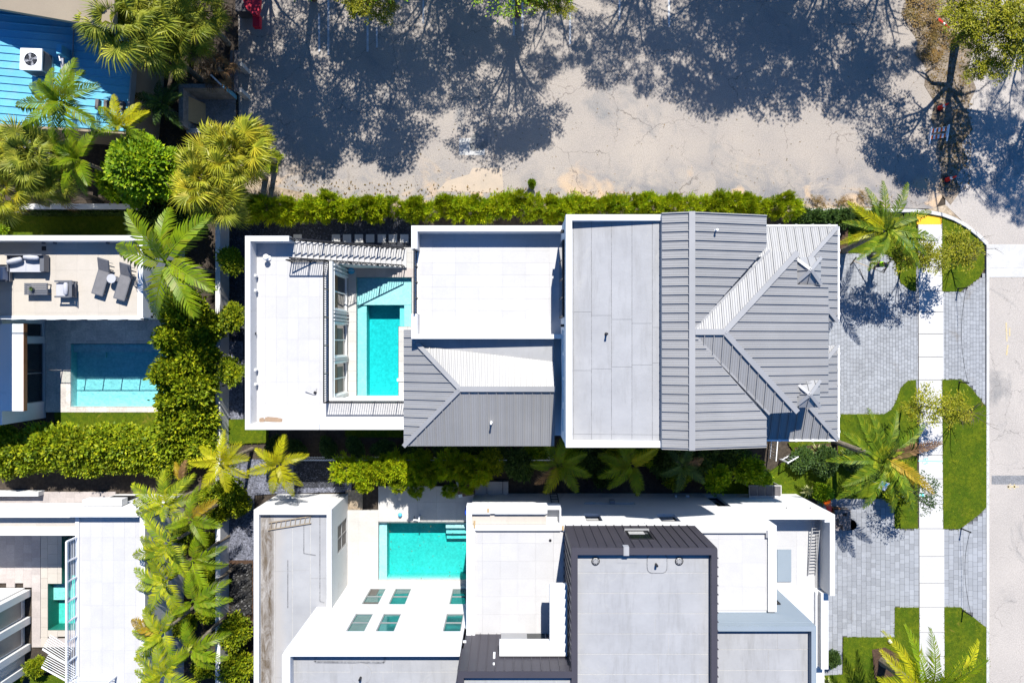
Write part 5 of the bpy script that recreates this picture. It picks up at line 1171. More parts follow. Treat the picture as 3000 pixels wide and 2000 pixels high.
r = obj('railing', MB().beam((-24.05,-10.8,4.82),(-24.05,-18.5,4.82),.09,.06).beam((-24.05,-10.8,3.96),(-24.05,-18.5,3.96),.05,.05), M['whitemetal'], n2)
for i in range(5): z = 4.08+i*.14; obj('bar', MB().beam((-24.05,-10.8,z),(-24.05,-18.5,z),.022,.022), M['whitemetal'], r)
for i in range(8): obj('post', MB().box(-24.09,-10.84-i*1.09,3.88,-24.01,-10.76-i*1.09,4.80), M['whitemetal'], r)
r = obj('railing', MB().beam((-24.05,-18.5,4.82),(-21.9,-18.5,4.82),.07,.05), M['whitemetal'], n2)
for i in range(5): z = 4.08+i*.14; obj('bar', MB().beam((-24.05,-18.5,z),(-21.9,-18.5,z),.022,.022), M['whitemetal'], r)
obj('post', MB().box(-21.95,-18.54,3.88,-21.87,-18.46,4.85), M['whitemetal'], r)
for (a, b) in (((125,1900),(192,1942)), ((122,1953),(262,2030))):                       # stair guard below the terrace
    r = obj('stair_rail', MB().beam(W(*a,2.6), W(*b,2.6), .08, .05), M['whitemetal'], n2)
    for i in range(8):
        o_ = Vector((.22*i+.2, .16*i+.1, 0)); q0 = W(*a,2.4)+Vector((.06*i, .11*i+.05, 0)); q1 = W(*b,2.4)+Vector((.06*i, .11*i+.05, 0)); obj('bar', MB().beam(q0, q1, .025, .025), M['whitemetal'], r)
tile_floor(n2, -36, -18.6, -24.15, -9.15, .0, .52, .52, M['greytile'], -36, -18.6, t=.10, gap=.004, stagger=.5, skip=lambda x, y: inpool(x, y) or x < -31.6 or (-28.6 < x < -24.7 and -17.9 < y < -11.8) or (x < -29.4 and y < -14.9), name='court_tile')
pool(n2, P_N2, .10, .03, M['water_green'], wall=M['poolwall'])
for (a, b, c, d) in ((-28.7,-18.6,-28.27,-11.8), (-28.27,-17.95,-24.2,-17.57), (-28.27,-14.73,-27.42,-11.8)): tile_floor(n2, a, b, c, d, .0, .6, .6, M['tile_cream'], a, b, t=.10, gap=.01, name='coping_tile')
nb(-36, -19.8, .05, -29.7, -15.0, 9.5)
for i, y in enumerate((-15.1, -16.75, -18.4, -19.6)): nb(-29.7, y-.42, .05, -29.35, y, 9.5, name='pilaster')
for i, y in enumerate((-15.55, -17.2)): window(n2, 'x', -29.7, 1, y-1.15, y, .4, 9.0, M['palegrey'], M['whitemetal'], .05, (2.6, 4.8, 7.0), ())
nb(-36, -11.2, .05, -31.3, -9.5, 3.0); obj('planter_wall', MB().box(-33, -9.3, .05, -28.5, -9.05, .6), M['stucco'], n2)

scatter_blades('leaf_litter', [(-7.6,-14.4),(-2.5,-14.4),(-2.5,-11.1),(-7.6,-11.1)], .098, 2.2, .05, M['rust'], 97, flat=True)
# ------------------------------------------------------------------ BLUE-ROOFED BUILDING (north-west)
bb = thing('building', 'tan building with a bright blue metal roof in the top left corner', 'building', (-28, 15, 0))
ang = R(-5); piv = Vector((X(390,3.6), Y(170,3.6), 0)); Mb = Matrix.Translation(piv) @ Matrix.Rotation(ang, 4, 'Z') @ Matrix.Translation(-piv)
rx1 = piv.x; fz = lambda x, y: 3.35 + (y-11.7)*.05
roof_plane(bb, [(-36, 11.35), (rx1, 11.75), (rx1, 19.2), (-36, 20.6)], fz, 'x', .415, M['bluemetal'], .1, rib=.05, pencil=False, Mx=Mb)
obj('wall', MB(Mb).box(-36, 11.7, -.05, rx1-.15, 18.4, 3.1), M['tan'], bb)
upper = [(-36, 19.87), (-20.3, 15.95), (-20.3, 30), (-36, 30)]
obj('upper_roof', MB().prism(upper, lambda x, y: 5.12+(x+27)*.21, lambda x, y: 5.40+(x+27)*.21), M['tan'], bb)
obj('wall', MB().prism([(-36, 21.8), (-20.6, 18.6), (-20.6, 30), (-36, 30)], -.05, lambda x, y: 5.11+(x+27)*.21), M['tan'], bb)
obj('edge_trim', MB(Mb).box(rx1, 11.6, 3.25, rx1+.08, 17.3, 3.72), M['metalcap'], bb)
obj('gutter', MB(Mb).beam((-36, 11.28, 3.3), (rx1, 11.68, 3.3), .14, .12), M['tan'], bb)
obj('ridge_strip', MB(Mb).beam((X(212,3.7), 17.3, 3.78), (X(214,3.7), 13.4, 3.60), .05, .06), M['metalcap'], bb)
for i, x in enumerate((300,325,356,372)): p = W(x, 312, 3.6); obj('roof_stub', MB(Mb).box(p.x-.09, p.y-.35, 3.3, p.x+.09, p.y+.2, 3.75), M['greywood'], bb)
obj('side_post', MB().box(X(392,2), Y(300,2), 0, X(402,2), Y(180,2), 2.6), M['plywood'], bb)
p = W(106, 183, 4.2); z0 = 3.62; q = .56
t = thing('air_conditioner', 'white rooftop air conditioner with a round fan grille on the blue roof', 'air conditioner', (p.x, p.y, z0))
Ma = Matrix.Translation((p.x, p.y, 0)) @ Matrix.Rotation(R(-2), 4, 'Z')
obj('casing', MB(Ma).box(-q,-q,z0+.12,q,q,z0+.95), M['metalcap'], t)
for i in range(9): obj('louvre', MB(Ma).box(-q+.06,-q-.015,z0+.18+i*.08,q-.06,-q,z0+.23+i*.08).box(q,-q+.06,z0+.18+i*.08,q+.015,q-.06,z0+.23+i*.08), M['aluframe'], t)
rim = MB(Ma); n = 28
for k in range(n):                                  # top plate with its round hole
    a, b = 2*math.pi*k/n, 2*math.pi*(k+1)/n
    def sq(u): c, s_ = math.cos(u), math.sin(u); m_ = max(abs(c), abs(s_)); return (c/m_*(q+.03), s_/m_*(q+.03), z0+1.0)
    rim.face([(.36*math.cos(a), .36*math.sin(a), z0+1.0), sq(a), sq(b), (.36*math.cos(b), .36*math.sin(b), z0+1.0)])
    rim.face([(.36*math.cos(a), .36*math.sin(a), z0+1.0), (.36*math.cos(b), .36*math.sin(b), z0+1.0), (.36*math.cos(b), .36*math.sin(b), z0+.955), (.36*math.cos(a), .36*math.sin(a), z0+.955)])
rim.box(-q-.03,-q-.03,z0+.90,q+.03,-q,z0+.998).box(-q-.03,q,z0+.90,q+.03,q+.03,z0+.998).box(-q-.03,-q,z0+.90,-q,q,z0+.998).box(q,-q,z0+.90,q+.03,q,z0+.998)
obj('top_plate', rim, M['whiteplastic'], t)
fan = MB(Ma); fan.cyl((0,0), .10, z0+.955, z0+1.0, 12)
for k in range(4):
    a = k*math.pi/2+.3; fan.face([(.09*math.cos(a), .09*math.sin(a), z0+.96), (.32*math.cos(a-.28), .32*math.sin(a-.28), z0+.965), (.33*math.cos(a+.25), .33*math.sin(a+.25), z0+.99), (.09*math.cos(a+.7), .09*math.sin(a+.7), z0+.98)])
obj('fan', fan, M['fabric'], t)
obj('fan_well', MB(Ma).cyl((0,0), .36, z0+.951, z0+.953, 28), M['black'], t)
g_ = MB(Ma)
for rr in (.15,.25,.35): g_.tube([(rr*math.cos(k*math.pi/14), rr*math.sin(k*math.pi/14), z0+1.01) for k in range(29)], .008, 4)
for k in range(6): a = k*math.pi/6; g_.beam((-.35*math.cos(a),-.35*math.sin(a),z0+1.01),(.35*math.cos(a),.35*math.sin(a),z0+1.01),.010,.010)
obj('grille', g_, M['aluframe'], t)
for sx in (-.45, .45): obj('foot', MB(Ma).box(sx-.06,-q,z0-.1,sx+.06,q,z0+.12), M['whiteplastic'], t)
t = thing('duct', 'pale blue roof duct and pipes standing right of the rooftop air conditioner', 'duct', W(185,190,3.6))
a = W(178,150,4.2); b = W(184,232,3.7); obj('riser', MB().box(a.x-.14,a.y-.2,3.5,a.x+.14,a.y+.3,4.35), M['bluemetal'], t); obj('pipe', MB().tube([W(168,150,3.9), W(172,160,4.2), W(176,178,4.25), W(183,180,3.9)], .03, 8), M['whitemetal'], t)
obj('trunking', MB().beam(W(184,168,4.1), W(184,236,3.75), .14, .12), M['fabric'], t); obj('curb', MB().box(X(208,3.6),Y(250,3.6),3.5,X(214,3.6),Y(205,3.6),3.85), M['tan'], t)
aw = thing('awning', 'slatted grey awning at the foot of the blue roof on the left edge', 'awning', W(40,405,2.6))
for i in range(9): obj('slat', MB().beam((X(-40,2.6), Y(388+i*5,2.6), 2.6), (X(112,2.6), Y(393+i*5,2.6), 2.6), .055, .03), M['concrete'], aw)
obj('frame', MB().beam((X(112,2.6),Y(390,2.6),2.6),(X(112,2.6),Y(436,2.6),2.6),.06,.06).box(X(108,2.6),Y(436,2.6),0,X(112,2.6),Y(432,2.6),2.58), M['whitemetal'], aw)
# bin enclosure with a leaning board
e = thing('bin_enclosure', 'old concrete bin enclosure with open front behind the blue building', 'enclosure', W(600,320))
z = 1.9
obj('wall', MB().box(X(523,z), Y(258,z), -.05, X(654,z), Y(246,z), z), M['mossconcrete'], e); obj('wall', MB().box(X(523,z), Y(368,z), -.05, X(536,z), Y(258.2,z), z-.02), M['mossconcrete'], e)
obj('wall', MB().box(X(546,1.0), Y(389,1.0), -.05, X(653,1.0), Y(376,1.0), 1.0), M['concrete'], e); obj('end_paint', MB().box(X(654,z), Y(258,z), 0, X(654,z)+.03, Y(246,z), z-.01), M['bluemetal'], e)
obj('floor', MB().box(X(523,z), Y(380,0), -.05, X(690,0), Y(262,0), .03), M['mossconcrete'], e)
obj('conduit', MB().beam(W(617,219,2.3), W(649,250,2.0), .09, .06), M['kerb'], e)
a = [W(542,278,1.45), W(602,305,.05), W(603,374,.05), W(542,350,1.45)]; mb = MB(); mb.face(a); mb.face([v+Vector((-.03,0,-.03)) for v in a][::-1])
for u, v_ in zip(a, a[1:]+a[:1]): mb.face([u, u+Vector((-.03,0,-.03)), v_+Vector((-.03,0,-.03)), v_])
obj('plywood_board', mb, M['plywood'], None, label='tan plywood sheet leaning against the inside of the concrete bin enclosure', cat='board')
t = thing('timber_fence', 'short weathered timber fence of two rails beside the bin enclosure', 'fence', W(688,210))
for x0, x1, y0, y1, zz in ((674,682,148,262,1.55),(686,696,147,268,1.6)): obj('rail', MB().box(X(x0,zz),Y(y1,zz),zz-.12,X(x1,zz),Y(y0,zz),zz), M['greywood'], t)
for y in (185, 262): obj('bracket', MB().box(X(690,1.4),Y(y+6,1.4),0,X(708,1.3),Y(y-6,1.4),1.3), M['concrete'], t)
t = thing('crate', 'grey timber crate at the top edge under the fan palms', 'crate', W(708,12,.8)); zz = .9
obj('box', MB().box(X(690,zz),Y(34,zz),0,X(730,zz),Y(-25,zz),zz-.03), M['greywood'], t)
for i in range(5): obj('plank', MB().box(X(690,zz),Y(34-i*12,zz)+.01,zz-.03,X(730,zz),Y(22-i*12,zz)-.01,zz), M['greywood'], t)
rt = [(706,-30),(762,-30),(760,20),(752,42),(735,38),(715,18)]
mb = MB(); mb.prism(pxpoly(rt, 1.6), 1.25, lambda x, y: 1.6-.05*(x+17)); mb.box(X(738,1),Y(75,1),.5,X(758,1),Y(40,1),.9)
obj('tarp', mb, M['redfabric'], None, label='crimson tarpaulin over a heap at the top edge of the lot', cat='tarpaulin')

# ------------------------------------------------------------------ STREET FURNITURE
def cone(px, py, lab, lying=False):
    p = W(px, py, .02); Mx = Matrix.Translation(p) @ (Matrix.Rotation(R(-40), 4, 'Z') @ Matrix.Translation((0,0,.17)) @ Matrix.Rotation(R(82), 4, 'Y') if lying else Matrix.Identity(4))
    t = thing('traffic_cone', lab, 'traffic cone', p, 'traffic cones on the dirt strip')
    Q = lambda: MB(Mx)
    obj('base', Q().box(-.2,-.2,0,.2,.2,.04), M['black'], t); obj('cone_body', Q().tube([(0,0,.04),(0,0,.45)], [.15,.09], 16), M['red'], t)
    obj('reflective_band', Q().tube([(0,0,.45),(0,0,.62)], [.092,.068], 16), M['whiteplastic'], t); obj('cone_tip', Q().tube([(0,0,.62),(0,0,.92)], [.066,.03], 16), M['red'], t)
cone(2752, 318, 'red and white traffic cone in tree shade above the striped barricade'); cone(2773, 527, 'red and white traffic cone below the striped barricade near the kerb corner'); cone(2738, 60, 'orange and white traffic cone lying on its side among dry leaves', True)
t = thing('barricade', 'white folding road barricade with orange diagonal stripes on the dirt strip', 'barricade', W(2765,415))
p = W(2748, 418, .02); Mx = Matrix.Translation(p) @ Matrix.Rotation(R(9), 4, 'Z') @ Matrix.Rotation(R(-62), 4, 'X')
L_ = 1.15
for i, z in enumerate((.78, .38)):
    o = obj('board', MB(Mx).box(-L_/2,-.02,z-.12,L_/2,.02,z+.12), M['whiteplastic'], t)
    for k in range(4): x = -L_/2+.08+k*.26; obj('stripe', MB(Mx).prism([(0,0)]*0 or [(x,-.028),(x+.12,-.028),(x+.12,-.0205),(x,-.0205)], lambda a, b: z-.12, lambda a, b: z+.12), M['orange'], o)
for x in (-L_/2+.04, L_/2-.04): obj('leg', MB(Mx).box(x-.04,-.03,0,x+.04,.03,1.0), M['whiteplastic'], t); obj('rear_leg', MB(Mx).beam((x,.22,.12),(x,.06,.95),.06,.04), M['whiteplastic'], t)
def post(px, py, lab):
    p = W(px, py, .06); t = thing('bollard', lab, 'bollard', p, 'black chain posts beside the driveway aprons')
    obj('post', MB().cyl(p, .038, .0, .88, 12), M['black'], t); obj('cap', MB().tube([(p.x,p.y,.88),(p.x,p.y,.92),(p.x,p.y,.95)], [.055,.055,.02], 12), M['black'], t); obj('foot', MB().cyl(p, .07, .0, .10, 12), M['black'], t)
    return Vector((p.x, p.y, .86))
A = post(2806, 846, 'black chain post at the top of the upper driveway apron'); B = post(2810, 1119, 'black chain post on the lawn edge at the bottom of the upper apron')
C = post(2816, 1547, 'black chain post at the top of the lower driveway apron'); D = post(2820, 1787, 'black chain post on the lawn at the bottom of the lower apron')
for a, b, lab in ((A, B, 'sagging black chain between the posts of the upper apron'), (C, D, 'sagging black chain between the posts of the lower apron')):
    pts = [a.lerp(b, i/40)-Vector((0,0,.52*4*(i/40)*(1-i/40))) for i in range(41)]; mb = MB()
    for i in range(40): 
        if i % 2: mb.beam(pts[i], pts[i+1].lerp(pts[i], -.12), .022, .010)
        else: mb.beam(pts[i], pts[i+1].lerp(pts[i], -.12), .010, .022)
    obj('chain', mb, M['black'], None, label=lab, cat='chain', group='chains across the driveway aprons')
x0, y0, x1, y1 = rect_from(2645, 704, 2682, 727, .2)
t = thing('utility_box', 'cyan blue utility box lid set in the lawn beside the pavement', 'utility box', ((x0+x1)/2, (y0+y1)/2, 0))
obj('body', MB().box(x0,y0,.0,x1,y1,.16), M['cyanbox'], t); obj('lid', MB().box(x0-.02,y0-.02,.16,x1+.02,y1+.02,.20), M['cyanbox'], t); obj('keyhole', MB().cyl(((x0+x1)/2+.05,(y0+y1)/2), .035, .20, .206, 10), M['black'], t)
p = W(2606, 1876, .1); t = thing('garden_light', 'white round light in the lawn corner below the lower driveway', 'lamp', p); obj('globe', MB().tube([(p.x,p.y,.1),(p.x,p.y,.16),(p.x,p.y,.25),(p.x,p.y,.28)], [.10,.13,.10,.02], 14), M['whiteplastic'], t); obj('base', MB().cyl(p, .09, .05, .11, 12), M['aluframe'], t)
p = W(2588, 1422, 1.6); t = thing('sign', 'small tilted white and blue sign on a thin pole among the palm fronds', 'sign', (p.x,p.y,0)); obj('pole', MB().cyl(p, .02, 0, 1.6, 8), M['whitemetal'], t); obj('board', MB(Matrix.Translation(p) @ Matrix.Rotation(R(-20), 4, 'Z') @ Matrix.Rotation(R(25), 4, 'X')).box(-.24,-.28,0,.24,.28,.02), M['whiteplastic'], t); obj('blue_field', MB(Matrix.Translation(p) @ Matrix.Rotation(R(-20), 4, 'Z') @ Matrix.Rotation(R(25), 4, 'X')).box(-.18,.02,.021,.16,.22,.024), M['cyanbox'], t)
p = W(2428, 1480, .4); t = thing('orange_barrier', 'bent orange plastic chute standing at the corner of the lower house', 'barrier', (p.x,p.y,0)); mb = MB(); mb.tube([W(2432,1508,.1), W(2430,1492,.45), W(2427,1478,.8), W(2423,1470,.95)], [.13,.14,.15,.2], 12); obj('chute', mb, M['red'], t); obj('rim', MB().tube([W(2425,1474,.9), W(2422,1468,.98)], [.21,.22], 12), M['orange'], t)
p = W(2462, 1520, .3); t = thing('block_stack', 'stack of dark concrete blocks on a pallet in the shade beside the lower house', 'stack', (p.x,p.y,0))
obj('pallet', MB().box(p.x-.5,p.y-.65,.05,p.x+.5,p.y+.65,.18), M['greywood'], t)
for i in range(4):
    for j in range(7): obj('block', MB().box(p.x-.48+i*.24+.008,p.y-.62+j*.178+.006,.18,p.x-.48+i*.24+.232,p.y-.62+j*.178+.172,.62+random.choice((0,0,.0,-.2))), M['brick'], t)
p = W(2491, 1535, .3); t = thing('tub', 'round black rubber tub on the shaded pavers beside the block stack', 'tub', (p.x,p.y,.06)); 
mb = MB(); mb.tube([(p.x,p.y,.06),(p.x,p.y,.46),(p.x,p.y,.46),(p.x,p.y,.12)], [.25,.32,.29,.23], 20, False); mb.face([(p.x+.24*math.cos(k*math.pi/10), p.y+.24*math.sin(k*math.pi/10), .12) for k in range(20)]); obj('bowl', mb, M['black'], t); obj('handle', MB().box(p.x-.05,p.y+.31,.36,p.x+.05,p.y+.36,.42), M['black'], t)
p = W(2448, 1495, .3); t = thing('planter', 'rusty brown square planter standing by the orange chute', 'planter', (p.x,p.y,.06)); obj('trough', MB().box(p.x-.24,p.y-.2,.06,p.x+.24,p.y+.2,.5), M['wood'], t); obj('soil', MB().box(p.x-.2,p.y-.16,.5,p.x+.2,p.y+.16,.505), M['soil'], t)
# white picket fences and gates
def picket(a, b, hgt, lab, sp=.16, cat='fence', z0=.0):
    a = Vector((a.x, a.y, z0)); b = Vector((b.x, b.y, z0)); t = thing('picket_fence' if cat == 'fence' else 'gate', lab, cat, a)
    up = Vector((0,0,1)); obj('rail', MB().beam(a+up*hgt, b+up*hgt, .05, .05).beam(a+up*.25, b+up*.25, .04, .05), M['whitemetal'], t)
    L_ = (b-a).length; n = int(L_/sp); m = MB().box(-.012,-.012,.02,.012,.012,hgt-.02).mesh('picket')
    for i in range(n): obj('picket', m, M['whitemetal'], t, a.lerp(b, (i+.5)/n))
    for i in range(int(L_/2.2)+1): p = a.lerp(b, min(1, i/(max(1, int(L_/2.2))))); obj('post', MB().box(p.x-.035,p.y-.035,0,p.x+.035,p.y+.035,hgt+.06), M['whitemetal'], t)
picket(W(880,1337), W(1620,1337), 1.25, 'long low white picket fence between the two townhouses')
picket(W(2267,1285,.6), W(2262,1345,.6), 1.2, 'white slatted gate beside the shaded porch roof corner', cat='gate')
picket(W(2296,1350,.6), W(2327,1332,.6), 1.2, 'slanting white slatted gate among the dark side-yard shrubs', cat='gate')
picket(W(2258,1446,.6), W(2283,1450,.6), 1.2, 'small white slatted gate at the north wall of the lower house', cat='gate')
p = W(2240, 1465, 1.0); t = thing('equipment_bench', 'long grey condenser rack against the north wall of the lower house', 'equipment', (p.x,p.y,0)); obj('shelf', MB().box(X(2195,1.2),NW+.01,1.10,X(2290,1.2),NW+.75,1.2), M['concrete'], t)
for i in range(4): obj('panel', MB().box(X(2197+i*23,1.2),NW+.15,1.2,X(2217+i*23,1.2),NW+.70,1.26), M['greywood'], t)
obj('leg', MB().box(X(2195,1.2),NW+.6,0,X(2199,1.2),NW+.7,1.1).box(X(2286,1.2),NW+.6,0,X(2290,1.2),NW+.7,1.1), M['metalcap'], t)

# ------------------------------------------------------------------ PERSON sweeping the driveway
def skin(name, verts, edges, radii, mat, parent, at, root=0, sub=2, **k):
    m = bpy.data.meshes.new(name); m.from_pydata(verts, edges, []); o = obj(name, m, mat, parent, at, **k)
    o.modifiers.new('skin', 'SKIN').use_smooth_shade = True
    for i, r in enumerate(radii):
        s_ = m.skin_vertices[0].data[i]; s_.radius = (r, r) if not hasattr(r, '__len__') else r; s_.use_root = (i == root)
    o.modifiers.new('sub', 'SUBSURF').levels = sub; o.modifiers['sub'].render_levels = sub
    return o
PB = W(2556, 778, .06)                       # feet
t = thing('person', 'person in a lime hi-vis shirt and grey cap sweeping the driveway', 'person', PB); PR = Matrix.Rotation(R(-25), 4, 'Z')
q = lambda x, y, z: (PR @ Vector((x, y, z)))[:]
# faces -y before the turn; leaning a little forward over the broom
J = {'pel': (0,0,.93), 'waist': (0,-.02,1.08), 'chest': (0,-.06,1.30), 'neck': (0,-.09,1.48), 'head0': (0,-.12,1.58), 'head1': (0,-.14,1.70),
     'lh': (.10,0,.90), 'lk': (.13,-.06,.50), 'la': (.14,.03,.10), 'lt': (.16,-.13,.05), 'rh': (-.10,0,.90), 'rk': (-.14,.0,.50), 'ra': (-.16,.12,.10), 'rt': (-.17,-.03,.05),
     'ls': (.19,-.08,1.42), 'le': (.30,-.20,1.18), 'lw': (.16,-.42,1.08), 'rs': (-.19,-.08,1.42), 're': (-.32,-.12,1.16), 'rw': (-.20,-.36,.98)}
kx = list(J); E_ = [('pel','waist'),('waist','chest'),('chest','neck'),('neck','head0'),('head0','head1'),('pel','lh'),('lh','lk'),('lk','la'),('la','lt'),('pel','rh'),('rh','rk'),('rk','ra'),('ra','rt'),('chest','ls'),('ls','le'),('le','lw'),('chest','rs'),('rs','re'),('re','rw')]
RD = {'pel': .13,'waist': .12,'chest': .14,'neck': .055,'head0': .085,'head1': .085,'lh': .085,'lk': .058,'la': .040,'lt': .035,'rh': .085,'rk': .058,'ra': .040,'rt': .035,'ls': .062,'le': .042,'lw': .028,'rs': .062,'re': .042,'rw': .028}
skin('body', [q(*J[k]) for k in kx], [(kx.index(a), kx.index(b)) for a, b in E_], [RD[k] for k in kx], M['skin'], t, PB)
def sub_skin(name, ks, es, rad, mat): skin(name, [q(*(J[k] if isinstance(k, str) else k)) for k in ks], es, rad, mat, t, PB)
sub_skin('shirt', ['pel','waist','chest',(0,-.085,1.44),'ls',(.25,-.14,1.30),'rs',(-.26,-.10,1.29)], [(0,1),(1,2),(2,3),(2,4),(4,5),(2,6),(6,7)], [.15,.145,.165,.09,.085,.075,.085,.075], M['hivis'])
sub_skin('trousers', ['pel','lh','lk',(.14,.03,.13),'rh','rk',(-.16,.12,.13)], [(0,1),(1,2),(2,3),(0,4),(4,5),(5,6)], [.14,.10,.078,.062,.10,.078,.062], M['navy'])
for s_, a, b in ((1,'la','lt'), (-1,'ra','rt')): sub_skin('shoe', [(J[a][0],J[a][1]+.03,.05), (J[a][0],J[a][1]-.06,.05), (J[b][0],J[b][1]-.02,.04)], [(0,1),(1,2)], [.05,.055,.045], M['black'])
mb = MB(Matrix.Translation(PB) @ PR); mb.tube([(0,-.125,1.66),(0,-.125,1.72),(0,-.13,1.79),(0,-.13,1.815)], [.112,.115,.085,.02], 18); mb.smooth = True; obj('cap', mb, M['greycap'], t)
mb = MB(Matrix.Translation(PB) @ PR); mb.prism([(-.08,-.22),(.08,-.22),(.07,-.32),(.0,-.345),(-.07,-.32)], 1.675, 1.69); obj('cap_peak', mb, M['greycap'], t)
sub_skin('face', [(0,-.215,1.645),(0,-.238,1.625)], [(0,1)], [.016,.018], M['skin'])
for sx in (-.035, .035): obj('eye', MB(Matrix.Translation(PB) @ PR).cyl((sx,-.212), .012, 1.652, 1.672, 8), M['black'], t)
for sg, wn, en in ((1,'lw','le'), (-1,'rw','re')):       # hands closed round the broom handle
    w_ = Vector(J[wn]); d = (w_-Vector(J[en])).normalized(); pc_ = w_+d*.05; side = d.cross(Vector((0,0,1))).normalized()
    vs = [w_, pc_]; es = [(0,1)]; rr = [.028,.036]
    for i in range(4):
        b0 = pc_+Vector((0,0,.030-.020*i)); b1 = b0+d*.045; b2 = b1+side*sg*.03-d*.01; n = len(vs); vs += [b0,b1,b2]; es += [(1,n),(n,n+1),(n+1,n+2)]; rr += [.010,.009,.008]
    n = len(vs); vs += [pc_+Vector((0,0,.035))-side*sg*.02, pc_+Vector((0,0,.05))+d*.03]; es += [(1,n),(n,n+1)]; rr += [.011,.009]
    skin('hand', [q(*v) for v in vs], es, rr, M['skin'], t, PB, sub=1)
a = PB+(PR @ Vector((.24,-.55,1.32))); b_ = PB+(PR @ Vector((-.58,-.62,.05)))
a = PB+(PR @ (Vector(J['lw'])+Vector((.10,-.09,.18)))); rw = PB+(PR @ (Vector(J['rw'])+Vector((-.02,-.06,0)))); b_ = rw+(rw-a)*2.0; b_.z = .10
t = thing('broom', 'push broom with a long handle held by the person on the driveway', 'broom', b_); obj('handle', MB().beam(a, b_, .028, .028), M['plywood'], t)
dr_ = (b_-a); dr_.z = 0; dr_.normalize(); sd_ = Vector((-dr_.y, dr_.x, 0)); obj('head', MB().beam(b_-sd_*.28, b_+sd_*.28, .07, .05), M['black'], t); obj('bristles', MB().beam(b_-sd_*.27-Vector((0,0,.035)), b_+sd_*.27-Vector((0,0,.035)), .06, .05), M['black'], t)
p = W(2556, 748, .06); t = thing('rubbish_bag', 'black plastic rubbish bag on the pavers beside the sweeping person', 'bag', p)
mb = MB(); rnd = random.Random(5); mb.tube([(p.x-.30,p.y-.08,.12),(p.x-.15,p.y-.03,.22),(p.x+.05,p.y+.02,.25),(p.x+.22,p.y+.03,.18),(p.x+.34,p.y+.02,.13)], [.08,.17,.19,.13,.03], 12); mb.smooth = True; obj('sack', mb, M['black'], t); obj('tie', MB().tube([(p.x+.33,p.y+.02,.13),(p.x+.42,p.y+.04,.17)], [.03,.06], 8), M['black'], t)
ladder_ = None
for (ax, ay, bx, by, lab, mt) in ((2518,788,2531,817,'thin rake lying on the pavers left of the sweeping person','greywood'), (2611,757,2590,797,'dark metal tool bar lying on the pavers right of the sweeping person','black')):
    a = W(ax,ay,.08); b_ = W(bx,by,.08); t = thing('garden_tool', lab, 'tool', a); obj('shaft', MB().beam(a, b_, .03 if mt == 'greywood' else .07, .03), M[mt], t); d = (b_-a).normalized(); s_ = Vector((-d.y, d.x, 0))
    obj('head', MB().beam(a-s_*.09, a+s_*.09, .04, .03), M['metalcap'], t)
# ------------------------------------------------------------------ VEGETATION
# hedge along the lot, 26 plants in a row
hd = thing('hedge', 'bright yellow-green hedge running along the whole north side of the white townhouse', 'hedge', (-1, 7.8, 0))
for i in range(44):
    px = 742 + i*37.5 + rf.uniform(-9, 9); py = 608 + rf.uniform(-9, 9) + (6 if i < 5 else 0) - (3 if i > 30 else 0); zc = 1.0 + rf.uniform(-.15, .15)
    if px > 2350: break
    c = W(px, py, zc+.5); c.z = zc; crown_part(hd, 'fine', c, rf.uniform(.52,.80), rf.uniform(.46,.72), rf.uniform(.75,1.2), M['hedge'], 'hedge_shrub')
    if i % 3 == 0: c2 = c + Vector((rf.uniform(-.4,.4), rf.uniform(.2,.7), .15)); crown_part(hd, 'fine', c2, rf.uniform(.25,.45), rf.uniform(.3,.5), rf.uniform(.8,1.25), M['hedge'], 'hedge_shrub')
hd2 = thing('hedge', 'clipped dark green hedge behind the white kerb at the top right corner of the house', 'hedge', W(2440,630))
for i, px in enumerate((2355,2395,2438,2482,2526,2566)): c = W(px, 633+2*(i % 2), .9); c.z = .55; crown_part(hd2, 'small', c, .58, .42, .62, M['darkleaf'], 'hedge_shrub')
for (px, py, r, lab) in ((2395,592,.55,'rusty low weeds on bare soil behind the dark clipped hedge'), (2470,590,.5,'rusty weed clump left of the coconut palm on bare soil'), (2525,580,.42,'orange-brown weed clump at the tip of the palm fronds')): shrub('weed', lab, W(px,py), r*1.2, r*.7, .4, 'thin', M['rust'], 'weeds on the sandy verge', cat='weed')
shrub('weed', 'single young green shoot standing alone on the lot above the hedge', W(1557,545), .22, .26, 1.1, 'small', M['lime'], cat='weed')
shrub('weed', 'low green weeds at the left corner of the lot beside the fan palm', W(800,475), .7, .8, .4, 'sparse', M['hedge'], cat='weed')
# topiary bushes by the long wall
for px, py, lab in ((677,764,'top one of three round topiary bushes along the boundary wall'), (683,928,'middle one of three round topiary bushes along the boundary wall'), (676,1087,'lowest of three round topiary bushes along the boundary wall')):
    c = W(px, py, 2.1); t = thing('topiary', lab, 'shrub', (c.x, c.y, 0), 'round topiary bushes along the boundary wall')
    obj('trunk', MB().tube([(c.x,c.y,-.05),(c.x+.04,c.y,1.0),(c.x,c.y,2.0)], [.05,.04,.03], 7), M['trunk'], t); crown_part(t, 'round', (c.x,c.y,2.1), .78, .66, .62, M['ficus'])
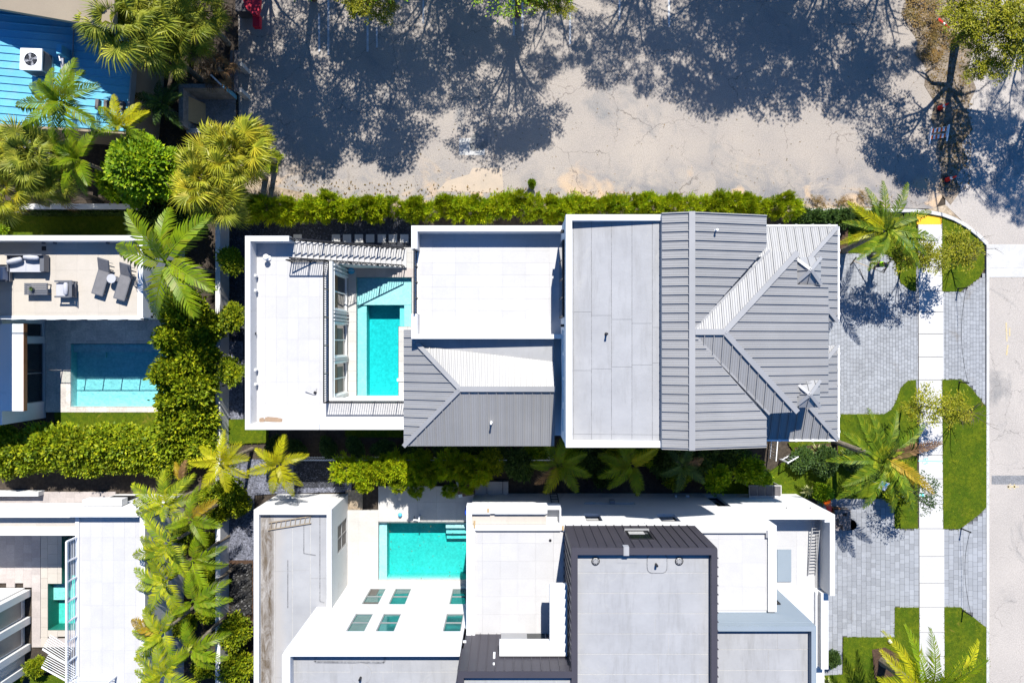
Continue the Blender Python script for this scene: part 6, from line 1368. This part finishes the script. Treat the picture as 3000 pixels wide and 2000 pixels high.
# big L-shaped hedge
for i, (px, py, r, hh, lab) in enumerate((
    (520,905,1.15,3.4,'tall shrub directly right of the terrace parapet under the palm'), (585,960,.95,3.0,'upper right shrub of the tall hedge beside the boundary wall'), (500,990,1.05,3.4,'tall shrub overhanging the upper right corner of the deep blue pool'),
    (560,1050,1.1,3.2,'shrub against the wall right of the deep blue pool'), (485,1095,1.0,3.4,'rounded shrub overhanging the right edge of the deep blue pool'), (555,1135,1.15,3.5,'broad shrub between the deep blue pool and the middle topiary wall'),
    (500,1180,1.0,3.0,'shrub at the lower right corner of the deep blue pool'), (575,1225,1.0,2.8,'shrub at the wall just above the yellow palms'), (500,1262,1.1,2.8,'shrub in the elbow of the L-shaped hedge'), (585,1300,.9,2.5,'small shrub left of the wall beside the yellow palm'))):
    c = W(px, py, hh-.6); shrub('hedge_tree', lab, (c.x, c.y), r, r*1.05, hh, 'round', M['ficus'], 'tall shrubs right of the deep blue pool')
hz = thing('hedge', 'thick leafy hedge running across below the strip of lawn at the deep blue pool', 'hedge', W(250,1320))
for i in range(9):
    px = -15 + i*62; c = W(px, 1308+8*math.sin(i*2.1), 1.9); c.z = 1.35; crown_part(hz, 'round', c, rf.uniform(.95,1.15), rf.uniform(1.05,1.2), 1.15, M['ficus'], 'hedge_shrub')
    c = W(px+30, 1352+6*math.cos(i*1.7), 1.6); c.z = 1.1; crown_part(hz, 'round', c, .9, .75, .95, M['ficus'], 'hedge_shrub')
for (px, py, r, hh, lab) in ((665,1440,.9,2.2,'dark leafy shrub climbing over the wall below the yellow palms'), (700,1475,.7,1.6,'leafy shrub in shade at the corner of the annex'), (640,1500,.6,2.0,'shrub hugging the boundary wall left of the annex'),
    (615,1590,.55,1.6,'low shrub at the left foot of the boundary wall among the palms'), (688,1850,.95,2.2,'bushy green shrub on mulch right of the boundary wall'), (690,1960,.9,2.0,'bushy green shrub at the bottom edge beside the annex'), (600,1950,.7,1.8,'shrub at the bottom edge left of the boundary wall'), (35,1985,.6,1.2,'lime shrub at the bottom left corner under the pilasters'), (100,1955,.55,1.2,'leafy shrub at the foot of the pilastered wall')):
    c = W(px, py, hh*.6); shrub('shrub', lab, (c.x,c.y), r, r*.95, hh, 'round', M['ficus'])
shrub('shrub', 'small green shrub peeping out left of the ivy wall strip', W(12,680), .55, .5, 1.0, 'small', M['lime'])
# side yard between the houses
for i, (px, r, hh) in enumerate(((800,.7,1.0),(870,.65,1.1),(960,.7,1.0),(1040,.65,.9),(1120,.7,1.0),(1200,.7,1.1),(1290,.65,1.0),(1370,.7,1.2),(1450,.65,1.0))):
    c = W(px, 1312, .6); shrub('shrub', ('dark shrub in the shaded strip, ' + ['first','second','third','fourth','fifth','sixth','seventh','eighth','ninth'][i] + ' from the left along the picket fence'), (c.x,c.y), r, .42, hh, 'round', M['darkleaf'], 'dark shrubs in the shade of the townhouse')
yh = thing('hedge', 'yellow-green feathery hedge overhanging the pool deck between the two townhouses', 'hedge', W(1200,1380))
for i, px in enumerate((1005,1055,1105,1155,1205,1255,1305,1355,1400)):
    c = W(px, 1378+10*math.sin(i*1.7), 1.9); c.z = 1.25; crown_part(yh, 'fine', c, .72, .70, 1.15, M['hedge'], 'hedge_shrub')
    if i in (1, 3, 4, 6, 7): c = W(px+12, 1425+12*(i in (4, 6)), 1.6); c.z = 1.3; crown_part(yh, 'fine', c, .36, .42, .6, M['hedge'], 'hedge_shrub')
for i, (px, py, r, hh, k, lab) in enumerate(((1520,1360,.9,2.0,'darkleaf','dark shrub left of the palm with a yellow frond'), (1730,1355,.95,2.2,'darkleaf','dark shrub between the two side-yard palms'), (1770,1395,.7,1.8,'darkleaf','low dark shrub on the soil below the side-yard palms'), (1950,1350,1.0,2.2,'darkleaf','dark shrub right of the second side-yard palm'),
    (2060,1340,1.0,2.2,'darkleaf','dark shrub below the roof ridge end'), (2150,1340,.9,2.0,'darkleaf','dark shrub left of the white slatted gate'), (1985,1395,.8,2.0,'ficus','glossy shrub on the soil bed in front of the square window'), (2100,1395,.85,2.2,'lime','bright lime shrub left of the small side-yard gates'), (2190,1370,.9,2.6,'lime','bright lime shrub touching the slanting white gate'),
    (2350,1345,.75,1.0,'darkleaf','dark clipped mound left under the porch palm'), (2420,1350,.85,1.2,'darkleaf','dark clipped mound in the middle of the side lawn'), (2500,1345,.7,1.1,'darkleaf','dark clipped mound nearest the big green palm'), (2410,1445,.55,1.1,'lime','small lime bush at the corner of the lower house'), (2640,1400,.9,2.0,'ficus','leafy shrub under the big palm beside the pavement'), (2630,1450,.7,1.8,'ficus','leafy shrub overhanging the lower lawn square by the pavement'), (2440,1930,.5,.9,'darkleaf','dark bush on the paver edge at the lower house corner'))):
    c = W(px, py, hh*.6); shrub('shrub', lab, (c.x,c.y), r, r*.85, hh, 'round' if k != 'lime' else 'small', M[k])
for (px, py, lab) in ((2385,1318,'pale striped strappy plant on mulch under the porch roof'), (2430,1322,'pale striped strappy plant right of the mulch bed'), (2465,1335,'pale striped strappy plant beside the thick palm trunk'), (2360,1435,'pale striped strappy plant by the small lime bush'), (2415,1995,'strappy plant at the bottom corner of the lower house')):
    p = W(px, py, .1); tuft(lab, (p.x,p.y), .42, M['variegated'], 34, .45, 'strappy_plant', z0=.1)
p = W(2835, 742, .1); tuft('orange ornamental grass clump on the rounded corner lawn', (p.x,p.y), .6, M['rust'], 70, .4, 'ornamental_grass', z0=.09, width=.028)
p = W(2828, 1215, .1); tuft('faded brown grass clump on the middle lawn beside the pavement', (p.x,p.y), .6, M['rust'], 60, .3, 'ornamental_grass', z0=.09, width=.028)
for (px, py, r) in ((440,565,'crimson cordyline under the lime tree'), (380,585,'crimson cordyline by the end of the ivy wall'),): p = W(px, py, .6); tuft(r, (p.x,p.y), .5, M['pink'], 30, .9, 'cordyline', width=.07)
# lawn trees by the pavement
def lawn_tree(px, py, z, r, lab, mat='olive', kind='thin', hh=None, base=None):
    c = W(px, py, z); b = Vector((c.x, c.y, .05)) if base is None else W(*base, .05)
    t = tree('young_tree', lab, b, z+.7, r, kind, M[mat], lean=(c.x-b.x, c.y-b.y), n=6, r0=.06, flat=.75)
lawn_tree(2668, 740, 3.6, 1.35, 'sparse young tree spreading over the pavement beside the cyan box', 'olive', 'sparse', base=(2640,765)); lawn_tree(2735, 755, 3.4, 1.0, 'thin young tree with bare twigs over the upper pavement slab', 'olive', 'thin', base=(2700,760)); lawn_tree(2800, 735, 3.0, 1.3, 'wispy young tree on the rounded corner lawn', 'olive', 'sparse', base=(2790,740))
lawn_tree(2722, 1185, 3.4, 1.25, 'sparse young tree over the pavement at the middle lawn', 'olive', 'thin', base=(2700,1190)); lawn_tree(2660, 1195, 2.6, .7, 'small round young tree at the bend of the driveway edge', 'olive', 'sparse', base=(2640,1190)); lawn_tree(2790, 1200, 2.6, 1.1, 'wispy young tree on the middle lawn by the pavement', 'olive', 'sparse', base=(2790,1200))
lawn_tree(2695, 1440, 3.0, 1.15, 'leafy young tree leaning over the pavement below the painted marks', 'darkleaf', 'thin', base=(2630,1420))
# fan palms, top left
fp = 'cabbage palms around the blue-roofed building'
fan_palm('large fan palm overhanging the top of the blue roof', W(365,70,5.6), 2.5, M['fan'], 40, fp, 1); fan_palm('fan palm behind the roof palm at the top edge', W(440,25,5), 2.4, M['fan'], 36, fp, 2); fan_palm('fan palm right of the blue roof over bare soil', W(540,95,4.0), 2.0, M['fan'], 32, fp, 3); fan_palm('fan palm at the top edge nearest the grey crate', W(580,35,4.0), 1.9, M['fan'], 30, fp, 4); fan_palm('low fan palm hanging over the soil above the bin enclosure', W(500,160,3.6), 1.6, M['fan'], 26, fp, 14)
fan_palm('bright yellow fan palm at the left corner of the lot', W(680,455,5), 2.1, M['fanbright'], 46, fp, 5); fan_palm('broad fan palm below the bin enclosure', W(610,530,5.2), 2.1, M['fanbright'], 44, fp, 6); fan_palm('fan palm at the left end of the bright hedge', W(650,590,4.4), 1.7, M['fan'], 34, fp, 15); fan_palm('yellow-tipped fan palm nearest the bin enclosure wall', W(735,420,4), 1.5, M['fanbright'], 34, fp, 16)
fan_palm('fan palm over the slatted awning on the left', W(100,455,5.5), 2.0, M['fan'], 40, fp, 7); fan_palm('drooping fan palm above the ivy wall', W(150,540,4.5), 1.6, M['fan'], 32, fp, 8); fan_palm('fan palm cut by the left edge above the ivy wall', W(10,560,5), 1.7, M['fanbright'], 32, fp, 9); fan_palm('yellowing fan palm at the left edge below the awning', W(5,460,5.5), 1.5, M['fanbright'], 30, fp, 17)
p = W(636, 200, 2.2); t = fan_palm('grey withered fan leaf skirt beside the timber fence', p, 1.3, M['palmdead'], 12, fp, 10)
palm('feather_palm', 'feather palm overhanging the lower edge of the blue roof', W(185,300,6), 2.3, [10,45,80,120,150,185,215,250,285,320], M['palm'], 'feather palms below the blue roof', seed=3); palm('feather_palm', 'small feather palm between the blue roof and the lime tree', W(362,372,5), 1.7, [20,60,115,140,200,330], M['palmyellow'], 'feather palms below the blue roof', seed=4, mats={3: M['palm'], 4: M['palm'], 5: M['palm']})
palm('feather_palm', 'feather palm just left of the lime tree', W(235,470,5.4), 1.9, [65,110,150,190,230,265,300], M['palm'], 'feather palms below the blue roof', seed=5); palm('feather_palm', 'shaded feather palm left of the bin enclosure', W(475,305,2.6), 1.6, [10,60,110,160,210,260,310], M['darkleaf'], 'feather palms below the blue roof', seed=6)
lb = W(412, 492, 4.4); t = thing('lime_tree', 'dense round lime green tree between the palms and the ivy wall', 'tree', (lb.x, lb.y, 0))
obj('trunk', limb_mesh(4.4, 1.5, 4.8, 7, .13, 5), M['trunk'], t, (lb.x, lb.y, 0))
for k in range(10):
    a_ = k*2.4; d_ = 0 if k == 0 else (.75 if k < 5 else 1.35); q_ = (1.35 if k == 0 else .95 if k < 5 else .78); crown_part(t, 'round', (lb.x+math.cos(a_)*d_, lb.y+math.sin(a_)*d_, 4.75 if k == 0 else 4.5 if k < 5 else 3.7), q_, q_, q_*.85, M['lime'])
for (px, py, r, lab) in ((345,530,1.1,'lime bush leaning off the left side of the dense round tree'), (470,560,1.0,'lime bush at the lower right of the dense round tree'), (540,640,.9,'dark green bush by the tall palm trunk at the wall corner'), (460,640,1.1,'dark green bush below the lime tree behind the terrace')): c = W(px, py, 2); shrub('shrub', lab, (c.x,c.y), r, r, 3.2 if 'lime' in lab else 2.4, 'round', M['lime'] if 'lime bush' in lab else M['darkleaf'])
# feather palms of the western gardens
palm('feather_palm', 'tall feather palm arching over the furnished terrace corner', W(487,765,6.6), 3.3, [172,128,94,46,-28,-60,-110], M['palm'], seed=7, upright=1, tilt=(4,16))
yg = 'yellow-green palms astride the boundary wall'
palm('feather_palm', 'yellow palm on the left side of the boundary wall below the L-shaped hedge', W(652,1350,4.2), 1.75, [95,150,40,185,235,285,325,10], M['palmyellow'], yg, seed=8, upright=1); palm('feather_palm', 'yellow palm on the gravel right of the boundary wall', W(818,1357,4.0), 1.75, [70,135,20,200,305,-45,250], M['palmyellow'], yg, seed=9, upright=1)
pg = 'palms beside the pale roof terrace'
for i, (px, py, ln, yw, lab, mt) in enumerate((
    (487,1478,2.1,[88,145,178,208,15,318,50],'topmost palm of the clump beside the pale roof terrace',None), (560,1520,1.9,[40,345,300,95],'palm against the wall near the top of the clump',{0: M['palmamber']}), (500,1590,2.2,[178,205,135,235,300,75],'palm spreading far over the pale terrace, second from the top',None),
    (565,1640,1.9,[25,340,300,75],'palm against the wall beside the gravel, third from the top',None), (490,1700,2.1,[160,195,118,232,290,60],'palm over the terrace parapet in the middle of the clump',None), (565,1760,1.9,[38,5,325,85],'palm against the wall in the lower half of the clump',None),
    (480,1850,2.1,[165,192,130,225,285,60],'palm with an amber frond over the terrace, low in the clump',{0: M['palmamber']}), (560,1900,1.9,[30,345,310,90],'palm against the wall near the bottom edge',None), (480,1975,2.0,[150,182,210,105,50,340],'lowest palm of the clump cut by the bottom edge',None))):
    palm('feather_palm', lab, W(px, py, 4.6+.3*(i % 3)), ln, yw, M['palmlime'] if i % 2 == 0 else M['palm'], pg, seed=20+i, upright=1, mats=mt, tilt=(2, 24))
p = W(535, 1408, 2.6); t = thing('dead_frond', 'withered orange and purple palm frond above the palm clump', 'frond', p); obj('frond_blade', FR[1], M['palmdead'], t, p, rot=(0, -.5, R(75)), scale=1.4); obj('frond_blade', FR[2], M['palmamber'], t, p, rot=(.3, -.3, R(110)), scale=1.2)
# side-yard palms
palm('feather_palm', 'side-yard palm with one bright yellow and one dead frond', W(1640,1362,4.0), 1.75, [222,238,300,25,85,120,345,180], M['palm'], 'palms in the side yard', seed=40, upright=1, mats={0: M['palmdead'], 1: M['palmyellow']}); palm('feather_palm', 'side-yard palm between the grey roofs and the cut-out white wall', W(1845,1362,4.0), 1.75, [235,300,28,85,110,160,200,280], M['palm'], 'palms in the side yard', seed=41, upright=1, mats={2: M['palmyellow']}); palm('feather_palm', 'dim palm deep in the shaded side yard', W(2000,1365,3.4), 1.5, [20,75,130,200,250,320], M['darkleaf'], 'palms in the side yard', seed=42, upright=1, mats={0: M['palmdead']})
# front-garden palms
palm('coconut_palm', 'coconut palm over the top corner of the driveway and clipped hedge', W(2596,672,4.6), 2.9, [62,115,175,200,352,335,308,248,222,30,150,95], M['palmdeep'], 'front garden palms', 'slim', .16, base=(*W(2470,735).xy, 0), seed=50, upright=2, mats={3: M['palmyellow'], 10: M['palmyellow']}, shaft=False)
palm('coconut_palm', 'big green palm with a browning frond over the pavement below the upper driveway', W(2590,1345,4.6), 3.2, [105,75,150,185,225,255,300,330,20,48,125,205,280], M['palmdeep'], 'front garden palms', 'slim', .17, base=(*W(2440,1290).xy, 0), seed=51, upright=2, mats={8: M['palmdead'], 7: M['palmamber']}, shaft=False)
palm('date_palm', 'yellow-green date palm spreading from the bottom right corner', W(2712,2030,4.6), 3.9, [158,142,126,105,90,70,52,38,20,175,195,340,225,270,310], M['palmyellow'], 'front garden palms', 'slim', .24, base=(*W(2585,1935).xy, .1), seed=52, upright=3, mats={3: M['palm'], 4: M['palm'], 5: M['palm'], 6: M['palm'], 7: M['palmyellow']}, shaft=False, tilt=(14, 38))
# ------------------------------------------------------------------ trees along the lot: crowns peep in at the top, their shade covers the paving
tg = 'shade trees along the top of the lot'
def shade_tree(sx, sy, z, r, lab, kind='tree', mat='olive', sq=.8, n=7):
    """trunk placed so that the crown at height z throws its shade where the photo shows it; the crown is several leaf masses with gaps"""
    z += 1.9 if mat == 'olive' else .7; g0 = W(sx, sy, 0); c = g0 + Vector((.15*z/1.25, z/1.25, 0)); b = Vector((c.x, c.y, 0))
    t = thing('shade_tree', lab, 'tree', b, tg); obj('trunk', limb_mesh(z*.95, r*.9, z+r*.3, n, .20, rf.randrange(9999)), M['trunk'], t, b)
    m = 15 if kind == 'tree' else 9; r *= 1.22
    for k in range(m):
        a = k*2.4+rf.uniform(-.5, .5); d = r*(.30+.62*(k/(m-1))**.7)*(k > 0); q = r*rf.uniform(.30, .44)*(1.25 if k == 0 else 1)
        crown_part(t, 'sparse' if (k*7+int(sx)) % 5 < 1 else 'thin', b+Vector((math.cos(a)*d, math.sin(a)*d, z+rf.uniform(-.5, .5)*r*.5+(.3*r if k == 0 else 0))), q, q*rf.uniform(.8, 1.2), q*.75, M[mat])
    return t
shade_tree(760,190,6.5,3.0,'shade tree nearest the crimson tarpaulin'); shade_tree(870,330,6.8,2.9,'shade tree second from the left along the lot'); t1 = shade_tree(1040,300,7.0,3.5,'shade tree with the leaf clump hanging in at the top left of the lot', mat='lime'); shade_tree(1010,90,6,3.2,'shade tree behind the hanging leaf clump'); shade_tree(1250,130,7,3.2,'shade tree right of the hanging leaf clump')
t2 = shade_tree(1475,320,6.5,2.7,'shade tree whose bare trunk shadow forks across the lot', mat='lime'); shade_tree(1390,60,6,2.8,'shade tree at the middle of the top edge'); shade_tree(1600,120,7,2.4,'thin shade tree right of the forked shadow','sparse'); shade_tree(1840,110,7,2.5,'dense dark shade tree right of the middle of the lot'); shade_tree(2080,140,7.5,3.6,'wide shade tree over the right half of the lot','tree'); shade_tree(2160,40,7,3.0,'shade tree behind the wide one'); shade_tree(2390,150,7.5,3.6,'wide shade tree nearest the dirt strip','tree'); shade_tree(2280,20,7,3.0,'shade tree at the top edge left of the dirt strip','sparse'); shade_tree(2560,110,7,2.4,'light shade tree just left of the dirt strip','sparse')
for tt, px, py, z, r in ((t1,1070,15,6.8,.85),(t1,1130,35,6.5,.75),(t1,1035,0,7,.9),(t2,1600,0,6.5,.8),(t2,1650,15,6.3,.7),(t2,1560,-15,6.8,.9)): crown_part(tt, 'sparse', W(px,py,z), r, r, r*.7, M['olive'])
b = W(2800, 120, 0)
t = thing('shade_tree', 'spreading street tree with yellow-green leaves at the top right corner', 'tree', b, tg)
obj('trunk', limb_mesh(8.0, 4.6, 8.6, 9, .26, 77), M['trunk'], t, b); t_big = t
for (dx, dy, z, r) in ((-.6,-1.6,6.6,1.5), (1.6,-2.4,6.8,1.4), (3.2,.2,7.4,1.7), (-2.8,-1.8,6.2,1.2), (.8,1.6,8,1.9), (4.0,-2.8,6.6,1.3), (-2.2,1.2,7.4,1.7), (-4,.2,7,1.3), (-3.6,2.4,7.6,1.5), (.6,-3.6,6.2,1.0), (5.4,-.8,7,1.5)): crown_part(t, 'sparse' if dx > 0 else 'thin', b+Vector((dx,dy,z)), r, r, r*.7, M['olive'])
shade_tree(2985,545,8,1.7,'dense tree beyond the right edge whose shade falls on the street'); shade_tree(2960,330,8,2.0,'light tree beyond the right edge near the top corner','sparse')
for (px, py, r, lab) in ((2690,20,.9,'dry brown brush at the top of the dirt strip'), (2740,90,.8,'dry brown brush beside the lying cone'), (2720,160,.6,'low dry brush above the striped barricade')): shrub('dry_brush', lab, W(px,py), r*1.2, r*1.5, .5, 'thin', M['rust'], 'dry brush on the dirt strip', cat='brush')
for (px, py, z, r) in ((2868,50,6.6,1.25),(2935,110,6.4,1.2),(2990,60,7,1.4),(2830,110,6,.9),(2880,170,5.8,.8),(2975,165,6.2,1.0),(2800,50,6.4,1.0),(2850,215,5.4,.65),(2910,200,5.8,.8)): crown_part(t_big, 'sparse', W(px,py,z), r, r, r*.65, M['olive'])
# fallen leaves and litter
scatter_blades('leaf_litter', pxpoly([(690,520),(2640,590),(2640,615),(700,615)]), .03, 16, .07, M['rust'], 91, flat=True)
scatter_blades('leaf_litter', pxpoly([(2640,-40),(2810,-40),(2850,330),(2840,560),(2760,560),(2745,330)]), .03, 60, .06, M['rust'], 92, flat=True)
scatter_blades('leaf_litter', pxpoly([(700,430),(2740,150),(2740,590),(960,580)]), .012, 1.2, .05, M['rust'], 93, flat=True)
scatter_blades('leaf_litter', pxpoly([(400,150),(700,150),(700,420),(400,420)]), .02, 12, .07, M['rust'], 94, flat=True)
scatter_blades('pebbles', pxpoly([(664,650),(1225,650),(1225,720),(720,690),(718,1235),(664,1235)]), .03, 60, .035, M['greygravel'], 95, flat=True)
scatter_blades('pebbles', pxpoly([(664,1345),(1010,1345),(1010,1440),(745,1450),(742,1640),(664,1640)]), .035, 70, .04, M['greygravel'], 96, flat=True)

for (px, py, r, hh, lab) in ((612,1455,.6,1.6,'dark shrub squeezed between the topmost palms and the boundary wall'),(612,1690,.6,1.7,'green shrub against the boundary wall behind the middle palms'),(610,1790,.6,1.8,'green shrub against the boundary wall beside the dark mulch'),(535,1830,.7,1.5,'low green shrub in the gap between the lower palms'),(530,1560,.6,1.3,'low green shrub in the gap between the upper palms')):
    c = W(px, py, hh*.6); shrub('shrub', lab, (c.x,c.y), r, r, hh, 'round', M['ficus'])
rnd = random.Random(9); mb = MB(); nx, ny = 14, 34; x0, y0, x1, y1 = X(674,.1), Y(1800,.1), X(738,.1), Y(1650,.1); hs_ = [[.06+.18*abs(math.sin(i*1.3+j*.35))*rnd.random() for j in range(ny+1)] for i in range(nx+1)]
P_ = lambda i, j: (x0+(x1-x0)*i/nx+.03*math.sin(j*1.7), y0+(y1-y0)*j/ny+.04*math.cos(i), hs_[i][j])
idx = {(i, j): mb.pt(P_(i, j)) for i in range(nx+1) for j in range(ny+1)}
for i in range(nx):
    for j in range(ny): mb.f.append([idx[i,j], idx[i+1,j], idx[i+1,j+1], idx[i,j+1]])
for j in range(ny+1): pass
M['blacksheet'] = surf('crumpled_black_plastic', (.02,.02,.022), (.035,.033,.03), 2, 12, .2, .5, .1, .4)
obj('plastic_sheet', mb, M['blacksheet'], None, label='crumpled black plastic sheet on the bare bed left of the stained annex', cat='plastic sheet')

for i, (px, py, r, hh, k, lab) in enumerate(((1230,1345,.7,1.4,'ficus','green shrub behind the feathery hedge nearest the fence'),(1330,1345,.75,1.5,'ficus','green shrub behind the feathery hedge right of its neighbour'),(1440,1350,.8,1.6,'ficus','green shrub at the right end of the picket fence'),(1570,1330,.7,1.3,'lime','soft green shrub at the left foot of the first side-yard palm'),(1690,1330,.75,1.5,'lime','soft green shrub right of the first side-yard palm'),(1790,1325,.8,1.5,'ficus','green shrub under the tower eave'),(1900,1330,.8,1.6,'lime','soft green shrub right of the second side-yard palm'),(2230,1400,.6,1.4,'lime','lime shrub beside the small grass patch'))):
    c = W(px, py, hh*.6); shrub('shrub', lab, (c.x,c.y), r, r*.85, hh, 'round', M[k])
